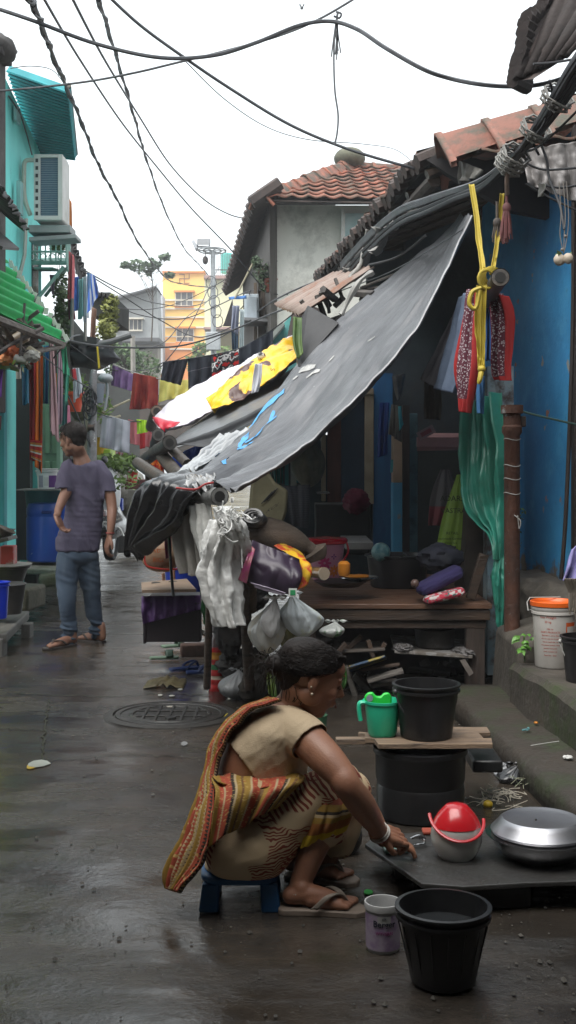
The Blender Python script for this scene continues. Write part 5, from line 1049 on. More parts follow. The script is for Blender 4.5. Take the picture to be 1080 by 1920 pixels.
# ================================================================ STALL: bamboo frame, hung sacks, bench
def bam(label,p0,p1,r,D0=None,node=.35,wrap_=False,m_=None):
    t_=thing('bamboo_pole',label,'pole',p0); p0=Vector(p0); p1=Vector(p1); n=max(8,int((p1-p0).length/.04)); d=(p1-p0)
    rs=[r*(1+.08*(1 if (i*.04)%node<.04 else 0)) for i in range(n+1)]
    pts=[p0+d*i/n for i in range(n+1)]
    w=MB(); w.tube(pts,rs,16,caps=False); w.tube(pts[::-1][-2:]+[pts[0]],r*.9,16) if 0 else None
    w.tube([p0+d.normalized()*.001,p0+d.normalized()*.02],[r*.99,r*.99],16); w.build('culm',m_ or M['bamboo'],t_)
    w=MB(); w.tube([p0-d.normalized()*.0015,p0+d.normalized()*.002],[r*.62,r*.62],14); w.build('hollow_end',mat('hollow',(.008,.007,.006)),t_)
    return t_
blk=mat('wrapped_plastic',(.03,.03,.03),(.11,.11,.11),sc=9,rough=.35,bump=.8,bsc=25,lo=.45,hi=.6)
bam('bamboo pole end wrapped in plastic jutting out at the foot of the grey tarpaulin',P(412,931,4.45),P(322,925,5.3),.047,m_=mat('wrap_grey',(.22,.22,.21),(.07,.065,.06),sc=9,rough=.45,bump=.8,bsc=25))
bam('bamboo pole end pointing at the camera left of the grey tarpaulin',P(318,830,6.1),P(272,862,6.9),.05,m_=mat('dark_bamboo',(.06,.055,.05),(.03,.028,.025),sc=8,rough=.5,bump=.5,bsc=30))
bam('short upper bamboo end beside the white banner',P(297,815,6.6),P(288,850,7.4),.048,m_=mat('dark_bamboo',(0,0,0)))
bam('topmost bamboo end bound with cord near the maroon trousers',P(294,771,7.3),P(283,800,8.2),.05,m_=mat('dark_bamboo2',(.14,.1,.07),(.07,.05,.04),sc=8,rough=.5,bump=.5,bsc=30))
for (a,b_,r,D0,D1,l) in(((258,868),(325,912),.045,6.6,5.6,'dark bamboo brace running down right to the black plastic'),((318,838),(352,870),.035,6.4,6.0,'short dark bamboo brace under the charcoal tarpaulin tip'),((300,850),(345,905),.05,6.5,5.8,'thick brown bamboo brace in the middle of the stall joint'),((276,862),(278,935),.02,6.5,6.5,'thin upright rod left of the bamboo joint')): MB().tube([P(*a,D0),P(*b_,D1)],r,12).build('bamboo_brace',mat('dark_bamboo3',(.09,.07,.055),(.04,.034,.03),sc=8,rough=.5,bump=.5,bsc=30),tag_=(l,'pole'))
each('stall_post',M['dark_wood'],'post',None,[('dark wooden post of the stall left of the striped jar',lambda w:w.tube([P(397,985,4.62),P(388,1290,4.9)],.022,10)),('dark wooden post of the stall right of the striped jar',lambda w:w.tube([P(452,1050,4.6),P(462,1180,4.7),P(468,1290,4.8)],.032,10))])
bam('brown bamboo stub behind the white wrap',P(462,1035,4.45),P(470,1140,4.9),.04)
w=MB(); w.tube(spl([P(330,915,4.4),P(365,918,4.38),P(385,908,4.38),P(400,905,4.4)],14),.006,5); w.build('red_string',mat('red_string',(.35,.03,.03)),tag_=('red string tied around the plastic wrapped pole','string'))
# black plastic, sacks and wraps
bpl=mat('black_bin_plastic',(.01,.01,.011),(.022,.022,.024),sc=4,rough=.22,bump=.8,bsc=9,spec=.6)
def crump(label,m_,A,B,folds,amp,seed,nu=60,nv=60,wr=.03,wsc=7,cat='plastic',name='crumpled_plastic',bulge=(0,0,0),rag=0,**k): 
    return cloth(name,m_,[P(*a) for a in A],[P(*b_) for b_ in B],folds,amp,seed,nu=nu,nv=nv,wr=wr,wsc=wsc,tag_=(label,cat),bulge=bulge,ragged=rag,**k)
crump('glossy black plastic sheet draped over the left end of the stall roof',bpl,[(350,882,5.2),(300,898,5.1),(265,925,5.0),(247,975,5.0),(246,1045,5.05)],[(405,905,4.75),(372,915,4.6),(345,940,4.6),(325,985,4.7),(262,1030,4.95)],3,.05,2,wr=.022,wsc=3.5,name='black_plastic',rag=.06,bulge=(0,-.05,.04))
crump('dark inner fold of the black plastic over the rice sack',bpl,[(335,900,4.9),(300,960,4.9),(270,1012,4.95)],[(392,915,4.7),(340,960,4.75),(318,1000,4.8)],3,.03,7,nu=30,nv=30,name='black_plastic')
clr=mat('clear_crumple',(.5,.5,.5),(.2,.2,.2),sc=9,rough=.25,bump=.8,bsc=20)
crump('clear crumpled plastic bunched on top of the wrapped pole',clr,[(348,892,4.9),(352,905,4.8),(340,915,4.7)],[(405,888,4.8),(398,905,4.55),(392,918,4.5)],4,.03,3,nu=40,nv=24,wr=.03,wsc=12)
sack=mat('woven_sack',(.46,.43,.39),(.32,.3,.26),sc=5,rough=.7,bump=.4,bsc=50,dirt=(.12,.1,.08),dsc=3,dlo=.52,dhi=.7)
crump('beige woven sack cloth hanging under the wrapped pole',sack,[(318,940,4.85),(325,1000,4.85),(340,1075,4.85)],[(372,945,4.75),(380,1010,4.75),(395,1085,4.75)],2,.035,4,nu=30,nv=40,wr=.012,name='sack_cloth',cat='sack')
ws=mat('white_sack',(.6,.6,.57),(.46,.46,.43),sc=6,rough=.5,bump=.6,bsc=30,dirt=(.16,.15,.13),dsc=4,dlo=.56,dhi=.7)
crump('off white sack cloth hanging left of the twisted white plastic',ws,[(356,948,4.7),(362,1000,4.7),(385,1080,4.65),(395,1110,4.6)],[(400,940,4.55),(408,1000,4.5),(410,1060,4.5),(418,1120,4.5)],2,.04,9,nu=30,nv=44,wr=.02,name='sack_cloth',cat='sack')
wp=mat('white_wrap',(.74,.74,.72),(.55,.55,.53),sc=7,rough=.42,bump=.8,bsc=26)
tw=thing('white_wrap','white plastic sheet bound around the pole end and hanging down crumpled','plastic',P(425,1170,4.4))
def _cr(p,s): return .3-abs(N((p.x*14,p.y*10,p.z*9),1,s))+.6*(.3-abs(N((p.x*30,p.y*20,p.z*22),1,s)))
def spindle(pts,rs,seed,n=56,fold=7,parent=tw,m_=wp,name='hanging_tail',fx=1,am=.28):
    pts=spl([P(*a) for a in pts],60); q=len(rs)-1; vs=[]
    up=Vector((1,0,0))
    for i,p in enumerate(pts):
        f=i/59*q; k=min(int(f),q-1); r=rs[k]+(rs[k+1]-rs[k])*(f-k)
        for a in range(n):
            an=2*PI*a/n; rr=r*(1+am*math.sin(fold*an+i*.05+seed)+.5*am*math.sin(fold*2.3*an-i*.09)+.10*FR((math.cos(an)*1.5,math.sin(an)*1.5,i*.06),1.3,seed)+.22*(.3-abs(N((math.cos(an)*2.6,math.sin(an)*2.6,i*.05),1.7,seed)))+.1*(.3-abs(N((math.cos(an)*6,math.sin(an)*6,i*.13),1.7,seed))))
            q_=p+Vector((math.cos(an)*rr,math.sin(an)*rr*fx,.012*N((an,i*.2,seed)))); vs.append(q_+Vector((math.cos(an),math.sin(an),0))*.013*_cr(q_,seed))
    fs=[(i*n+a,i*n+(a+1)%n,(i+1)*n+(a+1)%n,(i+1)*n+a) for i in range(59) for a in range(n)]+[tuple(range(n))[::-1],tuple(59*n+a for a in range(n))]
    return MB().add(vs,fs).build(name,m_,parent,autosm=False)
spindle([(425,975,4.35),(422,1010,4.35),(412,1060,4.4),(418,1120,4.4),(430,1172,4.4)],[.03,.06,.075,.085,.08,.065],1)
spindle([(405,975,4.45),(400,1020,4.45),(408,1080,4.45),(420,1130,4.45)],[.02,.05,.05,.03],3,fold=5)
spindle([(415,950,4.3),(435,985,4.3),(448,1020,4.35),(452,1052,4.4)],[.035,.05,.045,.022],5,fold=6,name='binding')
w=MB(); rnd=random.Random(5)
for k in range(26):
    a=P(rnd.uniform(412,452),rnd.uniform(930,990),4.25+rnd.uniform(-.03,.03)); pts=[a]
    for j in range(5): pts.append(pts[-1]+Vector((rnd.uniform(-.02,.025),rnd.uniform(-.015,.01),rnd.uniform(-.028,.02))))
    w.tube(spl(pts,12),.004,5)
w.tube(spl([P(453,1030,4.3),P(454,1065,4.3)],6),.004,5)
w.build('shredded_strip',wp,tw)
# rice sack & blue tub behind, rod
rs_=mat('printed_sack',(.38,.24,.15),(.3,.19,.12),sc=4,rough=.6,bump=.4,bsc=40)
w=MB(); w.ball(P(303,1040,5.3),(.13,.08,.11),30,20,disp=lambda d:1+.1*FR(d,2,6)); rs=w.build('rice_sack',rs_,tag_=('tan printed food sack with orange lettering hanging under the black plastic','sack'))
for i,(tx,sz,yy,mm) in enumerate((('Atap',.05,1030,'so'),('RICE',.035,1048,'so'),('25 KG',.02,1060,'sk'))):
    mm_=mat('sack_orange',(.5,.12,.02)) if mm=='so' else mat('sack_black',(.08,.05,.04)); c=P(300,yy,5.3); textmesh(tx,sz,lambda x,y,z: c+Vector((x,-.083+abs(x)**2*3+z+abs(yy-1040)*.0005,y)),'lettering',mm_,rs)
w=MB(); w.tube(spl([P(272,1020,5.21),P(270,1055,5.2),P(285,1066,5.2),P(330,1068,5.22),P(335,1050,5.22)],20),.006,5); w.build('hem',mat('sack_red',(.5,.03,.02)),rs)
crump('dark magenta cloth strip hanging beside the rice sack',cmat('magenta',(.22,.01,.06)),[(310,975,5.1),(309,1015,5.1),(311,1048,5.1)],[(321,975,5.1),(322,1015,5.1),(321,1045,5.1)],1,.01,4,nu=8,nv=14,name='cloth_strip',cat='cloth')
w=MB(); c=G(345,1112,0); c.y=6.2; c.x=P(345,0,6.2).x; c.z=P(0,1108,6.2).z; w.lathe([(.1,-.25),(.14,.16),(.15,.17),(0,.16)],c,30); w.build('blue_tub',mat('blue_tub',(.012,.04,.35),(.01,.03,.25),rough=.35),tag_=('deep blue tub behind the little draped table','tub'))
each('brown_stick',mat('brown_legs',(.25,.12,.07)),'stick',None,[('thin brown stick before the left side of the deep blue tub',lambda w:w.tube([P(306,1075,6.0),P(310,1140,6.0)],.012,6)),('thin brown stick before the right side of the deep blue tub',lambda w:w.tube([P(326,1070,6.0),P(328,1120,6.0)],.01,6))])
w=MB(); w.tube(spl([P(308,940,5.0),P(316,1000,4.95),P(321,1070,4.95),P(325,1118,4.95)],20),.009,7); w.build('iron_rod',M['black_plastic'],tag_=('thin black iron rod leaning on the little table board','rod'))
# small draped table with board
D=5.35; tt=thing('small_table','small dark table draped with purple cloth, a board on top','table',(P(320,0,D+.2).x,D+.2,0))
zt=P(0,1130,D).z
w=MB()
fbox(w,268,376,1135,1204,D,.03); fbox(w,268,274,1130,1207,D-.01,.05); fbox(w,371,377,1130,1203,D-.01,.05); w.box((P(322,0,D).x,D+.22,zt-.01),(.37,.44,.02)); fbox(w,268,274,1130,1200,D+.4,.04)
w.build('frame',mat('dark_table',(.028,.02,.024),(.016,.013,.016),sc=4,rough=.45),tt,bev=.004)
pc=mat('purple_drape',(.085,.03,.14),(.05,.02,.09),sc=6,rough=.6,bump=.5,bsc=25)
cloth('tablecloth',pc,[P(266,1118,D-.0),P(266,1145,D-.02),P(268,1170,D-.02)],[P(376,1116,D-.0),P(377,1140,D-.02),P(376,1142,D-.02)],5,.014,3,nu=40,nv=16,wr=.015,tag_=('purple cloth draped over the front of the small table','tablecloth'))
bd=MB(); slab(bd,P(266,1112,D-.08)+Vector((0,0,0)),P(368,1110,D-.05),P(350,1090,D+.36),P(265,1097,D+.36),.018)
o=bd.build('board',mat('pale_board',(.28,.2,.14),(.2,.14,.1),sc=6,st=(1,8,1),rough=.6),smooth=False,tag_=('pale wooden board lying on the purple draped table','board'))
bw=MB(); slab(bw,P(282,1108.5,D+.02)+Vector((0,0,.012)),P(352,1106.5,D+.02)+Vector((0,0,.012)),P(342,1092,D+.3)+Vector((0,0,.008)),P(288,1095,D+.3)+Vector((0,0,.008)),.003); bw.build('paper_sheet',mat('pale_paper',(.42,.42,.4),(.34,.34,.33),sc=9),smooth=False,tag_=('grey paper sheet on the pale board','paper'))
for i,(x,y) in enumerate(((294,1096),(298,1102.5),(303,1109),(326,1094),(327,1101),(333,1107))):
    w=MB(); q=P(x,y,D+.3-.05*(i%3)-.02); q.z+=.0
    w.ball(q+Vector((0,-.03,.014)),(.033,.02,.009),14,8); o=w.build('cow_dung_cake' if 0 else 'coal_cake',mat('coal_cake',(.02,.02,.018),(.035,.033,.03),sc=30,rough=.8,bump=.5),
      tag_=('small black oval cake drying on the paper, %s'%(('back row left','middle row left','front row left','back row right','middle row right','front row right')[i]),'cake','black cakes drying on the board'))
# ground clutter between table and stall
slp=lambda c,ang,L_,W_,m_,t_,name='sole',th_=.014: MB().prism([c+Vector((math.cos(ang)*x*L_-math.sin(ang)*y*W_,math.sin(ang)*x*L_+math.cos(ang)*y*W_,0)) for x,y in ((-.5,-.3),(-.45,-.42),(-.2,-.38),(.1,-.42),(.38,-.5),(.49,-.3),(.5,.1),(.4,.4),(.1,.46),(-.2,.38),(-.45,.4),(-.5,.25))],(0,0,th_)).build(name,m_,t_,bev=.004)
def slipper(label,c,ang,m_,ms,L_=.24,W_=.09,group=None,style='v',th_=.016):
    t_=thing('slipper',label,'slipper',c,group); slp(Vector(c),ang,L_,W_,m_,t_,th_=th_)
    f=lambda x,y,z: Vector(c)+Vector((math.cos(ang)*x*L_-math.sin(ang)*y*W_,math.sin(ang)*x*L_+math.cos(ang)*y*W_,z))
    w=MB()
    if style=='v':
        for s in(-1,1): w.tube(spl([f(.3,0,th_),f(.22,.12*s,.05),f(.05,.4*s,.04),f(-.08,.46*s,th_)],14),.007,7,fx=1.2)
    else: 
        w.grid(lambda u,v: f(.05+.25*v,-.5+u,th_+.045*math.sin(PI*u)),12,4)
    w.build('strap',ms,t_,solid=0 if style=='v' else .004)
    return t_
gs=mat('sage_green',(.16,.24,.16),(.11,.17,.12),rough=.6); dg=mat('dark_green',(.03,.08,.05),rough=.5)
slipper('pale green slipper with a dark strap on the lane, left of the brick',G(308,1238,.01),R(10),gs,dg,L_=.2,style='b',group='pair of green slippers')
slipper('green slipper tipped against the brick behind its mate',G(328,1218,.02),R(25),gs,dg,L_=.2,style='b',group='pair of green slippers')
bs=mat('blue_rubber',(.015,.04,.16),(.01,.03,.12),rough=.5)
slipper('blue rubber slipper lying below the brick',G(352,1258,.01),R(28),bs,bs,L_=.25,group='pair of blue slippers')
slipper('second blue rubber slipper half hidden by the stacked jar',G(378,1265,.01),R(5),bs,bs,L_=.2,group='pair of blue slippers')
w=MB(); w.box(G(362,1238,.05)+Vector((0,.1,0)),(.2,.1,.09),rot=(0,0,R(8))); w.build('brick',mat('old_brick',(.12,.07,.055),(.06,.045,.04),sc=8,rough=.9,bump=.8,bsc=30),bev=.012,tag_=('old brown brick beside the slippers','brick'))
w=MB(); w.tube(spl([G(335,1212,.1),G(360,1208,.11),G(388,1215,.1)],10),.02,8); w.build('log_piece',M['bark'],tag_=('short log piece lying on top of the brick','log'))
# jar tower
c=G(408,1299,0); c.y+=.05
js=mat('jar_stack',(.1,.1,.1)); 
jm=stripes('jar_stripes',[(0,(.35,.02,.02)),(.28,(.4,.33,.26)),(.36,(.35,.03,.03)),(.5,(.04,.16,.07)),(.62,(.3,.03,.03)),(.74,(.42,.2,.04)),(.9,(.35,.02,.02))],1,False,rough=.25)
w=MB(); n=30; 
def jr(v): return .054+.005*abs(math.sin(v*PI*6))
w.grid(lambda u,v: c+Vector((jr(v)*math.cos(u*2*PI),jr(v)*math.sin(u*2*PI),v*.26)),32,36)
w.lathe([(.058,.26),(.05,.262),(0,.262)],c,32); jt=w.build('jar',jm,autosm=False,tag_=('tall clear jar holding red green and orange pieces, standing by the stall post','jar'))
w=MB(); w.lathe([(.05,.262),(.045,.3),(.03,.34),(.045,.36),(.04,.39),(0,.4)],c,24); w.build('jar_neck',mat('smoky',(.06,.03,.03),(.1,.08,.08),sc=9,rough=.25),jt)
# sack on ground
def bag(label,c,r,m_,seed,knot=None,cat='bag',name='plastic_bag',am=.16,parent=None,fold=9,group=None):
    """knotted plastic bag: pleats gather at the knot and fade towards the round bottom"""
    c=Vector(c); k=Vector(knot) if knot else c+Vector((.02,0,r[2]*1.02)); z0=c.z-r[2]; H_=k.z-z0; n=72; nz_=44; vs=[]
    for j in range(nz_+1):
        t=j/nz_; z=z0+H_*t; prof=math.sin(PI*min(1,.5*(min(t,.42)/.42)))**.55 if t<.42 else (.5+.5*math.cos(PI*(t-.42)/.58))**.85*.93+.07
        if t==0: prof=.05
        ax=c.lerp(k,max(0,(t-.4)/.6)); pl_=am*(.15+1.6*max(0,t-.25))
        for i in range(n):
            a=2*PI*i/n; q=Vector((math.cos(a),math.sin(a),t))
            m2=1+pl_*(abs(math.sin(fold*a*.5+seed+2*N(q,2,seed)))-.5)+am*.8*N(Vector((q.x,q.y,t*1.5)),1.4,seed)+am*.5*(.3-abs(N(Vector((q.x*1.4,q.y*1.4,t)),2.6,seed)))
            vs.append(Vector((ax.x+r[0]*prof*m2*math.cos(a),ax.y+r[1]*prof*m2*math.sin(a),z+.08*r[2]*N(q,2,seed))))
    fs=[(j*n+i,j*n+(i+1)%n,(j+1)*n+(i+1)%n,(j+1)*n+i) for j in range(nz_) for i in range(n)]+[tuple(range(n))[::-1],tuple(nz_*n+i for i in range(n))]
    w=MB().add(vs,fs)
    for s in(-1,1):
        w.grid(lambda u,v: k+Vector((s*.012+s*.03*v+(u-.5)*.03*(1+v),(u-.5)*.015*math.sin(v*5),-.004+.035*v-.012*v*v*3+.006*math.sin(u*9))),6,8); w.uv=None
    return w.build(name,m_,parent,autosm=False,tag_=(label,cat,group) if not parent else None)
gb_=mat('grey_bag',(.3,.31,.32),(.21,.22,.23),sc=6,rough=.4,bump=.6,bsc=18)
bag('small knotted grey plastic sack on the ground by the stall post',G(440,1320,.085)+Vector((0,.1,0)),(.1,.09,.085),gb_,3,am=.3)
w=MB(); w.ball(G(470,1325,.07)+Vector((0,.15,0)),(.09,.1,.08),disp=lambda d:1+.2*FR(d,3,2)); w.ball(G(505,1320,.05)+Vector((0,.25,0)),(.12,.1,.09),disp=lambda d:1+.25*FR(d,3,5)); w.build('rubble',mat('dark_stone2',(.07,.06,.05),(.03,.028,.025),sc=9,rough=.9),tag_=('dark stones heaped at the foot of the stall','stones'))
crump('dark green plastic sheet hanging behind the white wrap',mat('green_dark_pl',(.012,.05,.02),(.02,.09,.03),sc=8,rough=.3,bump=.6,bsc=18),[(382,1085,4.9),(385,1130,4.9),(388,1170,4.9)],[(412,1105,4.8),(410,1140,4.8),(405,1170,4.8)],2,.03,4,nu=18,nv=24,wr=.03,name='green_plastic')
for i,(a,r,c,l) in enumerate(((P(430,1190,4.95),(.08,.08,.11),(.05,.045,.045),'dark brown cloth bundle stuffed behind the striped jar'),(P(440,1245,5.0),(.1,.09,.08),(.035,.032,.03),'black rag bundle low behind the stall post'),(P(480,1250,5.05),(.1,.09,.1),(.06,.055,.045),'olive brown sack bundle behind the woman head'),(P(425,1140,4.9),(.07,.06,.09),(.03,.03,.03),'dark rag bundle under the hanging white plastic'),(P(610,1215,5.3),(.1,.08,.06),(.07,.05,.04),'brown rag bundle on the left of the firewood'),(P(470,1120,4.9),(.09,.07,.08),(.02,.02,.02),'black bundle under the purple packet'))):
    w=MB(); w.ball(a,r,36,24,disp=lambda d:1+.22*FR(d,1.6,i*5)+.3*(.3-abs(N(d,2.4,i*7)))); w.build('rag_bundle',mat('rag%d'%i,c,tuple(x*.5 for x in c),sc=8,rough=.8,bump=.6,bsc=25),tag_=(l,'bundle'))
w=MB(); 
for k in range(14):
    rnd=random.Random(k); a=P(rnd.uniform(420,500),rnd.uniform(1130,1290),rnd.uniform(5.0,5.5)); w.tube([a,a+Vector((rnd.uniform(.05,.3),rnd.uniform(-.1,.1),rnd.uniform(-.1,.1)))],rnd.uniform(.012,.035),7)
w.build('stored_wood',M['dark_wood'],tag_=('dark wood and cloth stored behind the stall post','wood'))
# snack bag
sb_=thing('snack_bag','large crinkled purple snack packet sheet hung over the stall corner','packet',P(505,1070,4.4))
pm=mat('purple_foil',(.036,.021,.040),(.022,.014,.027),sc=3,rough=.4,bump=.5,bsc=7)
cloth('sheet',pm,[P(474,1012,4.42),P(462,1050,4.36),P(448,1088,4.38)],[P(562,1048,4.45),P(566,1080,4.38),P(552,1118,4.38)],1,.012,5,nu=50,nv=40,parent=sb_,bulge=(0,0,0),wr=.045,wsc=3.2,grow=0)
cloth('pink_margin',mat('pink_foil',(.45,.06,.22),(.3,.12,.1),sc=12,rough=.25),[P(470,1022,4.40),P(460,1050,4.345),P(446,1086,4.37)],[P(478,1030,4.375),P(470,1058,4.325),P(462,1094,4.35)],1,.004,5,nu=8,nv=24,parent=sb_,wr=.004,grow=0)
w=MB(); q=P(549,1111,4.335); w.box(q,(.042,.003,.042)); w.build('veg_mark_field',mat('label_white',(0,0,0)),sb_,smooth=False)
w=MB(); w.box(q+Vector((0,-.003,0)),(.026,.002,.026)) ; w.build('veg_mark_dot',mat('veg_green',(.01,.25,.08)),sb_,smooth=False,bev=.008)
cloth('lower_edge',mat('silver_foil',(.42,.36,.45),(.3,.25,.33),sc=12,rough=.25),[P(470,1092,4.36),P(500,1100,4.34),P(536,1112,4.345)],[P(478,1100,4.36),P(502,1108,4.35),P(530,1116,4.35)],1,.003,6,nu=6,nv=16,parent=sb_,wr=.003,grow=0)
w=MB(); w.ball(P(508,1072,4.56),(.125,.07,.085),30,20,disp=lambda d:1+.12*FR(d,2,3)); w.build('dark_lining',M['black_plastic'],sb_)
crump('yellow and orange snack wrapper rolled behind the purple packet',mat('yellow_wrap',(.65,.4,.03),(.5,.06,.03),sc=14,rough=.3,bump=.5,bsc=20,lo=.48,hi=.55),[(515,1022,4.6),(550,1040,4.55),(568,1065,4.5),(560,1105,4.5)],[(530,1018,4.75),(572,1036,4.7),(586,1070,4.65),(575,1100,4.6)],1,.02,6,nu=16,nv=36,wr=.02,name='wrapper',cat='wrapper')
# burlap roll, black roll, cement bag, grey striped cloth
bl=mat('burlap',(.17,.13,.1),(.09,.07,.055),sc=4,rough=.9,bump=.7,bsc=70,st=(1,1,4))
w=MB(); w.tube(spl([P(455,1005,4.75),P(490,1000,4.75),P(545,1012,4.8),P(582,1030,4.85),P(592,1052,4.85)],26),[.04+.055*math.sin(PI*min(1,(i+3)/20)) if i<20 else .09-.008*(i-20) for i in range(26)],28); w.build('burlap_roll',bl,tag_=('rolled brown burlap sack behind the purple packet','sack'))
w=MB()
for k in range(3): w.tube([P(474+k*3,968,4.6)+Vector(((.05-.014*k)*math.cos(a*.42),-.03*k*0+.02*math.sin(a*.3),(.035-.01*k)*math.sin(a*.42))) for a in range(16)],.011,6)
w.ball(P(478,975,4.72),(.07,.08,.045)); w.build('rubber_roll',mat('rubber_dark',(.03,.03,.032),(.12,.12,.12),sc=12,rough=.35,lo=.5,hi=.6),tag_=('coiled dark rubber roll above the burlap','roll'))
w=MB(); w.prism([P(462,1000,6.2),P(470,905,6.2),P(500,880,6.2),P(516,905,6.2),P(540,920,6.2),P(538,960,6.2),P(520,1010,6.2)],(0,.12,0)); cb2=w.build('cement_bag',mat('tan_paper',(.2,.185,.11),(.13,.12,.07),sc=5,rough=.7,bump=.4,bsc=15),bev=.02,tag_=('tan paper sack with faint lettering leaning in the dark of the stall','sack'))
cc=P(512,952,6.18); textmesh('KOL',.06,lambda x,y,z: cc+Vector((x*.8+y*.5,z*0-.004,y*.8-x*.15*0+x*.5)),'lettering',M['black_plastic'],cb2)
w=MB()
for k in range(3): a=P(490+k*5,945-k*3,6.185); w.tube([a,a+Vector((.08,0,.09))],.004,4)
w.build('stripe_print',M['black_plastic'],cb2)
cloth('grey_striped_cloth',stripes('ribbed_grey',[(0,(.03,.035,.045)),(.5,(.06,.065,.08)),(.9,(.03,.035,.045))],26,False),[P(533,912,6.4),P(540,950,6.4),P(546,985,6.4)],[P(582,908,6.4),P(580,950,6.4),P(578,990,6.4)],2,.02,6,nu=20,nv=60,tag_=('dark grey ribbed cloth hanging by the tan paper sack','cloth'))
# things by the veranda wall on the left
cloth('teal_curtain',stripes('teal_white_stripe',[(0,(.03,.3,.27)),(.5,(.45,.47,.45)),(.65,(.05,.35,.3))],3),[P(502,848,7.2),P(503,880,7.2),P(506,908,7.2)],[P(530,846,7.2),P(530,880,7.2),P(530,906,7.2)],3,.02,6,nu=24,nv=14,tag_=('teal and white striped curtain at the left end of the veranda','curtain'))
w=MB(); fbox(w,556,572,800,905,7.3,.04); fbox(w,534,541,820,910,7.3,.04); w.build('teal_shutter',mat('teal_shutter',(.05,.3,.32),(.04,.22,.25),sc=5),smooth=False,tag_=('teal painted shutter edge beside the hanging dirty bag','shutter'))
bag('dirty grey green bag bulging from a nail at the left door post',P(578,868,6.7),(.13,.1,.19),mat('dirty_bag',(.2,.2,.14),(.1,.1,.075),sc=7,rough=.5,bump=.5,bsc=18),6,knot=P(586,815,6.7))
w=MB(); fbox(w,595,618,923,926,6.5,.3); w.build('tin_tray',M['steel'],smooth=False,tag_=('thin metal tray edge jutting from the dark veranda','tray'))
w=MB(); w.ball(P(668,940,6.9),(.11,.08,.1),30,20,disp=lambda d:1+.18*FR(d,4,3)); w.build('magenta_bundle',cmat('magenta2',(.18,.02,.055),(.1,.015,.035)),tag_=('dark magenta net bundle hanging in the doorway','bundle'))
w=MB(); w.box((P(640,0,7.2).x,7.2,P(0,990,7.2).z),(.45,.3,.42)); w.build('dark_cabinet',mat('dark_cab',(.02,.022,.02),(.014,.015,.014),sc=4,rough=.5),bev=.01,tag_=('dark low cabinet standing in the veranda doorway','cabinet'))
w=MB(); fbox(w,648,700,1018,1030,6.2,.6); w.build('stone_shelf',mat('grey_shelf',(.22,.22,.22),(.15,.15,.15),sc=5),smooth=False,tag_=('pale stone ledge behind the flowered bucket','ledge'))
# cloths hanging in the veranda
def vh(label,m_,A,B,folds=2,amp=.02,seed=1,nu=18,nv=26,cat='cloth',name='hanging_cloth',**k): return cloth(name,m_,[P(*a) for a in A],[P(*b_) for b_ in B],folds,amp,seed,nu=nu,nv=nv,tag_=(label,cat),**k)
vh('royal blue cloth hanging in front of the blue inner door',cmat('rblue',(.025,.08,.36),(.02,.06,.27)),[(712,755,6.3),(710,800,6.3),(708,858,6.3)],[(730,755,6.3),(728,800,6.3),(727,852,6.3)])
vh('grey cloth hanging beside the royal blue one',cmat('vgrey',(.16,.16,.15),(.1,.1,.1)),[(733,758,6.25),(729,790,6.25),(728,812,6.25)],[(748,760,6.2),(752,800,6.2),(752,830,6.2)])
vh('bright cyan strip of cloth on the tan post',cmat('vcyan',(.1,.55,.62)),[(746,762,6.2),(746,780,6.2),(749,808,6.2)],[(752,762,6.2),(754,782,6.2),(757,795,6.2)],1,.01,nu=8,nv=12)
vh('small cyan cloth tip low beside the blue door',cmat('vcyan',(0,0,0)),[(733,862,6.4),(733,875,6.4),(732,886,6.4)],[(737,862,6.4),(737,875,6.4),(736,886,6.4)],1,.005,nu=4,nv=6)
vh('white polythene hanging under the dark rafters',mat('dull_poly',(.25,.25,.26),(.12,.12,.13),sc=9,rough=.4),[(735,705,6.0),(740,730,6.0),(745,750,6.0)],[(760,700,6.0),(756,725,6.0),(752,745,6.0)],1,.02,nu=10,nv=12)
w=MB(); w.box(P(799,811,5.95),(.125,.004,.06),rot=(0,R(-28),0)); cdd=w.build('card',mat('card_pink',(.5,.36,.4)),smooth=False,tag_=('small pink and white card propped above the pink shelf','card'))
w=MB(); w.box(P(799,811,5.94),(.08,.004,.03),rot=(0,R(-28),0)); w.build('card_panel',mat('card_red',(.4,.12,.16)),cdd,smooth=False)
# bags below shelf
vh('striped shopping bag, grey above and red below, hung under the shelf',stripes('bag_grey_red',[(0,(.13,.12,.13)),(.66,(.22,.06,.07)),(.99,(.22,.06,.07))],1,False),[(826,880,5.85),(808,930,5.85),(803,985,5.85)],[(843,880,5.85),(855,930,5.8),(838,985,5.8)],2,.02,4,cat='bag',name='shopping_bag',bulge=(0,-.05,0))
gbm=mat('green_bag',(.26,.42,.06),(.2,.33,.05),sc=6,rough=.5,bump=.3,bsc=20)
ob=vh('lime green carry bag with black lettering hanging beside the blue post',gbm,[(856,890,5.6),(832,960,5.6),(818,1022,5.6)],[(866,890,5.6),(874,960,5.55),(868,1036,5.55)],2,.015,5,cat='bag',name='carry_bag',bulge=(0,-.04,0))
for tx,sz,yy,xx in(('ADARSH',.05,935,853),('VASTRA',.045,958,850),('RETAIL',.026,1000,848),('Readymade Garments',.02,1010,845),('all items here',.015,1018,845)):
    c=P(xx,yy,5.53); textmesh(tx,sz,lambda x,y,z: c+Vector((x,z-.02,y)),'lettering',mat('bag_ink',(.025,.04,.015)),ob)
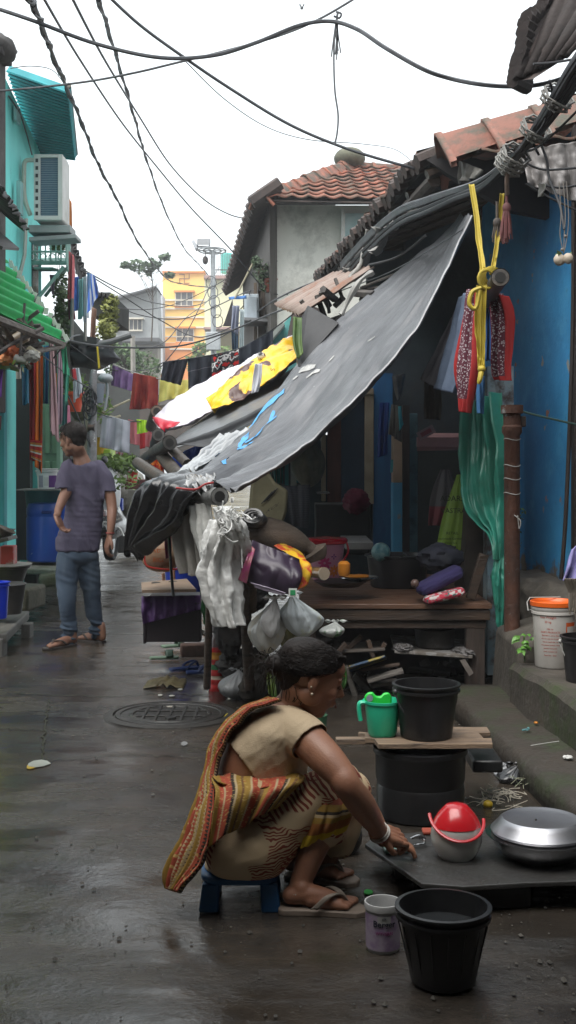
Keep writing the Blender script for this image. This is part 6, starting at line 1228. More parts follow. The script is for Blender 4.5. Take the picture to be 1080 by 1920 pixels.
# bench (cot) with parts
D=5.0; zt=P(0,1130,D).z; x0=P(562,0,D).x; x1=P(921,0,D).x
bn_=thing('wooden_bench','heavy dark wooden bench under the tarpaulin, crowded with household things','bench',((x0+x1)/2,D+.5,0))
w=MB(); 
nb=5
for k in range(nb): 
    y0=D-.03+k*1.3/nb; w.box(((x0+x1)/2+.0,y0+.65/nb,zt-.018),(x1-x0,1.3/nb-.004,.03))
w.build('top',M['bench_wood'],bn_,bev=.004)
w=MB(); w.box(((x0+x1)/2,D,zt-.07),(x1-x0-.02,.04,.06)); w.box(((x0+x1)/2,D+.015,zt-.125),(x1-x0-.06,.035,.05)); w.build('apron',M['dark_wood'],bn_,bev=.004)
for (xx,yy) in((x1-.09,D+.03),(x0+.06,D+.05),(x1-.09,D+1.2),(x0+.06,D+1.2)):
    w=MB(); w.box((xx,yy,(zt-.1)/2),(.11 if xx>.5 else .07,.06,zt-.1)); w.build('leg',mat('leg_wood',(.07,.05,.04),(.035,.027,.022),sc=4,st=(8,8,1),rough=.65,bump=.4,bsc=12),bn_,bev=.006)
# under the bench: shelf boards, cauldron, firewood
ash=mat('ash_board',(.16,.14,.12),(.3,.29,.28),sc=12,rough=.85,bump=.7,bsc=40,lo=.5,hi=.58)
w=MB(); slab(w,P(740,1225,5.0),P(886,1235,4.95),P(880,1205,5.5),P(732,1195,5.5),.018); w.build('ash_board',ash,tag_=('ash covered board under the bench carrying a sooty pot','board'),smooth=False,bev=.003)
w=MB(); slab(w,P(640,1225,5.0),P(722,1220,5.0),P(712,1206,5.4),P(640,1210,5.4),.016); w.build('plank',mat('grey_plank2',(.13,.11,.095),(.08,.065,.055),sc=6,st=(1,8,1),rough=.7),tag_=('grey plank shelf under the middle of the bench','plank'),smooth=False,bev=.003)
c=P(815,1216,5.15); w=MB(); w.lathe([(.1,0),(.118,.02),(.12,.1),(.124,.12),(.118,.122),(.112,.02),(0,.02)],c,36); w.build('cauldron',mat('sooty_pot',(.035,.03,.026),(.02,.018,.016),sc=9,rough=.7,bump=.6,bsc=30,dirt=(.12,.11,.1),dsc=8,dlo=.6,dhi=.7),tag_=('round sooty cooking pot on the ash board under the bench','pot'))
each('ash_heap',mat('ash',(.2,.19,.19),(.07,.065,.06),sc=40,rough=1,bump=.8,bsc=60,lo=.45,hi=.55),'ash',None,[('heap of grey ash right of the sooty pot',lambda w:w.ball(P(870,1222,5.05),(.07,.09,.03),20,12,disp=lambda d:1+.3*FR(d,4,2))),('heap of grey ash left of the sooty pot',lambda w:w.ball(P(755,1214,5.05),(.06,.07,.025),20,12,disp=lambda d:1+.3*FR(d,4,6)))])
w=MB(); slab(w,P(862,1238,4.95),P(872,1236,4.95),P(888,1262,4.93),P(880,1268,4.93),.012); w.build('splint',mat('grey_plank2',(0,0,0)),smooth=False,tag_=('broken splint hanging off the ash board','splint'))
w=MB(); slab(w,P(655,1252,4.9),P(722,1232,4.9),P(726,1236,5.2),P(655,1262,5.2),.012); w.build('painted_plank',mat('blue_yellow',(.05,.09,.16),(.35,.28,.06),sc=9,lo=.5,hi=.56),smooth=False,bev=.002,tag_=('thin plank with blue and yellow paint under the bench','plank'))
fw=[((628,1230),(672,1205),.02),((690,1200),(700,1235),.02),((672,1270),(695,1300),.028),((648,1250),(668,1310),.024),((700,1265),(745,1268),.016),((700,1278),(740,1284),.014),((640,1290),(700,1310),.02),((610,1240),(640,1225),.02),((722,1205),(712,1225),.02),((735,1240),(690,1262),.012)]
for i,(a,b_,r) in enumerate(fw):
    rnd=random.Random(i); p=P(*a,5.0+rnd.uniform(0,.2)); q=P(*b_,4.85+rnd.uniform(0,.2)); d=(q-p); 
    w=MB(); w.box((p+q)/2,(d.length,.07 if i in(2,3,4,5) else .035,r*1.3),rot=(0,-math.atan2(d.z,d.x),R(rnd.uniform(-12,12))))
    w.build('firewood',(mat('wood_pale',(.2,.18,.16),(.1,.09,.08),sc=8,st=(1,8,8),rough=.85,bump=.5,bsc=30) if i in(2,3,4,5) else mat('wood_brown',(.1,.065,.045),(.05,.035,.028),sc=8,rough=.8,bump=.4,bsc=30)),bev=.004,
      tag_=(('bent brown branch stub left of the plank shelf','short dark stick below the plank shelf','wide pale split board leaning under the bench','crumpled pale bark piece at the left of the firewood','flat silvery board on the firewood','second flat board just under the silvery one','low dark stick at the bottom of the firewood','brown stick end above the small bag','curved dark branch between the two shelves','thin slat crossing behind the firewood')[i],'firewood','firewood under the bench'))
w=MB(); w.box((P(730,0,5.9).x,5.95,.22),(1.1,.04,.42)); w.build('dark_backing',mat('dark_board',(0,0,0)),smooth=False,tag_=('dark back board below the bench','board'))  # near-black board closing the back below the bench
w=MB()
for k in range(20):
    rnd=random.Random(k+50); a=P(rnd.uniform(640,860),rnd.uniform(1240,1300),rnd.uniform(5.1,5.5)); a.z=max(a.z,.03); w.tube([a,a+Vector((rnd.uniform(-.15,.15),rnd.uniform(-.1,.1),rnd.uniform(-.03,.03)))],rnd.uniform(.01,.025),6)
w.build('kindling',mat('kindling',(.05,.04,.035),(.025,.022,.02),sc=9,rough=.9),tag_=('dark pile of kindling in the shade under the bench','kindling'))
# silver-green foil and yellow-green thing left of firewood
bag('small foil packet with green print beside the two hanging bags',P(622,1180,4.75),(.07,.05,.045),mat('foil_bag',(.42,.44,.42),(.08,.2,.08),sc=12,rough=.25,bump=.6,bsc=30,lo=.56,hi=.6),9,name='foil_packet',cat='packet')
crump('crinkled bright green and yellow wrapper behind the woman head',mat('lime_wrap',(.12,.16,.03),(.03,.09,.02),sc=12,rough=.3,bump=.6,bsc=20),[(496,1235,4.6),(500,1270,4.6),(505,1300,4.6)],[(515,1240,4.6),(516,1270,4.6),(520,1310,4.6)],2,.02,4,nu=16,nv=22,wr=.03,name='wrapper',cat='wrapper')
crump('green leafy plastic right of the woman forehead',mat('leaf_plastic',(.03,.09,.015),(.015,.05,.01),sc=12,rough=.35),[(636,1245,4.5),(640,1270,4.5),(630,1295,4.5)],[(648,1250,4.5),(650,1275,4.5),(640,1300,4.5)],2,.02,4,nu=12,nv=16,wr=.03,name='wrapper',cat='wrapper')
# hanging bags
hb=mat('milky_bag',(.55,.55,.52),(.58,.42,.15),sc=5,rough=.3,bump=.5,bsc=16,lo=.5,hi=.68)
bag('milky plastic bag with orange contents hanging left below the purple packet',P(500,1185,4.6),(.095,.08,.12),hb,4,knot=P(518,1118,4.6),group=None,am=.34,fold=7)
bag('pale inner bag with looped handles tied over the orange filled one',P(508,1168,4.52),(.05,.04,.075),mat('white_poly',(.7,.7,.7),(.52,.52,.52),sc=6,rough=.3,bump=.6,bsc=20),14,knot=P(514,1122,4.5),am=.4,fold=6)
bag('yellowish plastic bag squeezed between the two pale hanging bags',P(542,1196,4.66),(.055,.05,.07),mat('yellowish_bag',(.3,.28,.12),(.22,.22,.16),sc=6,rough=.3,bump=.6,bsc=20),24,knot=P(538,1150,4.66),am=.35,fold=7)
bag('bluish white plastic bag hanging right of the orange filled one',P(568,1162,4.55),(.1,.08,.095),mat('blue_white_bag',(.55,.6,.62),(.5,.5,.22),sc=4,rough=.3,bump=.5,bsc=16,lo=.52,hi=.66),7,knot=P(545,1112,4.5),am=.34,fold=7)
# bench top items
t_=thing('flower_bucket','pink bucket with flower prints and a red lid on the bench','bucket',P(614,1090,5.4)); c=P(612,1086,5.4)
w=MB(); w.lathe([(0,0),(.085,0),(.088,.01),(.118,.24),(0,.24)],c,44); w.build('body',mat('pink_bucket',(.52,.24,.34),(.45,.2,.3),sc=5,rough=.3),t_)
w=MB(); w.lathe([(.12,.225),(.134,.23),(.136,.25),(.125,.262),(.11,.262),(0,.272)],c,44); w.build('lid',mat('red_lid',(.5,.015,.03),(.42,.01,.025),rough=.25),t_)
w=MB(); w.tube(spl([c+Vector((.125,-.03,.24)),c+Vector((.135,-.06,.18)),c+Vector((.1,-.09,.12)),],10),.006,6); w.build('handle',mat('red_lid',(0,0,0)),t_)
def flower(c,rb,z,a,s,m_,parent,n=8):
    w=MB()
    for k in range(n):
        th_=2*PI*k/n; pts=[]
        for j in range(9):
            q=2*PI*j/9; lx=s*.55+s*.42*math.cos(q); ly=s*.2*math.sin(q); x=lx*math.cos(th_)-ly*math.sin(th_); y=lx*math.sin(th_)+ly*math.cos(th_)
            pts.append((x,y))
        vs=[]
        for x,y in pts: r_=rb+(z+y)*.125+.0018; aa=a+x/r_; vs.append(Vector(c)+Vector((r_*math.cos(aa),r_*math.sin(aa),z+y)))
        w.add(vs,[tuple(range(9))])
    return w.build('flower_print',m_,parent,smooth=False)
flower(c,.088,.11,R(-98),.045,mat('magenta_print',(.5,.03,.16)),t_); flower(c,.088,.06,R(-62),.04,mat('orange_print',(.65,.18,.03)),t_); flower(c,.088,.14,R(-118),.02,mat('orange_print',(0,0,0)),t_,6); flower(c,.088,.15,R(-66),.02,mat('purple_print',(.14,.03,.2)),t_,4); flower(c,.088,.05,R(-112),.018,mat('magenta_print',(0,0,0)),t_,6)
# glass jars lying
jg=mat('amber_glass',(.28,.17,.08),(.16,.1,.05),sc=12,rough=.12,spec=.7)
w=MB(); w.tube([P(585,1072,4.85),P(606,1076,4.75)],[.03,.034],20); jo=w.build('glass_jar',jg,tag_=('small amber glass jar lying on its side by the purple packet','jar'))
w=MB(); w.tube([P(606,1076,4.752),P(608.5,1076.5,4.74)],[.036,.036],20); w.build('rim',mat('jar_rim',(.4,.33,.25),rough=.15),jo)
w=MB(); w.lathe([(.025,0),(.035,.02),(.036,.07),(.02,.085),(0,.085)],P(645,1080,4.85),18); w.build('orange_cup',mat('orange_pl',(.55,.2,.02),rough=.3),tag_=('small orange plastic cup in front of the flowered bucket','cup'))
w=MB(); c=P(650,1104,5.05); 
w.lathe([(.11,0),(.16,.03),(.165,.035),(.155,.035),(.1,.008),(0,.008)],c+Vector((-.03,.1,.0)),44); w.build('black_pan',mat('pan_dark',(.03,.03,.03),(.05,.045,.04),rough=.35),tag_=('wide dark pan on the bench before the flowered bucket','pan'))
w=MB(); w.lathe([(.07,0),(.115,.018),(.125,.02),(.118,.025),(.06,.006),(0,.006)],P(672,1098,5.15)+Vector((0,0,.03)),44); w.build('steel_plate',M['steel'],tag_=('shiny steel plate resting on the dark pan','plate'))
w=MB(); w.ball(P(668,1082,5.2)+Vector((0,0,.005)),(.08,.05,.012),16,8,disp=lambda d:1+.3*N(d,4,1)); w.build('orange_peel',mat('orange_pl',(0,0,0)),tag_=('orange scraps on the steel plate','scraps'))
c=P(746,1100,5.65); tb_=thing('black_tub','wide black tub on the bench holding a teal ball and steel cup','tub',c)
w=MB(); w.lathe([(0,0),(.17,0),(.18,.01),(.205,.2),(.222,.205),(.222,.215),(.2,.215),(.175,.02),(0,.02)],c,56); w.build('body',mat('tub_black',(.014,.015,.017),(.022,.022,.024),rough=.35),tb_)
w=MB(); c=P(714,1035,5.55); w.ball(c,.062,32,20); w.build('teal_bowl',mat('speckled_teal',(.1,.25,.28),(.22,.36,.37),sc=30,rough=.3,lo=.45,hi=.6),tag_=('speckled teal round bowl upturned in the black tub','bowl'))
w=MB(); c=P(760,1048,5.6); w.lathe([(.026,-.03),(.034,.035),(.036,.036),(0,.034)],c,24,tilt=Matrix.Rotation(R(-60),3,'Y')); w.build('steel_cup',M['steel'],tag_=('steel cup lying in the black tub','cup'))
# cushions + leaning plank
w=MB(); 
def cush(c,sx_,sy_,sz_,rot,m_,label,seed):
    T=Matrix.Rotation(rot[1],3,'Y')@Matrix.Rotation(rot[0],3,'X')
    def fn(d): return (max(abs(d.x),abs(d.y)*1.0,abs(d.z)*.9))**-.62*(1+.03*FR(d,3,seed))
    return MB().ball(c,(sx_,sy_,sz_),48,30,disp=fn,rot=T).build('cushion',m_,tag_=(label,'cushion'),autosm=False)
cush(P(824,1088,5.05),.15,.12,.036,(0,R(-27)),cmat('navy_purple',(.03,.022,.10),(.02,.016,.07)),'dark purple blue cushion leaning on the bench end',3)
fm=bpy.data.materials.new('floral_cloth'); fm.use_nodes=True; t=fm.node_tree; b=t.nodes['Principled BSDF']; L=t.links.new; tc=nd(t,'ShaderNodeTexCoord'); vo=nd(t,'ShaderNodeTexVoronoi'); vo.inputs['Scale'].default_value=55; L(tc.outputs['Object'],vo.inputs['Vector'])
r=nd(t,'ShaderNodeValToRGB'); r.color_ramp.interpolation='CONSTANT'; e=r.color_ramp.elements; e[0].color=(.45,.03,.06,1); e[1].position=.38; e[1].color=(.55,.5,.48,1)
for p_,c_ in((.6,(.5,.12,.15)),(.8,(.08,.15,.14))): q=e.new(p_); q.color=(*c_,1)
sp=nd(t,'ShaderNodeSeparateXYZ'); L(vo.outputs['Color'],sp.inputs[0]); L(sp.outputs[0],r.inputs[0]); L(r.outputs[0],b.inputs['Base Color']); b.inputs['Roughness'].default_value=.85
cush(P(832,1116,4.98),.125,.1,.022,(0,R(-14)),fm,'red and white floral cushion under the purple one',5)
w=MB(); w.ball(P(778,1094,4.95),.025,16,10); w.build('onion',mat('onion',(.12,.07,.06),(.08,.05,.04),rough=.4),tag_=('round brown onion at the corner of the purple cushion','onion'))
w=MB(); a=P(884,1118,5.0); b2=P(905,1045,5.15); w.box((a+b2)/2,(.055,.03,(b2-a).length),rot=(0,R(17),0)); w.build('leaning_plank',M['dark_wood'],bev=.004,tag_=('dark plank leaning at the right end of the bench','plank'))
w=MB(); w.ball(P(825,1045,5.3),(.14,.1,.08),30,18,disp=lambda d:1+.2*FR(d,3,2)); w.build('dark_bundle',mat('dark_navy_b',(.02,.022,.04),(.012,.014,.02),rough=.8),tag_=('dark cloth bundle behind the purple cushion','bundle'))
# green plastic sheet hanging between pole clothes and drain pipe
gp_=mat('green_sheet',(.035,.17,.12),(.03,.27,.2),sc=3,rough=.42,bump=.7,bsc=11,rvar=.1)
gt=thing('green_sheet','translucent green plastic sheet bunched and hanging beside the rusty pipe','plastic sheet',P(900,1000,5.2))
cloth('sheet',gp_,[P(866,760,5.35),P(862,860,5.3),P(872,950,5.25),P(925,1010,5.05),P(935,1050,5.0)],[P(935,735,5.1),P(946,850,5.0),P(948,950,5.0),P(946,1010,4.98),P(944,1050,4.98)],4,.035,6,nu=50,nv=70,parent=gt,wr=.03,wsc=5,grow=0)
spindle([(940,1040,5.0),(936,1080,4.98),(938,1130,4.98),(938,1175,4.98)],[.02,.035,.03,.012],8,parent=gt,m_=gp_,name='tail')
# hanging bamboo with yellow ropes and clothes
hp=bam('dark bamboo pole end hung by yellow straps with clothes over it',P(938,520,4.1),P(860,640,6.3),.042,m_=mat('dark_bamboo4',(.045,.04,.04),(.08,.065,.05),sc=8,rough=.5,bump=.5,bsc=30))
ym=mat('yellow_strap',(.42,.32,.03),(.34,.26,.025),sc=10,rough=.6,bump=.3)
def ribbon(name,pts,wd,m_,parent=None,tag_=None,n=40,tw=0):
    q=spl([P(*a) for a in pts],n)
    def fn(u,v):
        i=min(int(v*(n-1)),n-1); a=tw*v+.5*N((v*6,1,1)); k=1+.25*N((v*9,4,2)); return q[i]+Vector(((u-.5)*wd*k*math.cos(a),(u-.5)*wd*k*math.sin(a)+.012*math.sin(u*PI),0))
    return MB().grid(fn,6,n-1).build(name,m_,parent,solid=.003,tag_=tag_,autosm=False)
ys=thing('yellow_strap','yellow cloth strap tied around the hanging bamboo pole with a knotted tail','strap',P(900,600,4.3))
ribbon('strap',[(884,345,4.5),(893,400,4.45),(898,450,4.4),(905,500,4.32),(902,530,4.3)],.028,ym,ys); ribbon('strap',[(942,362,4.4),(936,420,4.4),(930,470,4.35),(922,515,4.3)],.022,ym,ys)
ribbon('tail',[(900,535,4.2),(896,600,4.2),(900,650,4.2),(903,690,4.2)],.032,ym,ys); ribbon('tail',[(908,535,4.19),(906,600,4.19),(905,660,4.19),(903,688,4.19)],.024,ym,ys)
w=MB(); w.ball(P(903,692,4.19),(.02,.018,.018)); w.tube(spl([P(903,695,4.19),P(900,710,4.18),P(897,720,4.18)],6),[.012,.014,.013,.012,.01,.006],8)
for k in range(5): 
    cc=P(912+k*3,524-k*1.5,4.2+.03*k); w.tube([cc+Vector((.045*math.cos(a*.5),.02*math.cos(a*.5),.047*math.sin(a*.5))) for a in range(14)],.007,6)
w.tube(spl([P(902,540,4.15),P(885,548,4.15),P(880,570,4.15),P(892,578,4.15),P(900,545,4.15)],20),.011,8); w.build('knot',ym,ys)
# clothes on the pole
rd_=bpy.data.materials.new('red_speckle'); rd_.use_nodes=True; t=rd_.node_tree; b=t.nodes['Principled BSDF']; L=t.links.new; tc=nd(t,'ShaderNodeTexCoord'); sp=nd(t,'ShaderNodeSeparateXYZ'); L(tc.outputs['UV'],sp.inputs[0])
mp=nd(t,'ShaderNodeMapping'); mp.inputs['Scale'].default_value=(26,60,1); L(tc.outputs['UV'],mp.inputs[0]); vo=nd(t,'ShaderNodeTexVoronoi'); vo.inputs['Scale'].default_value=1.0; L(mp.outputs[0],vo.inputs['Vector'])
lt_=nd(t,'ShaderNodeMath',operation='LESS_THAN'); lt_.inputs[1].default_value=.36; L(vo.outputs['Distance'],lt_.inputs[0])
inn=nd(t,'ShaderNodeMath',operation='COMPARE'); inn.inputs[1].default_value=.5; inn.inputs[2].default_value=.3; L(sp.outputs[0],inn.inputs[0])
vy=nd(t,'ShaderNodeMath',operation='LESS_THAN'); vy.inputs[1].default_value=.86; L(sp.outputs[1],vy.inputs[0])
x1_=nd(t,'ShaderNodeMath',operation='MULTIPLY'); L(inn.outputs[0],x1_.inputs[0]); L(vy.outputs[0],x1_.inputs[1]); x2_=nd(t,'ShaderNodeMath',operation='MULTIPLY'); L(x1_.outputs[0],x2_.inputs[0]); L(lt_.outputs[0],x2_.inputs[1])
a_=mixc(x1_.outputs[0],(.32,.015,.015),(.09,.015,.03)); a_=mixc(x2_.outputs[0],a_,(.4,.36,.38)); L(a_,b.inputs['Base Color']); b.inputs['Roughness'].default_value=.85
cloth('scarf',rd_,[P(876,545,4.5),P(862,620,4.5),P(852,700,4.5),P(866,772,4.5)],[P(900,540,4.35),P(896,620,4.35),P(893,700,4.35),P(876,774,4.4)],2,.02,5,nu=30,nv=50,tag_=('red scarf with speckled maroon middle hanging over the bamboo, camera side','scarf'),grow=0)
cloth('scarf',rd_,[P(922,545,4.55),P(922,600,4.55),P(925,690,4.55),P(932,712,4.55)],[P(945,555,4.45),P(956,600,4.45),P(950,680,4.45),P(953,714,4.45)],2,.025,6,nu=26,nv=40,tag_=('other end of the speckled red scarf, hanging against the blue wall','scarf'),grow=0)
vh('mid blue cloth hanging between the two scarf ends',cmat('midblue',(.02,.11,.33),(.015,.08,.25)),[(906,560,4.7),(908,620,4.7),(907,676,4.7)],[(924,560,4.7),(926,620,4.7),(925,676,4.7)])
vh('lighter blue trouser leg hanging below the yellow strap',cmat('ltblue',(.06,.2,.42),(.05,.16,.35)),[(893,710,4.6),(894,740,4.6),(895,775,4.6)],[(909,705,4.6),(909,740,4.6),(908,776,4.6)],1,.015)
vh('grey blue trousers hanging behind the red scarf',cmat('greyblue',(.12,.16,.23),(.08,.11,.17)),[(858,560,5.0),(840,650,5.0),(818,730,5.0)],[(882,545,4.8),(868,650,4.8),(852,738,4.8)],2,.03,7)
vh('pale grey shirt hanging left of the grey blue trousers',cmat('palegrey',(.16,.155,.17),(.11,.105,.12)),[(846,600,5.3),(818,660,5.3),(790,712,5.3)],[(860,570,5.2),(845,660,5.2),(822,728,5.2)],2,.03,8)
vh('dull brown cloth hanging deep in the shade above the shelf',cmat('brownish',(.05,.04,.035),(.03,.025,.02)),[(795,715,5.6),(795,750,5.6),(797,785,5.6)],[(826,730,5.6),(828,760,5.6),(826,788,5.6)],1,.02,9)
# tassels and hanging flower
def tassel(label,x,y0,y1,D,m_,seed,wd=.035):
    rnd=random.Random(seed); w=MB(); c=P(x,y0,D); c1=P(x,y1,D)
    w.tube([P(x,y0-40,D),c],.008,6)
    w.ball(c,(.022,.02,.028))
    for k in range(46):
        a=rnd.uniform(0,2*PI); r=rnd.uniform(0,wd); w.tube([c+Vector((.012*math.cos(a),.012*math.sin(a),0)),c.lerp(c1,.5)+Vector((r*.8*math.cos(a),r*.8*math.sin(a),0)),c1+Vector((r*math.cos(a),r*math.sin(a),rnd.uniform(-.02,.04)))],.003,4)
    w.build('tassel',m_,tag_=(label,'tassel'))
tassel('reddish brown string tassel hanging from the cable bundle',950,390,450,4.3,mat('tassel_red',(.16,.05,.05),(.1,.04,.04),sc=12),1)
tassel('dark dusty tassel hanging left of the reddish one',932,418,452,4.4,mat('tassel_dark',(.05,.04,.035),(.1,.08,.06),sc=12),2,.028)
fl_=thing('lemon_chilli_charm','pale dried flower charm hanging on strings at the upper right','charm',P(1056,480,4.0))
w=MB(); w.ball(P(1049,487,4.0),(.027,.025,.028),24,14,disp=lambda d:1+.1*N(d,3)); w.ball(P(1066,484,3.98),(.024,.024,.026),24,14,disp=lambda d:1+.1*N(d,3,4)); w.build('bloom',mat('ivory',(.5,.45,.36),(.4,.33,.26),sc=12,rough=.6),fl_)
w=MB(); leaves(w,P(1057,476,4.0),(.04,.03,.01),18,.022,4); w.build('leaf',M['leaf_light'],fl_,smooth=False)
w=MB()
for x in(1050,1058,1064): w.tube(spl([P(x-2,340,4.0),P(x+2,400,4.0),P(x,440,4.0),P(1057,475,4.0)],14),.0025,5)
w.ball(P(1060,443,4.0),.008,8,6); w.ball(P(1054,468,4.0),.008,8,6); w.build('string',mat('strings',(.2,.18,.16)),fl_)
# ================================================================ FOREGROUND OBJECTS
bkt=M['black_plastic']
# slab
sm=mat('slab_dark',(.05,.048,.045),(.028,.027,.026),sc=5,rough=.42,bump=.5,bsc=25,rvar=.2,dirt=(.11,.1,.095),dsc=9,dlo=.62,dhi=.72)
w=MB(); zt=.09
def SP(px,py,z): D=F*(CAMZ-z)/(py-HZ); return P(px,py,D)
poly=[SP(684,1582,zt),SP(790,1656,zt),SP(870,1662,zt),SP(985,1655,zt),SP(1130,1650,zt),SP(1130,1555,zt),SP(1000,1552,zt),SP(820,1556,zt),SP(700,1568,zt)]
w.prism(poly,(0,0,-.016)); w.build('washing_slab',sm,bev=.004,smooth=False,tag_=('dark wet stone slab raised off the lane for washing dishes','slab'))
for a,b_,l in (((900,1640),(.3,.14),'dark block under the front of the washing slab'),((1040,1590),(.2,.2),'dark block under the right side of the washing slab'),((770,1600),(.1,.08),'dark block under the pointed corner of the washing slab')):
    q=SP(*a,zt); MB().box((q.x,q.y+.04,.036),(b_[0],b_[1],.072)).build('support_block',mat('dark_stone3',(.03,.028,.026),(.018,.017,.016),sc=6,rough=.9),bev=.01,tag_=(l,'block'))
# black drum with plank top
c=Vector((P(788,0,3.3).x,3.3,0)); dr_=thing('black_drum','large black plastic drum used as a stand for the plank top','drum',c)
w=MB().lathe([(0,0),(.158,0),(.168,.01),(.170,.12),(.166,.13),(.172,.15),(.174,.24),(.182,.25),(.182,.268),(.168,.27),(.16,.2),(0,.2)],c,56)
w.build('body',mat('drum_black',(.008,.008,.009),(.014,.014,.015),sc=5,rough=.4,rvar=.1),dr_)
pt=thing('pallet_boards','rough pallet boards laid on the black drum','plank top',(c.x,c.y,.275)); rnd=random.Random(3)
pw=mat('pallet_wood',(.27,.19,.125),(.15,.105,.075),sc=3,st=(2.5,22,22),rough=.75,bump=.5,bsc=12,dirt=(.05,.04,.035),dsc=2,dlo=.52,dhi=.68)
for k,(x0,x1,py) in enumerate(((690,905,1376),(682,900,1388),(700,920,1402))):
    D=3.42-k*.115; a=P(x0,0,D).x; b_=P(x1,0,D).x
    n=14; vs=[]
    for s,yo in((-1,-.052),(1,.052)):
        for i in range(n+1): 
            u=i/n; x=a+(b_-a)*u; jag=(rnd.uniform(-.008,.008) if 0<i<n else rnd.uniform(-.02,.02)*0); vs.append((x+(rnd.uniform(0,.02) if i in(0,n) else 0),D+yo+rnd.uniform(-.003,.003)+ .004*N((x*9,k,s)),0))
    pts=[Vector((x,y,.288+.004*k)) for x,y,_ in vs[:n+1]]+[Vector((x,y,.288+.004*k)) for x,y,_ in vs[n+1:][::-1]]
    MB().prism(pts,(0,0,.016)).build('board',pw,pt,smooth=False)
w=MB(); w.box(P(760,1410,3.16)+Vector((0,.13,.0)),(.5,.05,.02),rot=(0,0,R(2))); w.box(((P(800,0,3.3).x),3.42,.28),(.5,.05,.018)); w.build('cross_batten',pw,pt,bev=.002,smooth=False)
w=MB(); w.tube([P(672,1373,3.4),P(695,1376,3.38)],.012,7); w.build('stick_end',pw,pt)
w=MB(); c2=P(900,1420,3.4); w.box(c2+Vector((.02,.05,-.02)),(.12,.2,.05)); w.build('black_block',M['black_plastic'],bev=.01,tag_=('dark block behind the right end of the plank top','block'))
# upper bucket
cU=Vector((P(800,0,3.27).x,3.27,.31)); 
zt2=P(0,1282,3.27).z
bucket('black bucket with a wire style handle standing on the plank top',cU,.122,.098,zt2-.31,bkt,handle=(R(200),R(72),1),grip=True,n=56,hm=mat('handle_grey',(.05,.05,.055),rough=.35))
# green mug with a clip
cG=Vector((P(717,0,3.3).x,3.3,.308)); mg_=thing('green_mug','translucent green plastic bath mug on the plank top with a toy green scoop inside','mug',cG)
zt3=P(0,1312,3.3).z-.308; gm2=mat('green_mug_pl',(.03,.58,.34),(.02,.48,.27),sc=6,rough=.3,trans=0,sss=0,coat=.3)
w=MB().lathe([(0,0),(.048,0),(.056,.012),(.069,zt3-.012),(.075,zt3-.01),(.076,zt3),(.07,zt3),(.065,zt3-.014),(.05,.01),(0,.01)],cG,44); w.build('body',gm2,mg_)
w=MB(); w.tube(spl([cG+Vector((-.070,-.02,zt3-.006)),cG+Vector((-.088,-.022,zt3-.008)),cG+Vector((-.092,-.022,zt3-.03)),cG+Vector((-.086,-.022,zt3-.075))],16),.009,8,fx=1.6); w.build('handle',gm2,mg_)
w=MB(); q=cG+Vector((-.02,-.01,zt3)); 
w.prism([q+Vector((x,0,z)) for x,z in((-.045,-.02),(-.05,.012),(-.038,.027),(-.018,.03),(-.004,.014),(.012,.012),(.026,.026),(.045,.028),(.056,.012),(.055,-.02))],(0,.022,0)); w.build('green_scoop',mat('bright_green',(.03,.62,.07),(.02,.5,.05),rough=.35),bev=.005,tag_=('bright green plastic toy scoop poking out of the green mug','scoop'))
w=MB(); w.lathe([(0,0),(.013,0),(.013,.002),(0,.002)],q+Vector((-.03,-.001,.008)),18,tilt=Matrix.Rotation(R(90),3,'X')); w.build('round_sticker',mat('sticker',(.35,.3,.35),(.2,.25,.35),sc=60,rough=.3),tag_=('small round picture sticker on the green scoop','sticker'))
# red/clear container with handle
cR=SP(858,1612,zt); cR.y=2.76; cR.z=zt; pr_=thing('water_pot','egg shaped container, red above and clear below, with a red handle, on the slab','container',cR)
prof=[]
H=P(0,1505,2.76).z-zt; 
def er(t): return .086*math.sin(PI*min(1,max(0,.16+.80*t)))**.62*(1-.08*t)
pr=[(er(t/30),H*t/30) for t in range(31)]
kk=18
w=MB(); w.lathe([(0,0)]+pr[:kk+1]+[(pr[kk][0]-.004,pr[kk][1]),(0,pr[kk][1]-.002)],cR,48); w.build('body',mat('clear_plastic',(.62,.61,.58),(.5,.49,.46),sc=4,rough=.18,coat=.3,trans=.25),pr_)
w=MB(); w.lathe([(r+.0025,z) for r,z in pr[kk:30]]+[(0,H)],cR,48); w.build('cover',mat('red_cover',(.52,.012,.02),(.45,.01,.015),sc=4,rough=.22,coat=.4),pr_)
w=MB(); pts=[]
for k in range(25):
    a=PI*k/24; pts.append(cR+Vector((-.0875*math.cos(a),-.0885*math.sin(a),H*(.80-.10*k/24)-.055*math.sin(a))))
w.tube(pts,.004,8,fx=1.4); w.build('handle',mat('red_cover',(0,0,0)),pr_)
# steel pan with lid
cS=Vector((P(1014,0,2.76).x,2.76,zt)); 
sp_=thing('steel_vessel','wide steel vessel covered with an aluminium lid dish at the right edge','vessel',cS)
zr=.078; rr=.163
w=MB(); w.lathe([(0,0),(.10,0),(.125,.012),(.15,.045),(rr-.008,zr-.012),(rr+.012,zr-.004),(rr+.014,zr),(rr-.01,zr+.001),(0,zr-.002)],cS,72); w.build('body',mat('steel_dark',(.42,.42,.43),(.3,.3,.31),sc=5,rough=.2,metal=1,rvar=.08),sp_)
zl=.126
w=MB(); w.lathe([(rr-.006,zr+.003),(rr-.002,zr+.012),(.138,zl-.012),(.132,zl-.004),(.122,zl+.002),(.11,zl),(.1,zl-.003),(0,zl-.001)],cS,72); w.build('lid',mat('aluminium',(.42,.42,.44),(.32,.32,.34),sc=5,rough=.42,metal=1,rvar=.08),sp_)
w=MB(); w.ball(cS+Vector((-.02,-.02,zl)),.004,8,6); w.build('rivet',M['dark_metal'],sp_)
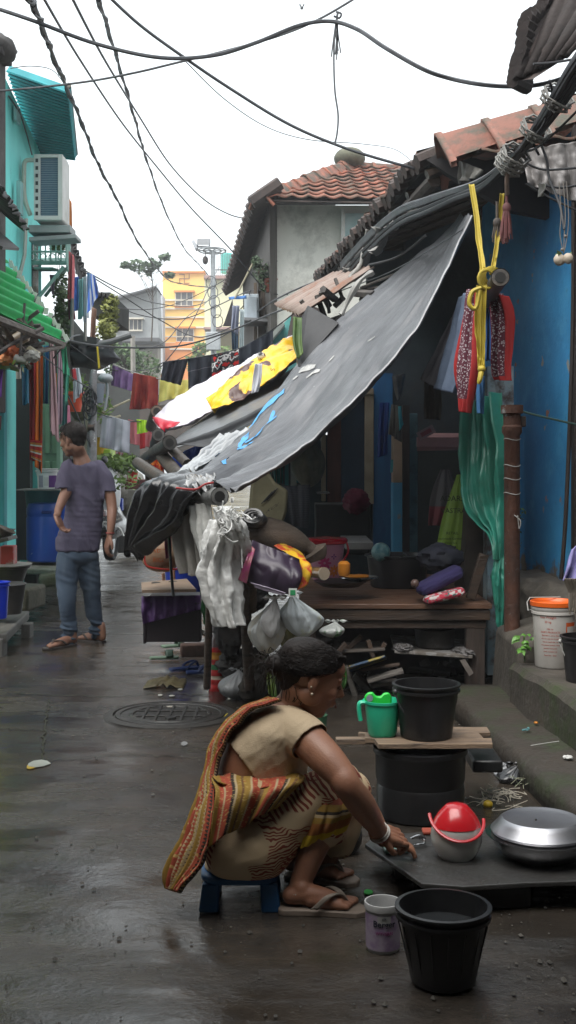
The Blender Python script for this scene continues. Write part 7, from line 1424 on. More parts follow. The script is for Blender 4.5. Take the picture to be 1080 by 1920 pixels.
# front black bucket
cF=Vector((P(831,0,2.25).x,2.25,0)); hF=P(0,1697,2.25).z
bucket('big black bucket of water in front of the washing slab',cF,.118,.085,hF,bkt,water=hF*.72,n=64,ribs=16)
# paint tub with label
cB=Vector((P(718,0,2.4).x,2.4,0)); hB=P(0,1689,2.4).z
tb2=thing('paint_tub','small white paint tub with a lilac label next to the front bucket','tub',cB)
w=MB(); w.lathe([(0,0),(.044,0),(.047,.004),(.0485,hB-.02),(.052,hB-.018),(.053,hB-.004),(.052,hB),(.048,hB),(.046,hB-.01),(.0455,.004),(0,.004)],cB,48); w.build('body',mat('tub_white',(.5,.5,.49),(.4,.4,.4),sc=9,rough=.35),tb2)
wrap(cB,.0482,.0495,.01,hB-.026,R(-200),R(20),40).build('label',mat('lilac_label',(.36,.3,.38),(.26,.18,.3),sc=30,rough=.4,lo=.45,hi=.62),tb2)
wrap(cB,.0489,.0496,hB*.52,hB*.8,R(-112),R(-68),14).build('label_panel',mat('panel_cream',(.42,.42,.4)),tb2)
ink=mat('label_ink',(.03,.03,.05))
rB=lambda z:.0496
textmesh('Berger',.024,cyl_fn(cB,rB,R(-90),hB*.63),'lettering',ink,tb2,ext=.0003,bold=True)
textmesh('silk',.010,cyl_fn(cB,rB,R(-90),hB*.75),'lettering',ink,tb2,ext=.0003)
textmesh('WYVERN',.012,cyl_fn(cB,lambda z:.0494,R(-90),hB*.44),'lettering',mat('label_pink',(.3,.06,.2)),tb2,ext=.0003,bold=True)
# soap packet and scrubber in hand area
w=MB(); q=SP(742,1596,zt); w.box(q+Vector((0,0,.012)),(.085,.055,.018),rot=(0,0,R(8))); w.build('soap_packet',mat('mint_foil',(.16,.32,.27),(.26,.38,.34),sc=25,rough=.3,bump=.4,bsc=25),bev=.006,tag_=('pale mint soap packet lying on the slab below the hand','packet'))
w=MB(); q=SP(783,1590,zt)
for k in range(3): w.tube(spl([SP(770+k*2,1572,zt+.02+.012*k),SP(785,1566+k*3,zt+.03),SP(797,1572+k*3,zt+.02),SP(794,1582,zt+.012),SP(776,1584,zt+.01)],18),.0028,6)
w.build('steel_tongs',M['steel'],tag_=('thin steel wire tongs held at her fingertips','tongs'))
w=MB(); w.box(SP(796,1575,zt)+Vector((.03,.05,.008)),(.06,.05,.012)); w.build('red_soap',mat('red_soap',(.35,.06,.03)),bev=.004,tag_=('small red brown soap piece behind the tongs','soap'))
w=MB(); w.ball((P(635,0,2.95).x,2.98,.06),(.085,.08,.075)); w.build('black_ball_pot',mat('drum_black',(0,0,0)),tag_=('round black pot behind her shin','pot'))
w=MB(); w.lathe([(0,0),(.05,0),(.06,.12),(0,.12)],(P(590,0,4.0).x,4.0,.06),20); w.build('green_tin',mat('dk_green_tin',(.03,.1,.05),rough=.5),tag_=('dark green tin beyond the woman chin','tin'))
# stool
cT=Vector((P(447,0,2.62).x,2.66,0)); st_=thing('stool','low blue plastic stool under the squatting woman','stool',cT)
x0=P(372,0,2.56).x; x1=P(525,0,2.56).x; zs=.108; bl_=mat('stool_blue',(.012,.10,.26),(.01,.075,.2),sc=4,rough=.45)
w=MB(); n=40; pts=[]
for k in range(n): 
    a=2*PI*k/n; ca,sa=math.cos(a),math.sin(a); ex=.55; pts.append(Vector(((x0+x1)/2+(x1-x0)/2*math.copysign(abs(ca)**ex,ca),2.68+.12*math.copysign(abs(sa)**ex,sa),zs-.022)))
w.prism(pts,(0,0,.022)); w.build('seat',bl_,st_,bev=.006)
for sx_,sy_ in((-1,-1),(1,-1),(-1,1),(1,1)):
    cx=(x0+x1)/2+sx_*((x1-x0)/2-.035); cy=2.68+sy_*.085; w=MB()
    w.add([Vector((cx+dx*(.030 if z<.01 else .026)+sx_*(.008 if z<.01 else 0),cy+dy*.022,z)) for z in(0,zs-.02) for dx,dy in((-1,-1),(1,-1),(1,1),(-1,1))],[(0,3,2,1),(4,5,6,7),(0,1,5,4),(1,2,6,5),(2,3,7,6),(3,0,4,7)]); w.build('leg',bl_,st_,bev=.006)
# orange lid bucket on plinth
cO=Vector((P(1038,0,4.3).x,4.3,.335)); bo=thing('lidded_bucket','white bucket with bright orange lid and red print standing on the plinth','bucket',cO)
hO=P(0,1130,4.3).z-.335; wbm=mat('white_bucket2',(.52,.5,.47),(.42,.4,.37),sc=5,rough=.4)
w=MB(); w.lathe([(0,0),(.088,0),(.093,.008),(.104,hO-.055),(.111,hO-.052),(.111,hO-.04),(.106,hO-.038),(.113,hO-.028),(.113,hO-.018),(.107,hO-.014),(0,hO-.014)],cO,56); w.build('body',wbm,bo)
w=MB(); w.lathe([(.107,hO-.014),(.117,hO-.012),(.118,hO+.008),(.112,hO+.012),(.104,hO+.004),(.1,hO-.004),(0,hO-.002)],cO,56); w.build('lid',mat('orange_lid',(.72,.13,.015),(.62,.1,.012),sc=6,rough=.35),bo)
w=MB(); w.tube([cO+Vector((-.113,-.0,hO-.035)),cO+Vector((-.128,0,hO-.04)),cO+Vector((-.13,.02,hO-.0)),cO+Vector((-.11,.05,hO+.02)),cO+Vector((.06,.115,hO+.015))],.003,6); w.build('handle',mat('wire_pale',(0,0,0)),bo)
rO=lambda z:.093+.011*(z/(hO-.055)); ro=mat('print_red',(.45,.05,.02))
for tx,sz,zz,a in(('Net Weight',.017,.80,-118),('20 kg',.016,.73,-118),('Mfd. by',.011,.62,-112),('DAIRY PRODUCTS',.012,.57,-112),('Best before use by date',.009,.52,-112),('store in a cool and dry place',.008,.47,-112),('keep lid closed after use',.008,.42,-112),('once opened consume within',.008,.37,-112),('packed in food grade',.008,.32,-112),('plastic container only',.008,.27,-112),('Batch No.   Date',.009,.21,-112)):
    textmesh(tx,sz,cyl_fn(cO,rO,R(a),hO*zz),'printing',ro,bo,ext=.0003)
wrap(cO,.0955,.1035,.03,hO-.09,R(-66),R(-20)).build('label',mat('print_orange',(.62,.1,.01)),bo)
wrap(cO,.0962,.103,.05,hO-.11,R(-62),R(-24)).build('label_inner',wbm,bo)
# right black bucket and mop
cK=Vector((P(1100,0,4.0).x,4.0,.33)); bucket('dark bucket at the right edge with a strip of the white bucket behind',cK,.115,.095,.22,mat('bk2',(.012,.011,.012),(.022,.02,.02),rough=.4),handle=(R(180),R(80),1),hm=mat('wire_pale',(0,0,0)),grip=False)
mp_=thing('mop','lilac cloth mop with dripping strings above the dark bucket','mop',P(1075,1100,3.95))
cloth('cloth',cmat('lilac',(.27,.25,.5),(.22,.2,.42)),[P(1072,1030,3.95),P(1062,1060,3.95),P(1053,1088,3.95)],[P(1110,1000,3.95),P(1120,1050,3.95),P(1120,1085,3.95)],2,.02,3,parent=mp_,nu=20,nv=16)
w=MB(); rnd=random.Random(8)
for k in range(50):
    x=rnd.uniform(1056,1110); a=P(x,1085,3.95+rnd.uniform(-.02,.03)); w.tube(spl([a,P(1080+(x-1080)*.6,1110,3.95),P(1076+(x-1080)*.4,1140+rnd.uniform(-15,12),3.95)],8),.004,4)
w.build('mop_strings',mat('mop_str',(.22,.19,.15),(.14,.12,.1),sc=9),mp_)
# litter
w=MB(); rnd=random.Random(2); q=SP(938,1500,.02)
for k in range(22):
    p=q+Vector((rnd.uniform(-.07,.05),rnd.uniform(-.08,.08),0)); pts=[p]
    for j in range(4): pts.append(pts[-1]+Vector((rnd.uniform(-.05,.06),rnd.uniform(-.04,.05),rnd.uniform(-.006,.008))))
    for p_ in pts: p_.z=max(.006,p_.z)
    w.tube(spl(pts,14),.0016,4)
w.build('noodle_strings',mat('pale_string',(.4,.37,.3),(.3,.27,.22),sc=20),tag_=('tangle of pale strings on the lane before the steel vessel','strings'))
w=MB(); w.ball(SP(917,1512,.015)+Vector((0,.02,0)),(.02,.018,.016)); w.build('lemon',mat('lemon',(.55,.38,.02),(.45,.3,.02),rough=.4),tag_=('small squeezed yellow lemon beside the strings','lemon'))
w=MB(); q=SP(985,1478,.02)
for k in range(16):
    p=q+Vector((rnd.uniform(-.06,.05),rnd.uniform(-.05,.07),rnd.uniform(0,.03))); w.tube([p,p+Vector((rnd.uniform(-.06,.06),rnd.uniform(-.05,.05),rnd.uniform(-.01,.05)))],.0016,4)
w.build('straw_bits',mat('straw',(.3,.28,.2),(.12,.16,.1),sc=40),tag_=('loose straw and coloured scraps by the kerb','scraps'))
bag('crumpled black plastic bag dropped on the lane by the kerb',SP(970,1460,.03)+Vector((0,.04,0)),(.07,.06,.05),bpl,6,am=.3)
bag('small whitish plastic lump beside the black bag',SP(943,1452,.02)+Vector((0,.03,0)),(.03,.028,.03),gb_,8,am=.25)
w=MB(); w.box(SP(930,1444,.01),(.05,.014,.006),rot=(0,0,R(-20))); w.build('paper_scrap',mat('label_white',(0,0,0)),smooth=False,tag_=('narrow pale paper scrap left of the whitish lump','scrap'))
w=MB(); q=SP(986,1368,.135); w.box(q,(.04,.008,.006),rot=(0,0,R(25))); w.box(q+Vector((.012,.01,0)),(.008,.035,.006),rot=(0,0,R(-25))); w.build('teal_scrap',mat('teal_scrap',(.12,.3,.32)),smooth=False,tag_=('torn teal ribbon scrap lying on the step','scrap'))
w=MB(); w.tube(spl([SP(995,1398,.135),SP(1020,1394,.14),SP(1048,1390,.135)],10),.002,5); w.build('string',mat('wire_pale',(0,0,0)),tag_=('thin curved pale string on the step','string'))
w=MB(); w.ball(SP(1005,1355,.13),(.01,.01,.006)); w.build('orange_scrap',mat('orange_pl',(0,0,0)),tag_=('tiny orange scrap on the step','scrap'))
w=MB(); w.ball(SP(1065,1420,.13),(.02,.015,.008),disp=lambda d:1+.4*N(d,3)); w.build('paper_scrap',mat('label_white',(0,0,0)),tag_=('small crumpled paper scrap on the step near the plinth','scrap'))
for i,(x,y,sx_,sy_,c,l) in enumerate(((72,1430,.05,.03,(.3,.32,.28),'pale flat scrap on the lane at the left'),(60,1434,.025,.025,(.45,.3,.02),'yellow scrap joined to the pale one'),(320,1325,.02,.012,(.4,.37,.32),'cream paper fleck just behind the manhole cover'),(345,1393,.018,.02,(.2,.2,.2),'grey leaf fleck in front of the manhole cover'),(338,1292,.016,.012,(.3,.3,.27),'tiny pale fleck on the lane joint'),(300,1303,.015,.012,(.4,.4,.36),'tiny white fleck left on the lane joint'),(322,1304,.016,.01,(.4,.4,.36),'tiny white fleck right on the lane joint'),(690,1672,.016,.01,(.02,.3,.04),'bright green scrap between sandal and slab'),(440,1342,.06,.04,(.4,.33,.03),'yellow scrap hidden behind her shoulder near the manhole'))):
    q=SP(x,y,.01); q.z=gz(q.x,q.y)+.003; m_=MB(); m_.prism([q+Vector((math.cos(a)*sx_*(.8+.4*random.Random(i*9+k).random()),math.sin(a)*sy_*1.6,0)) for k,a in enumerate([j*PI/4 for j in range(8)])],(0,0,.003)); m_.build('litter_scrap',mat('lit%d'%i,c,rough=.7),smooth=False,tag_=(l,'scrap'))
w=MB(); q=SP(310,1285,.0); 
w.grid(lambda u,v: q+Vector(((u-.5)*.24,(v-.5)*.2,.008+.03*math.sin(u*PI)*(.4+abs(N((u*5,v*5,2))))))+Vector((0,.02*N((u*9,1,1)),.01*N((u*11,v*9,1)))),20,10); w.build('dead_leaf',mat('dead_leaf',(.05,.04,.02),(.1,.08,.03),sc=20,rough=.6),solid=.002,tag_=('dark wet dead leaf lying behind the manhole cover','leaf'),autosm=False)
# little plant at the plinth
pl_=thing('weed','small bright green leafed weed sprouting by the orange lidded bucket','plant',P(984,1225,4.36))
w=MB(); w.tube(spl([P(984,1240,4.36),P(983,1215,4.34),P(984,1195,4.32)],6),.004,5); w.build('stem',M['leaf'],pl_)
w=MB(); rnd=random.Random(5)
for k in range(16):
    a=rnd.uniform(0,2*PI); c=P(984+rnd.uniform(-8,10),1205+rnd.uniform(-14,18),4.33); d=Vector((math.cos(a),math.sin(a)*.6-.2,rnd.uniform(-.5,.3))).normalized(); s_=d.cross(Vector((0,-.5,1))).normalized(); L0=rnd.uniform(.035,.06)
    w.add([c,c+d*L0*.35+s_*L0*.3,c+d*L0*.7+s_*L0*.2,c+d*L0+Vector((0,0,-.01)),c+d*L0*.7-s_*L0*.2,c+d*L0*.35-s_*L0*.3,c+d*L0*.5+Vector((0,0,.008))],[(0,1,6),(1,2,6),(2,3,6),(3,4,6),(4,5,6),(5,0,6)])
w.build('leaf',mat('weed_leaf',(.1,.26,.03),(.06,.17,.02),sc=20,rough=.45),pl_,smooth=False)
w=MB(); leaves(w,P(975,965,4.8),(.03,.03,.05),24,.018,3); leaves(w,P(972,1010,4.8),(.02,.03,.06),16,.014,4); w.build('wall_weed',M['leaf'],smooth=False,tag_=('sparse green weed growing behind the rusty pipe','plant'))
w=MB(); leaves(w,P(985,1330,4.38),(.03,.04,.05),30,.02,7); w.build('moss_tuft',mat('moss',(.05,.08,.015),(.03,.05,.01),rough=.9),smooth=False,tag_=('mossy tuft at the foot of the plinth','moss'))
# ================================================================ PEOPLE
def chain(m,pts,n=None,seg=20,fx=1):
    """pts: list of (Vector, radius); tapering limb with round ends"""
    vs=[Vector((*p,)) for p,_ in pts]; rs=[r for _,r in pts]; n=n or max(10,len(pts)*7)
    q=spl(vs,n); rr=[x.x for x in spl([Vector((r,0,0)) for r in rs],n)]
    m.tube(q,rr,seg,fx=fx); m.ball(q[0],rr[0]*.99,seg,12); m.ball(q[-1],rr[-1]*.99,seg,12); return m
def displace(o,fn):
    me=o.data; co=[v.co.copy() for v in me.vertices]; nn=[v.normal.copy() for v in me.vertices]; root=o
    while root.parent: root=root.parent
    off=root.location
    for v,c,n_ in zip(me.vertices,co,nn): v.co=c+n_*fn(c+off,n_)
    me.update()
def cut(o,keep):
    root=o
    while root.parent: root=root.parent
    off=root.location; bm=bmesh.new(); bm.from_mesh(o.data)
    dl=[v for v in bm.verts if not keep(v.co+off)]; bmesh.ops.delete(bm,geom=dl,context='VERTS'); bm.to_mesh(o.data); bm.free()
def px(v): return 540+F*v.x/v.y, HZ-F*(v.z-CAMZ)/v.y
def frame(C,f,u):
    f=Vector(f).normalized(); s=Vector(u).cross(f).normalized(); u=f.cross(s).normalized()
    T=Matrix((f,s,u)).transposed()      # local x=face forward, y=left side, z=up
    return (lambda x,y,z: C+T@Vector((x,y,z))),T
def head(m,Lf,T,k=1,female=True):
    B=lambda c,r: m.ball(Lf(*[a*k for a in c]),tuple(a*k for a in r),28,18,rot=T)
    B((-.012,0,.028),(.096,.074,.084)); B((.02,0,-.01),(.072,.066,.085)); B((.034,0,-.06),(.05,.052,.052)); B((.052,0,-.104),(.024,.026,.019)); B((.028,0,-.092),(.038,.043,.026))
    B((.058,0,.042),(.036,.052,.036))
    for s in(-1,1):
        B((.058,s*.036,-.028),(.026,.024,.024)); B((.078,s*.031,.005),(.012,.015,.008)); B((.080,s*.028,.018),(.010,.024,.006)); B((.0,s*.052,-.055),(.036,.018,.03))
        # ear
        B((-.010,s*.076,-.012),(.017,.007,.027)); B((-.004,s*.075,-.034),(.009,.006,.010)); 
    m.tube([Lf(.084*k,0,.008*k),Lf(.096*k,0,-.012*k),Lf(.108*k,0,-.033*k),Lf(.104*k,0,-.040*k)],[.007*k,.009*k,.0115*k,.009*k],14)
    for s in(-1,1): B((.094,s*.0125,-.037),(.010,.007,.007))
    B((.088,0,-.062),(.012,.021,.006)); B((.085,0,-.071),(.012,.019,.007)); B((.080,0,-.05),(.012,.022,.016))
HD=lambda x,y,D,r:(P(x,y,D),r)
def finger(m,pts,r): 
    chain(m,[(p,r*(1-.09*i)) for i,p in enumerate(pts)],n=18,seg=10)
# ---------------------------------------------------------- woman
wo=thing('person','woman in cream blouse and printed saree squatting on a low stool, scrubbing dishes','person',P(470,1700,2.62))
SK=M['skin']
C=P(586,1264,2.70); yaw=R(10)
f0=Vector((math.cos(R(18))*math.cos(yaw),math.cos(R(18))*math.sin(yaw),-math.sin(R(18)))); u0=Vector((math.sin(R(18)),0,math.cos(R(18))))
Lf,T=frame(C,f0,u0)
m=MB(); head(m,Lf,T,.99)
chain(m,[(Lf(-.035,0,-.05),.05),(P(548,1312,2.71),.048),(P(522,1345,2.71),.062)])
# torso core
spine=[(P(528,1340,2.72),(.085,.13,.05)),(P(512,1362,2.72),(.105,.155,.07)),(P(498,1392,2.72),(.13,.155,.08)),(P(491,1425,2.72),(.138,.145,.08)),(P(487,1458,2.72),(.137,.14,.08)),(P(484,1490,2.72),(.135,.145,.08))]
for i in range(len(spine)-1):
    for k in range(4):
        t_=k/4; a,ra=spine[i]; b_,rb_=spine[i+1]; m.ball(a.lerp(b_,t_),tuple(ra[j]+(rb_[j]-ra[j])*t_ for j in range(3)),36,20)
# near (right) arm
sh=P(570,1382,2.60); el=P(655,1486,2.47); wr_=P(712,1562,2.62)
chain(m,[(P(545,1365,2.64),.055),(sh,.056),(P(612,1428,2.53),.053),(P(640,1462,2.49),.045),(el,.041),(P(680,1517,2.51),.042),(P(700,1545,2.57),.032),(wr_,.0245)],seg=24)
chain(m,[(P(545,1362,2.80),.05),(P(590,1395,2.88),.046),(P(650,1450,2.90),.04),(P(690,1510,2.86),.036),(P(715,1560,2.80),.025)])
body=m
# legs (shins) and feet
for (kx,ky,kd,ax,ay,ad,s) in ((635,1458,2.66,562,1660,2.6,-1),(650,1470,2.86,600,1618,2.86,1)):
    chain(body,[(P(kx,ky,kd),.05),(P(kx*.6+ax*.4,ky*.6+ay*.4,kd*.6+ad*.4),.054),(P(kx*.25+ax*.75,ky*.25+ay*.75,kd*.25+ad*.75),.041),(P(ax,ay,ad),.032)])
def foot(m,heel,toe,wd=.036,h=.05,side=(0,-1,0)):
    heel=Vector(heel);toe=Vector(toe); d=toe-heel; s_=Vector((-d.y,d.x,0)).normalized()
    chain(m,[(heel+Vector((0,0,.028)),.027),(heel+d*.25+Vector((0,0,.034)),.031),(heel+d*.5+Vector((0,0,.027)),.029),(heel+d*.72+Vector((0,0,.018)),.022)],seg=20)
    for sg in(-1,1): chain(m,[(heel+d*.3+s_*sg*.012+Vector((0,0,.022)),.022),(heel+d*.74+s_*sg*.022+Vector((0,0,.015)),.018)])
    for k in range(5):
        o=-.034+.017*k; e=heel+d*(1.0-.035*k-.01*(k==0))+s_*(o*-1); b0=heel+d*.72+s_*(o*-.9)
        chain(m,[(b0+Vector((0,0,.013)),.011),(b0.lerp(e,.6)+Vector((0,0,.013)),.0095 if k else .0125),(e+Vector((0,0,.010)),.0085 if k else .012)],n=10,seg=10)
hn=P(545,1694,2.585); hn.z=.022; tn=P(668,1712,2.57); tn.z=.018
foot(body,hn,tn)
hf=P(590,1632,2.86); hf.z=.02; tf=P(640,1636,2.83); tf.z=.018; tf=hf+(tf-hf).normalized()*.19; hf=hf-(tf-hf)*.45; tf=hf+(tf-hf).normalized()*.2
foot(body,hf,tf)
chain(body,[(P(562,1660,2.6),.032),(hn+Vector((.035,0,.05)),.03)]); chain(body,[(P(600,1618,2.86),.03),(hf+Vector((.05,0,.05)),.028)])
bo_=body.build('body',SK,wo,remesh=.0045,smoothit=5)
# near hand
m=MB(); hp_=P(732,1563,2.655)
dirn=(P(742,1566,2.67)-wr_).normalized(); sd_=Vector((0.25,.9,.1)); sd_=(sd_-dirn*sd_.dot(dirn)).normalized(); up_=sd_.cross(dirn).normalized()
if up_.z<0: up_=-up_
hl=lambda a,b_,c: wr_+dirn*a+sd_*b_+up_*c
chain(m,[(wr_-dirn*.02,.024),(wr_+dirn*.012,.0235)])
for b_ in(-.024,-.008,.008,.024): chain(m,[(hl(.01,b_*.6,0),.015),(hl(.05,b_,.004),.0135),(hl(.078,b_*1.05,.003),.0115)])
for i,(b_,l) in enumerate(((-.029,.9),(-.010,1.05),(.010,1.0),(.028,.82))):
    finger(m,[hl(.076,b_,.002),hl(.076+.034*l,b_*.95,.004),hl(.076+.052*l,b_*.85,-.018),hl(.076+.046*l,b_*.8,-.038)],.0095)
finger(m,[hl(.02,-.028,-.008),hl(.048,-.044,-.02),hl(.078,-.036,-.03),hl(.098,-.022,-.036)],.0115)
hd_=m.build('hand',SK,wo,remesh=.003,smoothit=3)
# far hand resting on the slab edge
m=MB(); w2=P(715,1560,2.80)
for b_ in(-.02,0,.02): chain(m,[(w2,.02),(w2+Vector((.05,b_,-.01)),.014),(w2+Vector((.09,b_,-.03)),.009),(w2+Vector((.1,b_,-.05)),.008)])
m.build('hand',SK,wo,remesh=.004,smoothit=3)
# bangles, nails, anklet
def ring(c,ax,r,rt,mt,name,n=40):
    ax=Vector(ax).normalized(); a=ax.orthogonal().normalized(); b_=ax.cross(a); pts=[Vector(c)+(a*math.cos(k*2*PI/n)+b_*math.sin(k*2*PI/n))*r for k in range(n+1)]
    return MB().tube(pts,rt,8,caps=False).build(name,mt,wo)
axf=(wr_-el).normalized(); ring(wr_+axf*.000,axf,.031,.0042,mat('shell_white',(.62,.58,.52),rough=.3),'bangle'); ring(wr_+axf*.010,axf,.029,.0026,mat('coral_bangle',(.3,.03,.025),rough=.3),'bangle'); ring(wr_-axf*.012,axf,.031,.002,mat('shell_white',(0,0,0)),'bangle')
ak=P(560,1668,2.6); 
w=MB(); ax=Vector((.2,0,1)).normalized(); a=ax.orthogonal().normalized(); b_=ax.cross(a)
for k in range(44): 
    an=k*2*PI/44; w.ball(ak+Vector((.0,0,-.012))+(a*math.cos(an)+b_*math.sin(an))*.041+Vector((0,0,.006*math.sin(an*9))),.0042,8,6)
w.build('anklet',mat('silver',(.5,.48,.45),rough=.35,metal=.9),wo)
w=MB(); w.ball(Lf(-.005,-.084,-.040),.0045,12,8); w.ball(Lf(-.014,-.084,-.02),.003,10,8); w.build('earring',mat('pearl',(.75,.65,.5),rough=.2,metal=.4),wo)
w=MB()
for s in(-1,1): w.ball(Lf(.079,s*.031,-.003),(.0105),16,12)
w.build('eye',mat('eyelid',(.17,.075,.045),rough=.45),wo)
w=MB()
for s in(-1,1): w.tube(spl([Lf(.088,s*.014,.021),Lf(.089,s*.030,.0245),Lf(.080,s*.046,.020)],10),[.001,.002,.0025,.0026,.0026,.0025,.0022,.002,.0015,.001],6); w.tube(spl([Lf(.0905,s*.022,-.006),Lf(.0905,s*.032,-.010),Lf(.084,s*.043,-.008)],8),.0013,5)
w.build('eyebrow',M['hair'],wo)
w=MB(); w.tube(spl([Lf(.0985,-.014,-.066),Lf(.1,0,-.0665),Lf(.0985,.014,-.066)],8),.0012,5); w.tube(spl([Lf(.098,-.012,-.071),Lf(.1,0,-.073),Lf(.098,.012,-.071)],8),.004,6); w.build('lips',mat('lips',(.2,.06,.05),rough=.4),wo)
w=MB(); w.ball(Lf(.0975,-.0,.028),.0025,8,6); w.build('bindi',mat('bindi',(.4,.01,.01)),wo)
# hair: cap + bun + strands
m=MB(); Bh=lambda c,r: m.ball(Lf(*c),r,32,20,rot=T)
Bh((-.028,0,.052),(.097,.079,.066)); Bh((.018,0,.070),(.064,.064,.038)); Bh((-.062,0,.008),(.052,.068,.054)); Bh((-.07,0,-.03),(.032,.046,.045)); Bh((.052,0,.070),(.030,.050,.018))
for s in(-1,1): Bh((.022,s*.052,.048),(.038,.022,.022))
bun=P(518,1243,2.68); m.ball(bun,(.04,.044,.036),28,18); m.ball(bun.lerp(C,.3),(.05,.05,.05))
ho=m.build('hair',M['hair'],wo,remesh=.005,smoothit=3)
displace(ho,lambda p,n: .0015*FR(p,30,1)-.003)
rnd=random.Random(21); w=MB()
for k in range(1500):
    s=rnd.choice((-1,-1,-1,1)); th_=rnd.uniform(-.5,1.0); 
    a=Lf(.07-.07*abs(th_)**1.5+rnd.uniform(-.01,.01),s*(.03+.045*min(1,abs(th_))) ,.085-.045*max(0,th_)+rnd.uniform(-.01,.01))
    # march over ellipsoid toward bun
    pts=[]; cen=Lf(-.02,0,.035)
    for j in range(8):
        q=a.lerp(bun+Vector((rnd.uniform(-.02,.02),rnd.uniform(-.03,.03),rnd.uniform(-.02,.02))),j/7); d=T.transposed()@(q-cen); r0=math.sqrt((d.x/.104)**2+(d.y/.084)**2+(d.z/.084)**2)
        if j<6 and r0<1.0: d=d/r0*rnd.uniform(.985,1.02)
        pts.append(cen+T@d+Vector((rnd.uniform(-.001,.001),)*3))
    w.tube(spl(pts,12),.0008,3,caps=False)
for k in range(120):
    a=bun+Vector((rnd.gauss(0,.03),rnd.gauss(0,.03),rnd.gauss(0,.02))); d=Vector((rnd.uniform(-1,.3),rnd.uniform(-1,1),rnd.uniform(-1,.8))).normalized(); w.tube(spl([a,a+d*.03,a+d*.045+Vector((0,0,-.02))],6),.0012,3,caps=False)
for k in range(60):
    a=Lf(-.06+rnd.uniform(-.02,.03),-rnd.uniform(.0,.05),-.04); w.tube(spl([a,a+Vector((rnd.uniform(-.01,.02),0,-.03)),a+Vector((rnd.uniform(-.01,.03),0,-.05))],6),.001,3,caps=False)
w.build('hair_strand',M['hair'],ho)
# blouse
bm_=mat('cream_cotton',(.50,.39,.26),(.44,.34,.22),sc=4,rough=.85,bump=.25,bsc=260)
m=MB()
for i in range(len(spine)-1):
    for k in range(4):
        t_=k/4; a,ra=spine[i]; b_,rb_=spine[i+1]; m.ball(a.lerp(b_,t_),tuple(ra[j]+(rb_[j]-ra[j])*t_+.008 for j in range(3)),36,20)
chain(m,[(P(545,1365,2.64),.065),(sh,.066),(P(590,1402,2.565),.064),(P(600,1414,2.55),.064)])
chain(m,[(P(545,1362,2.80),.06),(P(590,1395,2.88),.056)])
bl2=m.build('blouse',bm_,wo,remesh=.0045,smoothit=6)
def bkeep(p):
    x,y=px(p)
    if p.y<2.76 or x<470:
        if (y-1383)*(480-422)-(x-422)*(1468-1383)>0 and x<486: return False
    if y>1470: return False
    if y<1321 : return False
    # sleeve end plane perpendicular to the arm
    d=(el-sh).normalized(); 
    if p.y<2.66 and (p-sh).dot(d)>.030 and (p-sh-d*(p-sh).dot(d)).length<.085 and x>548: return False
    if p.y>2.84 and (p-P(560,1372,2.84)).dot(Vector((.8,.4,-.5)))>.06: return False
    return True
cut(bl2,bkeep)
displace(bl2,lambda p,n: .0035*(.35-abs(N(Vector((p.x*1.6+p.z*.55,p.y*.6,p.z*.35)),17,3)))+.0025*(.3-abs(N(Vector((p.x*1.4-p.z*1.2,p.y,p.z)),22,8))))
sm_=bl2.modifiers.new('t','SOLIDIFY'); sm_.thickness=.003; sm_.offset=0
# saree lower
sa=bpy.data.materials.new('saree_print'); sa.use_nodes=True; t=sa.node_tree; b=t.nodes['Principled BSDF']; L=t.links.new; tc=nd(t,'ShaderNodeTexCoord'); geo=tc.outputs['Object']
def vor(sc,feat='F1',vec=None,out='Distance'):
    v=nd(t,'ShaderNodeTexVoronoi'); v.feature=feat; v.inputs['Scale'].default_value=sc; L(vec or geo,v.inputs['Vector']); return v.outputs[out]
def wav(sc,dist,vec=None,ty='BANDS'):
    v=nd(t,'ShaderNodeTexWave'); v.wave_type=ty; v.inputs['Scale'].default_value=sc; v.inputs['Distortion'].default_value=dist; v.inputs['Detail'].default_value=1; L(vec or geo,v.inputs['Vector']); return v.outputs['Fac']
def mul(a,b_): 
    q=nd(t,'ShaderNodeMath',operation='MULTIPLY'); L(a,q.inputs[0]); L(b_,q.inputs[1]); return q.outputs[0]
rot=nd(t,'ShaderNodeMapping'); rot.inputs['Rotation'].default_value=(0,R(40),0); L(geo,rot.inputs[0])
base=rp(nz(5),.35,(.56,.43,.27),.65,(.50,.37,.22))
reg=rp(nz(6.5,1,.4),.50,0.,.52,1.)                # where the feather motifs sit
strp=rp(wav(20,4,rot.outputs[0]),.5,0.,.55,1.)
base=mixc(mul(reg,strp),base,(.20,.035,.02))
reg2=rp(nz(8,1,.4,rot.outputs[0]),.55,0.,.56,1.)
curl=rp(wav(30,9,None,'RINGS'),.5,0.,.56,1.)
base=mixc(mul(reg2,curl),base,(.22,.04,.02))
cel=vor(8.2); ringo=rp(cel,.24,1.,.25,0.); ringi=rp(cel,.19,1.,.2,0.)
selc=vor(8.2,out='Color'); sps=nd(t,'ShaderNodeSeparateXYZ'); L(selc,sps.inputs[0]); sel=rp(sps.outputs[0],.45,0.,.46,1.)
base=mixc(mul(ringo,sel),base,(.12,.09,.03)); base=mixc(mul(ringi,sel),base,(.50,.30,.025))
L(base,b.inputs['Base Color']); b.inputs['Roughness'].default_value=.85
bn=nd(t,'ShaderNodeBump'); bn.inputs['Strength'].default_value=.3; bn.inputs['Distance'].default_value=.004; L(nz(260,2),bn.inputs['Height']); L(bn.outputs[0],b.inputs['Normal'])
m=MB()
for (hx,hy,hd_d,kx,ky,kd) in ((452,1592,2.62,635,1462,2.655),(462,1585,2.82,646,1476,2.86)):
    chain(m,[(P(hx-4,hy-2,hd_d),.108),(P(hx+30,hy-12,hd_d),.112),(P((hx+kx)/2,(hy+ky)/2-2,(hd_d+kd)/2),.094),(P(kx-25,ky+22,kd),.077),(P(kx,ky+10,kd),.062)],seg=30)
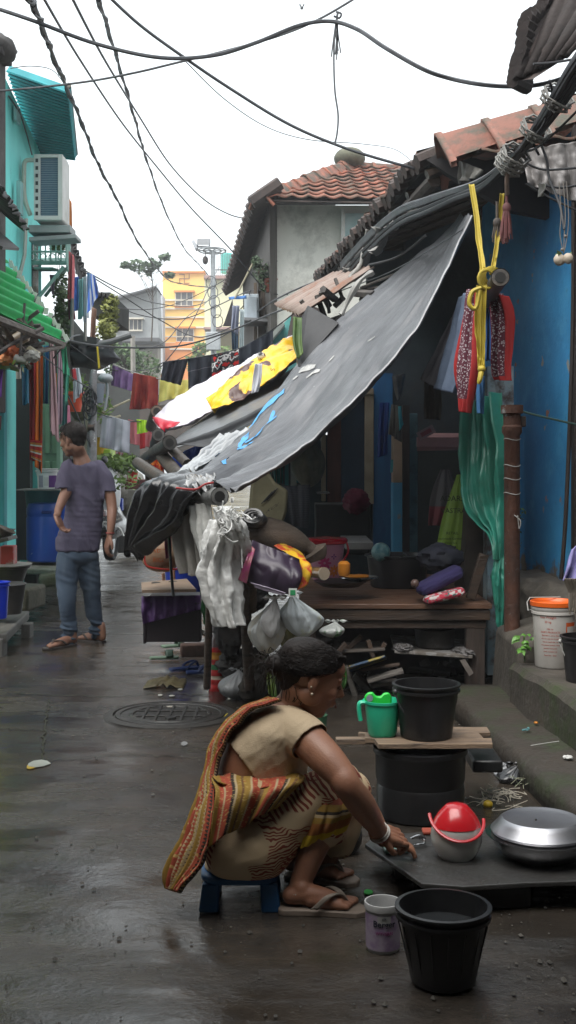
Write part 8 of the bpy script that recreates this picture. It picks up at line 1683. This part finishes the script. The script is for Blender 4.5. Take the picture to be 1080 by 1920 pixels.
chain(m,[(P(640,1468,2.66),.068),(P(622,1510,2.65),.07),(P(606,1552,2.64),.062)]); chain(m,[(P(655,1468,2.86),.066),(P(640,1520,2.86),.068),(P(628,1560,2.86),.06)])
chain(m,[(P(625,1480,2.70),.065),(P(640,1480,2.82),.065)]); chain(m,[(P(612,1535,2.68),.055),(P(622,1540,2.84),.055)])
m.ball(P(470,1530,2.72),(.125,.15,.1),32,20); m.ball(P(478,1492,2.72),(.128,.15,.07),32,20); m.ball(P(440,1615,2.70),(.09,.13,.06),32,20); m.ball(P(560,1500,2.72),(.1,.13,.07),32,20)
sl_=m.build('saree',sa,wo,remesh=.006,smoothit=8)
cut(sl_,lambda p: not (px(p)[1]>1592 and px(p)[0]>560) )
displace(sl_,lambda p,n: .0045*(.35-abs(N(Vector((p.x*.7+p.z*.9,p.y*.5,p.z*.9-p.x*.7)),13,5)))+.006*N(p,8,2)+(.0045*math.sin((px(p)[0]*.05+px(p)[1]*.11)) if px(p)[0]<560 and px(p)[1]<1500 else 0))
# flatten the seat onto the stool
for v in sl_.data.vertices:
    z=v.co.z+wo.location.z
    if z<.112 and px(v.co+wo.location)[0]<560: v.co.z=.112-wo.location.z+ (z-.112)*.05
sm_=sl_.modifiers.new('t','SOLIDIFY'); sm_.thickness=.003; sm_.offset=0
# border + pallu material
def zig(name,cols,nb,zamp,zfreq,edge=None):
    m=bpy.data.materials.new(name); m.use_nodes=True; tt_=m.node_tree; b=tt_.nodes['Principled BSDF']; LL=tt_.links.new; tc=nd(tt_,'ShaderNodeTexCoord'); sp=nd(tt_,'ShaderNodeSeparateXYZ'); LL(tc.outputs['UV'],sp.inputs[0])
    M_=lambda op,a,b_=None: (lambda q:[(LL(x,q.inputs[i]) if hasattr(x,'links') else setattr(q.inputs[i],'default_value',x)) for i,x in enumerate((a,b_)) if x is not None] and q.outputs[0])(nd(tt_,'ShaderNodeMath',operation=op))
    z=M_('PINGPONG',M_('MULTIPLY',sp.outputs[1],zfreq),.5); u=M_('ADD',sp.outputs[0],M_('MULTIPLY',z,zamp)); fr=M_('FRACT',M_('MULTIPLY',u,nb))
    r=nd(tt_,'ShaderNodeValToRGB'); r.color_ramp.interpolation='CONSTANT'; e=r.color_ramp.elements; e[0].position=cols[0][0]; e[0].color=(*cols[0][1],1); e[1].position=cols[1][0]; e[1].color=(*cols[1][1],1)
    for p_,c_ in cols[2:]: q=e.new(p_); q.color=(*c_,1)
    LL(fr,r.inputs[0])
    vo=nd(tt_,'ShaderNodeTexVoronoi'); vo.inputs['Scale'].default_value=1; mp=nd(tt_,'ShaderNodeMapping'); mp.inputs['Scale'].default_value=(14,40,1); LL(tc.outputs['UV'],mp.inputs[0]); LL(mp.outputs[0],vo.inputs['Vector'])
    lt=M_('LESS_THAN',vo.outputs['Distance'],.24); x=nd(tt_,'ShaderNodeMixRGB'); LL(M_('MULTIPLY',lt,.75),x.inputs[0]); LL(r.outputs[0],x.inputs[1]); x.inputs[2].default_value=(.5,.36,.12,1)
    LL(x.outputs[0],b.inputs['Base Color']); b.inputs['Roughness'].default_value=.85; return m
OR=(.34,.06,.028); BK=(.03,.02,.015); MU=(.27,.16,.025); CR=(.4,.3,.17); BR=(.13,.06,.02)
pal=zig('pallu_print',[(0,MU),(.1,CR),(.13,BR),(.18,OR),(.42,BK),(.52,CR),(.56,OR),(.74,MU),(.8,CR),(.84,BK),(.9,OR)],1.6,.05,70)
sash=zig('sash_print',[(0,MU),(.1,OR),(.2,CR),(.24,OR),(.36,BK),(.42,CR),(.46,MU),(.55,BR),(.6,MU),(.72,CR),(.76,OR),(.9,BR)],1.7,.025,50)
def wcl(name,mt,A,B,folds,amp,seed,nu=40,nv=70,**k): return cloth(name,mt,[P(*a) for a in A],[P(*b_) for b_ in B],folds,amp,seed,nu=nu,nv=nv,parent=wo,wr=.010,wsc=9,grow=0,**k)
wcl('pallu',pal,[(508,1307,2.66),(462,1321,2.70),(430,1348,2.71),(402,1392,2.70),(388,1440,2.67),(366,1505,2.63),(338,1575,2.61),(306,1640,2.60),(310,1668,2.60)],[(522,1311,2.60),(472,1328,2.59),(442,1356,2.60),(414,1398,2.60),(402,1448,2.59),(402,1505,2.52),(394,1570,2.47),(374,1630,2.47),(330,1684,2.50)],6,.008,3,nu=70,nv=110)
wcl('sash',sash,[(396,1450,2.62),(396,1466,2.56),(402,1490,2.50),(398,1530,2.47),(388,1600,2.47)],[(572,1455,2.62),(570,1465,2.57),(562,1476,2.54),(548,1490,2.52),(520,1520,2.50)],2,.010,5,nu=60,nv=36,bulge=(0,-.035,0))
wcl('border',zig('border_print',[(0,MU),(.1,OR),(.5,CR),(.55,OR),(.85,MU)],1,.02,20),[(396,1452,2.60),(400,1462,2.56),(408,1470,2.53)],[(560,1452,2.60),(562,1460,2.57),(560,1470,2.55)],1,.004,5,nu=60,nv=10,bulge=(0,-.05,-.02))
hemc=zig('hem_print',[(0,(.16,.03,.02)),(.3,MU),(.5,BR),(.58,CR),(.62,MU),(.8,(.5,.33,.02))],1,.02,24)
wcl('hem',stripes('hem_bands',[(0,(.24,.06,.03)),(.25,MU),(.38,BK),(.44,CR),(.5,MU),(.6,(.28,.1,.02)),(.78,(.52,.36,.02))],1,False),[(590,1490,2.60),(580,1535,2.575),(564,1596,2.57)],[(668,1490,2.62),(664,1520,2.60),(650,1558,2.60)],3,.006,5,nu=36,nv=40,bulge=(0,-.05,.0))
# her sandals
def thong(label,c,ang,L_,mt,ms,grp='the pair of cream sandals worn by the woman'):
    t_=thing('sandal',label,'sandal',c,grp); slp(Vector(c),ang,L_,.1,mt,t_,th_=.02)
    fcn=lambda x,y,z: Vector(c)+Vector((math.cos(ang)*x*L_-math.sin(ang)*y*.1,math.sin(ang)*x*L_+math.cos(ang)*y*.1,z))
    for s in(-1,1):
        q=spl([fcn(.26,.05,.03),fcn(.18,.12*s,.06),fcn(.06,.42*s,.062),fcn(-.10,.50*s,.025)],16); w=MB(); w.grid(lambda u,v: q[min(15,int(v*15))]+Vector((math.cos(ang)*(u-.5)*.022,math.sin(ang)*(u-.5)*.022,.003*math.sin(u*PI))),4,15); w.build('strap',ms,t_,solid=.004,autosm=False)
    return t_
crm=mat('cream_rubber',(.25,.2,.16),(.18,.14,.11),sc=9,rough=.6); strp_=mat('taupe_strap',(.26,.22,.18),rough=.6)
d=(tn-hn); thong('cream sandal on her nearer foot beside the paint tub',Vector(((hn.x+tn.x)/2,(hn.y+tn.y)/2,.0)),math.atan2(d.y,d.x),.27,crm,strp_)
d=(tf-hf); thong('cream sandal on her farther foot behind her shin',Vector(((hf.x+tf.x)/2+.01,(hf.y+tf.y)/2,.0)),math.atan2(d.y,d.x),.25,crm,strp_)
# ---------------------------------------------------------- man
D=6.32; mn=thing('person','man in faded purple t-shirt and blue jeans standing with his back turned, head in profile','person',P(148,1212,6.3))
SK2=mat('skin_man',(.25,.125,.08),(.19,.092,.06),sc=9,rough=.5,bump=.1,bsc=200)
Cm=P(136,824,6.30); fm_=Vector((-.86,.42,-.12)); LfM,TM=frame(Cm,fm_,(-.06,0,1))
m=MB(); head(m,LfM,TM,1.0)
chain(m,[(LfM(-.03,0,-.06),.052),(P(150,852,6.34),.054),(P(156,872,6.35),.07)])
# arms (left arm bent, hand at front of hip; right arm hanging)
chain(m,[(P(122,888,6.33),.045),(P(125,916,6.29),.043),(P(117,936,6.26),.038),(P(108,956,6.22),.030),(P(106,966,6.2),.025)])
chain(m,[(P(198,895,6.36),.046),(P(206,925,6.34),.043),(P(210,950,6.32),.038),(P(209,975,6.28),.034),(P(206,1000,6.26),.025),(P(205,1006,6.26),.024)])
# feet
def mfoot(hx,hy,hD,tx,ty,tD):
    a=P(hx,hy,hD); a.z=.02; b_=P(tx,ty,tD); b_.z=.018; b_=a+(b_-a).normalized()*.25; foot(m,a,b_,.04); chain(m,[(a+Vector((0,0,.03)),.034),(P(hx-2,hy-30,hD),.036)]); return a,b_
a1,b1=mfoot(136,1213,6.28,92,1222,6.12); a2,b2=mfoot(193,1202,6.42,166,1196,6.50)
mb=m.build('body',SK2,mn,remesh=.006,smoothit=4)
m=MB()
def mhand(m,w0,dd,sd,cl):
    dd=Vector(dd).normalized(); sd=Vector(sd).normalized(); nn=dd.cross(sd)
    h=lambda a,b_,c: w0+dd*a+sd*b_+nn*c
    for b_ in(-.026,-.009,.009,.026): chain(m,[(h(0,b_*.5,0),.018),(h(.06,b_,0),.0145),(h(.085,b_,0),.012)],n=8,seg=12)
    for b_,l in((-.028,.8),(-.01,1),(.01,1.05),(.028,.9)): finger(m,[h(.085,b_,0),h(.085+.035*l,b_,-.012*cl),h(.085+.055*l,b_,-.034*cl),h(.085+.055*l,b_,-.05*cl)],.010)
    finger(m,[h(.02,.03,0),h(.055,.052,-.012),h(.085,.055,-.02)],.012)
mhand(m,P(205,1006,6.26),(-.25,0,-1),(.5,-.85,0),1); mhand(m,P(104,966,6.2),(.35,.1,-1),(-.3,-.9,0),1)
m.build('hand',SK2,mn,remesh=.004,smoothit=2)
ts=mat('faded_purple',(.082,.072,.115),(.058,.05,.083),sc=3,rough=.9,bump=.2,bsc=200,lo=.3,hi=.7)
m=MB()
sp2=[(P(156,876,6.36),(.13,.09,.05)),(P(157,888,6.37),(.162,.1,.06)),(P(160,905,6.38),(.158,.11,.07)),(P(162,935,6.38),(.142,.112,.08)),(P(157,975,6.38),(.148,.115,.08)),(P(148,1010,6.37),(.165,.125,.06)),(P(146,1034,6.37),(.17,.13,.05))]
for i in range(len(sp2)-1):
    for k in range(4):
        t_=k/4; a,ra=sp2[i]; b_,rb_=sp2[i+1]; m.ball(a.lerp(b_,t_),tuple(ra[j]+(rb_[j]-ra[j])*t_ for j in range(3)),36,18)
chain(m,[(P(132,876,6.35),.062),(P(124,890,6.33),.064),(P(120,908,6.30),.062),(P(119,918,6.29),.062)])
chain(m,[(P(186,878,6.37),.062),(P(196,895,6.36),.064),(P(202,918,6.35),.06),(P(204,928,6.34),.06)])
so=m.build('t_shirt',ts,mn,remesh=.008,smoothit=5)
def tk(p):
    x,y=px(p)
    if y>1036+.06*(148-x)*0: return False
    if y<858: return False
    if x<136 and 917-.12*(x-110)<y<948 and x<124: return False
    if x>196 and y>922: return False
    return (Vector((p.x,p.y,0))-Vector((P(153,0,6.34).x,6.34,0))).length>.062 or y>872
cut(so,tk)
displace(so,lambda p,n: .009*(.35-abs(N(Vector((p.x*1.5+p.z*.35,p.y,p.z*.32)),9,4)))*1.6+.009*(.3-abs(N(Vector((p.x+p.z*.5,p.y,p.z*.5)),15,7)))-.004)
s_=so.modifiers.new('t','SOLIDIFY'); s_.thickness=.004; s_.offset=0
jn=bpy.data.materials.new('denim'); jn.use_nodes=True; t=jn.node_tree; b=t.nodes['Principled BSDF']; L=t.links.new; tc=nd(t,'ShaderNodeTexCoord'); geo=tc.outputs['Object']
base=rp(nz(5,5,.6),.3,(.025,.042,.07),.7,(.05,.075,.11)); ms=nd(t,'ShaderNodeMapping'); ms.inputs['Scale'].default_value=(1,1,.45); L(geo,ms.inputs[0])
base=mixc(rp(nz(3.6,4,.5,ms.outputs[0]),.5,0.,.75,.75),base,(.16,.2,.24)); L(base,b.inputs['Base Color']); b.inputs['Roughness'].default_value=.9
bn=nd(t,'ShaderNodeBump'); bn.inputs['Strength'].default_value=.3; bn.inputs['Distance'].default_value=.003; L(nz(220,2),bn.inputs['Height']); L(bn.outputs[0],b.inputs['Normal'])
m=MB()
m.ball(P(147,1040,6.36),(.155,.11,.09),30,18)
chain(m,[(P(129,1045,6.34),.088),(P(126,1085,6.32),.082),(P(125,1125,6.28),.066),(P(126,1155,6.28),.06),(P(128,1180,6.28),.056),(P(129,1196,6.28),.054)])
chain(m,[(P(165,1045,6.38),.088),(P(170,1085,6.40),.08),(P(175,1120,6.41),.064),(P(178,1150,6.42),.056),(P(182,1170,6.43),.052),(P(183,1184,6.43),.05)])
jo=m.build('jeans',jn,mn,remesh=.008,smoothit=4)
def jw(p,n):
    y=px(p)[1]; lo=max(0,min(1,(y-1130)/50)); k=.007+.018*lo
    return k*2*(.28-abs(N(Vector((p.x*.5,p.y*.5,p.z*(1.6+1.2*lo)+p.x*.6)),11,3)))+.003*math.sin(p.z*170+6*N(p,5,1))*lo
displace(jo,jw)
# hair: short wavy
m=MB(); Bm=lambda c,r: m.ball(LfM(*c),r,28,18,rot=TM)
Bm((-.028,0,.045),(.095,.084,.085)); Bm((.04,0,.085),(.055,.06,.035)); Bm((-.055,0,-.0),(.05,.07,.06)); Bm((.075,0,.082),(.026,.04,.018)); Bm((-.06,0,-.04),(.028,.048,.035))
hm_=m.build('hair',M['hair'],mn,remesh=.006,smoothit=2)
displace(hm_,lambda p,n: .004*FR(p,22,1)-.002)
w=MB(); rnd=random.Random(4)
for k in range(900):
    d=Vector((rnd.uniform(-1,.9),rnd.uniform(-1,1),rnd.uniform(-.45,1))).normalized(); a=LfM(-.02+d.x*.094,d.y*.084,.045+d.z*.084); e=TM@Vector((rnd.uniform(-.3,.8),rnd.uniform(-.6,.6),rnd.uniform(-.6,.4)))*.018; w.tube(spl([a,a+e,a+e*1.5+Vector((0,0,-.012))],5),.0011,3,caps=False)
w.build('hair_strand',M['hair'],hm_)
w=MB()
for s in(-1,1): w.ball(LfM(.079,s*.031,.0),.0105,14,10)
w.build('eye',mat('eye_white',(.4,.36,.33),rough=.3),mn)
w=MB()
for s in(-1,1): w.tube(spl([LfM(.089,s*.014,.02),LfM(.09,s*.03,.025),LfM(.08,s*.046,.02)],8),.003,6); w.ball(LfM(.088,s*.031,.0),.005,8,6)
w.tube(spl([LfM(.099,-.012,-.054),LfM(.102,0,-.052),LfM(.099,.012,-.054)],6),.003,6); w.build('eyebrow',M['hair'],mn)
cw_=P(206,1000,6.26); ring_c=MB().tube([cw_+Vector((.029*math.cos(k*.32),.029*math.sin(k*.32),.002)) for k in range(21)],.003,6,caps=False).build('wrist_thread',mat('red_string',(0,0,0)),mn)
ds=mat('dark_slipper',(.03,.025,.022),(.05,.04,.035),rough=.6)
for l,(a,b_) in (('dark slipper on the left foot of the standing man',(a1,b1)),('dark slipper on the right foot of the standing man',(a2,b2))):
    d=b_-a; thong(l,Vector(((a.x+b_.x)/2,(a.y+b_.y)/2,.0)),math.atan2(d.y,d.x),.29,ds,ds,'the pair of dark slippers worn by the man')
# ================================================================ CABLES AND THE LANE BEHIND THE CAMERA
CG='overhead cables'
def cable(label,pts,r,m_=None,n=60,name='overhead_cable',twist=0):
    q=spl([P(*a) for a in pts],n)
    if pts[0][1]<=8 or pts[0][0]<0: q=[q[0]+(q[0]-q[1]).normalized()*2.5]+q
    if pts[-1][0]>1080 or pts[-1][1]<0: q=q+[q[-1]+(q[-1]-q[-2]).normalized()*2]
    n=len(q); w=MB(); w.tube(q,r,6)
    if twist:
        rnd=random.Random(twist)
        w.tube([p+Vector((math.cos(i*.9),0,math.sin(i*.9)))*r*1.6 for i,p in enumerate(q)],r*.6,5)
        for k in range(3,n-3,6): 
            w.tube([q[k]-(q[k+1]-q[k])*.6,q[k]+(q[k+1]-q[k])*.6],r*1.5,6)
    w.build(name,m_ or M['cable'],tag_=(label,'cable',CG))
g=M['cable_grey']
cable('thick sagging cable peaking at the top centre and running right below the dark roof corner',[(-30,8,4.6),(60,38,4.6),(180,82,4.7),(300,108,4.7),(400,104,4.8),(480,80,4.8),(560,48,4.8),(620,40,4.8),(670,55,4.7),(720,88,4.6),(790,128,4.5),(840,146,4.5),(900,158,4.4),(960,162,4.4),(1020,157,4.3),(1100,132,4.2)],.011,g,120)
cable('straight cable slanting from the top left down to the tile eave',[(190,-20,4.8),(260,45,4.9),(340,104,5),(430,165,5.1),(540,232,5.2),(640,275,5.3),(740,306,5.4),(812,324,5.5)],.010,g,90)
cable('cable rising from the left edge past the teal soffit to the top centre',[(-20,172,5.5),(40,167,5.5),(82,163,5.4),(170,152,5.2),(255,136,5),(330,118,5),(420,96,5),(520,68,5),(600,35,5),(680,-12,5)],.007,g)
cable('twisted twin cable descending steeply from the top left to the far yellow building',[(52,-10,4),(72,30,4.6),(105,118,5.8),(150,222,7.5),(185,310,9),(222,378,11),(258,452,14),(300,510,20),(330,530,24),(400,540,28)],.012,None,110,twist=3)
cable('steep thin cable crossing the sky towards the grey rendered house',[(78,-10,4.5),(150,112,6),(230,232,8),(300,320,9.5),(360,392,10.3),(430,465,10.8),(500,545,11),(540,552,11)],.008)
cable('cable curving down to the edge of the dark far eave',[(132,-10,5),(195,110,6.5),(262,220,9),(320,310,11),(380,372,12),(430,402,12.5),(470,410,12.5),(492,405,12)],.009)
cable('knotted cable descending to the floodlight mast',[(182,-10,5),(215,95,7),(252,220,9.5),(275,300,12),(310,395,16),(345,465,22),(372,495,25),(390,515,26)],.011,None,90,twist=5)
cable('thin sagging wire under the straight cable in the open sky',[(345,112,6),(420,185,6.5),(500,238,7),(580,262,7.5),(680,270,8),(740,280,9),(772,302,10)],.004,g)
cable('thin wire looping over the top of the turquoise house',[(20,128,7),(60,124,7.2),(100,133,7.4),(130,172,7.4)],.004,g)
cable('wire swagging across in front of the grey and yellow buildings, upper',[(150,505,10),(230,555,12),(300,600,14),(370,632,14),(440,610,13),(520,560,10),(600,525,8),(680,500,7),(745,482,6.2),(800,440,5.6)],.009,None,90)
cable('wire swagging across below the first one',[(100,632,8),(180,648,9),(260,652,10),(340,648,11),(420,625,11),(500,592,10),(545,575,9)],.011,None,80)
cable('wire from the striped shirts to the cream building',[(150,502,9.5),(220,540,13),(290,568,16),(370,572,18),(430,540,22),(470,512,14),(520,490,11)],.010,None,70)
cable('thin wire from the dark hut to the rendered wall',[(195,560,12),(260,590,14),(340,598,14),(410,572,14),(470,545,12),(520,552,10.8)],.008)
cable('faint wire passing before the yellow lower window',[(200,575,12),(280,580,14),(350,562,16),(430,520,16),(490,480,14)],.007)
cable('wire along the purple cloth and maroon trousers',[(185,668,10.5),(211,682,10.1),(250,698,9.9),(298,710,9.8),(330,705,9.6)],.007,mat('wire_pale',(0,0,0)))
cable('clothes line carrying the dark trousers',[(296,690,8.9),(306,680,8.7),(353,673,8.5),(400,665,8.4),(452,652,8.3),(512,617,8.1),(560,580,7.8)],.006)
cable('cable carrying the grey checked sheet',[(178,772,9.2),(205,782,9.3),(245,790,9.4),(290,790,9.6),(300,786,9)],.006)
cable('wire from the green awning dropping to the utility pole',[(30,618,6.5),(75,662,7),(110,690,7.5),(140,712,7.8),(170,728,8.2)],.006,g)
cable('wire slanting down behind the head of the man',[(128,742,8),(150,790,8.1),(166,828,8.2)],.008)
cable('long wire sagging from the left shirts past the lamp arm',[(130,645,8.3),(200,690,9.5),(260,695,11),(320,680,12),(400,640,12),(470,600,11)],.006)
cable('thin wire resting above the big grey tarpaulin',[(560,580,7),(640,545,6.3),(720,515,5.9),(790,478,5.4),(868,430,5.0)],.004,g)
cable('short wire linking the green awning tip and the canopy',[(100,672,7.4),(118,650,7.4),(135,632,7.6),(150,628,8)],.007,g)
cable('wire crossing the orange ground floor',[(300,690,15),(340,640,15),(375,575,16),(400,520,20),(412,500,25)],.009)
cable('tangled wire from the mast down towards the shirts',[(398,520,25),(392,560,22),(350,595,16),(310,640,12),(262,655,10)],.008)
cable('wire from the mast junction box to the dark awning',[(405,620,25),(430,600,18),(455,575,13),(470,545,11)],.008)
# hanging strands at top centre
w=MB(); rnd=random.Random(6)
for k in range(6):
    x=628+rnd.uniform(-4,8); w.tube(spl([P(632,22+k*4,4.8),P(x,60,4.8),P(x+rnd.uniform(-6,8),100+rnd.uniform(-20,20),4.8)],10),.004,5)
w.tube(spl([P(634,22,4.8),P(628,60,4.8),P(626,110,4.8),P(628,170,4.8),P(634,215,4.8),P(632,250,4.8),P(627,272,4.8)],34),.0055,5)
w.tube(spl([P(626,30,4.8),P(636,34,4.8),P(640,26,4.8),P(630,22,4.8)],10),.006,5)
w.build('cable_ends',g,tag_=('loose cable ends hanging straight down from the highest cable','cable',CG))
w=MB(); w.tube([P(562,8,30),P(566,16,30),P(570,8,30)],.03,4); w.ball(P(566,15,30),(.06,.1,.05)); w.build('bird',M['black_plastic'],tag_=('tiny bird silhouette in the sky','bird'))
# bundle by the right roof
cb_=thing('cable_bundle','thick bundle of old cables sweeping down beside the roof tiles and along the eave','cable bundle',P(960,250,4.5))
rnd=random.Random(14)
for k in range(15):
    o=rnd.uniform(-1,1); o2=rnd.uniform(-1,1)
    pts=[(1130+o*22,60+o2*10,3.7),(1085+o*26,130+o2*8,3.8),(1030+o*18,215+o2*6,4.0),(985+o*12,275,4.2+.03*o2),(952+o*8,308+o2*4,4.35),(905+o*6,345+o2*9,4.6),(850,365+o2*10,4.9),(800,385+o2*14,5.2),(745,408+o2*16,5.6),(690,455+o2*18,6.2),(640,510+o2*18,6.8)]
    q=spl([P(*a) for a in pts],70); MB().tube(q,rnd.choice((.006,.009,.011,.013)),6).build('cable',g if k%3 else M['cable'],cb_)
w=MB()
for (x,y,D) in((952,312,4.3),(962,298,4.25),(1000,248,4.12),(1040,190,3.95)):
    c=P(x,y,D)
    for j in range(4):
        ax=(P(1040,190,3.95)-P(952,312,4.3)).normalized(); a=ax.orthogonal().normalized(); b_=ax.cross(a); w.tube([c+ax*(.012*j)+(a*math.cos(i*.5)+b_*math.sin(i*.5))*(.065+.012*((j+i)%2)) for i in range(14)],.006,5)
w.build('binding',mat('torn_plastic',(0,0,0)),cb_)
w=MB()
for pts in ([(1030,150,3.9),(1035,180,3.95),(1020,230,4),(1000,262,4.1),(1010,290,4.2)],[(1000,120,3.9),(1030,118,3.9),(1070,112,3.9),(1100,105,3.9)],[(1090,200,3.9),(1050,240,4),(1010,275,4.1),(985,285,4.2)],[(1010,260,4.1),(1025,300,4.1),(1030,335,4.1),(1050,385,4.05),(1058,430,4.0)],[(1080,315,4.3),(1020,318,4.3),(985,305,4.3)],[(1095,345,4.3),(1050,352,4.3),(1010,345,4.3)],[(985,345,4.3),(1020,365,4.3),(1060,385,4.3),(1095,400,4.3)]):
    w.tube(spl([P(*a) for a in pts],24),.006,6)
w.build('loose_loop',M['cable'],cb_)
cloth('torn_plastic',mat('torn_plastic',(0,0,0)),[P(1008,345,4.25),P(1012,355,4.25),P(1010,370,4.25)],[P(1022,343,4.2),P(1024,352,4.2),P(1018,364,4.2)],1,.01,3,nu=8,nv=10,tag_=('little pale plastic shred caught on a cable at the right','plastic'))
w=MB(); w.tube(spl([P(952,312,4.25),P(950,340,4.27),P(951,365,4.3)],8),.012,7); w.build('twine',mat('twine',(.2,.14,.11),(.1,.07,.06),sc=12),tag_=('twine hanging from the cable bundle above the reddish tassel','twine'))
# unseen buildings beside and behind the camera, plus an added roof: they close the lane and keep the daylight out of the foreground
w=MB(); w.box((-3.4,0,2.4),(1.6,9.5,4.8)); w.build('neighbour_house',mat('neigh_left',(.12,.13,.12),(.08,.08,.08),sc=1,rough=.9),smooth=False,tag_=('house wall on the left side of the lane outside the picture','house'))
w=MB(); w.box((2.9,.2,2.2),(1.4,6.0,4.4)); w.build('neighbour_house',mat('neigh_right',(.1,.1,.1),(.06,.06,.06),sc=1,rough=.9),smooth=False,tag_=('house wall on the right side of the lane outside the picture','house'))
w=corrug((-2.9,1.6,3.15),(-2.9,-6,3.1),(2.6,1.6,3.0),(2.6,-6,2.95),50,.02,nv=4); w.build('shade_roof',mat('sooty_tin',(0,0,0)),solid=.006,tag_=('added corrugated roof above the photographer that shades the foreground','roof'),autosm=False)  # added out of view to shade the foreground
w=MB(); w.box((0,-6.4,1.7),(8,.4,3.4)); w.build('back_wall',mat('neigh_right',(0,0,0)),smooth=False,tag_=('wall closing the lane behind the photographer','wall'))
# ================================================================ final plan of the lane
# every D above is a plan depth; one plan unit along the lane is KY metres. Built-in structures, sheets and cables
# are lengthened with the plan, loose rigid objects keep their own size and just stand at their true depth.
KY=1.4375
RIGID={'bucket','drum','tub','tin','pot','person','sandal','slipper','stool','vessel','container','mug','flower pot','cushion','bag','jar','bowl','cup','plate','pan','cake','brick','onion','lemon','sack','manhole cover','scoop','sticker','can','plank top','charm','tassel','card','air conditioner','scraps','soap','bird','mirror','plant','vine','ball'}
ANCH={}
def anchor(parent,*labels):
    for l in labels: ANCH[l]=parent
person_y=wo.location.y; man_y=mn.location.y; drum_y=dr_.location.y
for o in [o for o in scene.objects if o.parent is None and o.type in('MESH','EMPTY')]:
    cat=o.get('category',''); lab=o.get('label','') or ''
    y=o.location.y; rigid=cat in RIGID
    if lab.startswith('cream sandal') or o is st_ or o is wo: dy=(KY-1)*person_y
    elif lab.startswith('dark slipper') or o is mn: dy=(KY-1)*man_y
    elif o in(pt,mg_) or 'green scoop' in lab or 'toy scoop' in lab or 'standing on the plank top' in lab or 'loaf' in lab: dy=(KY-1)*drum_y; rigid=True
    else: dy=(KY-1)*y
    o.location.y=y+dy
    if not rigid:
        ms=set()
        def rec(q):
            if q.type=='MESH' and q.data.name not in ms: ms.add(q.data.name); q.data.transform(Matrix.Diagonal((1,KY,1,1))); q.data.update()
            for c_ in q.children: rec(c_)
        rec(o)
cd.lens=30*KY

# humid air: far things fade a little
hz_=MB().box((0,70,9),(90,170,22)).build('haze',None,smooth=False,loc=(0,0,0)); tag(hz_,kind='stuff'); hz_['label']='thin humid haze filling the lane'
hm2=bpy.data.materials.new('haze'); hm2.use_nodes=True; t=hm2.node_tree; t.nodes.remove(t.nodes['Principled BSDF']); pv=nd(t,'ShaderNodeVolumePrincipled'); pv.inputs['Color'].default_value=(.93,.96,1,1); pv.inputs['Density'].default_value=.0026; pv.inputs['Anisotropy'].default_value=.2
t.links.new(pv.outputs[0],t.nodes['Material Output'].inputs['Volume']); hz_.data.materials.clear(); hz_.data.materials.append(hm2)
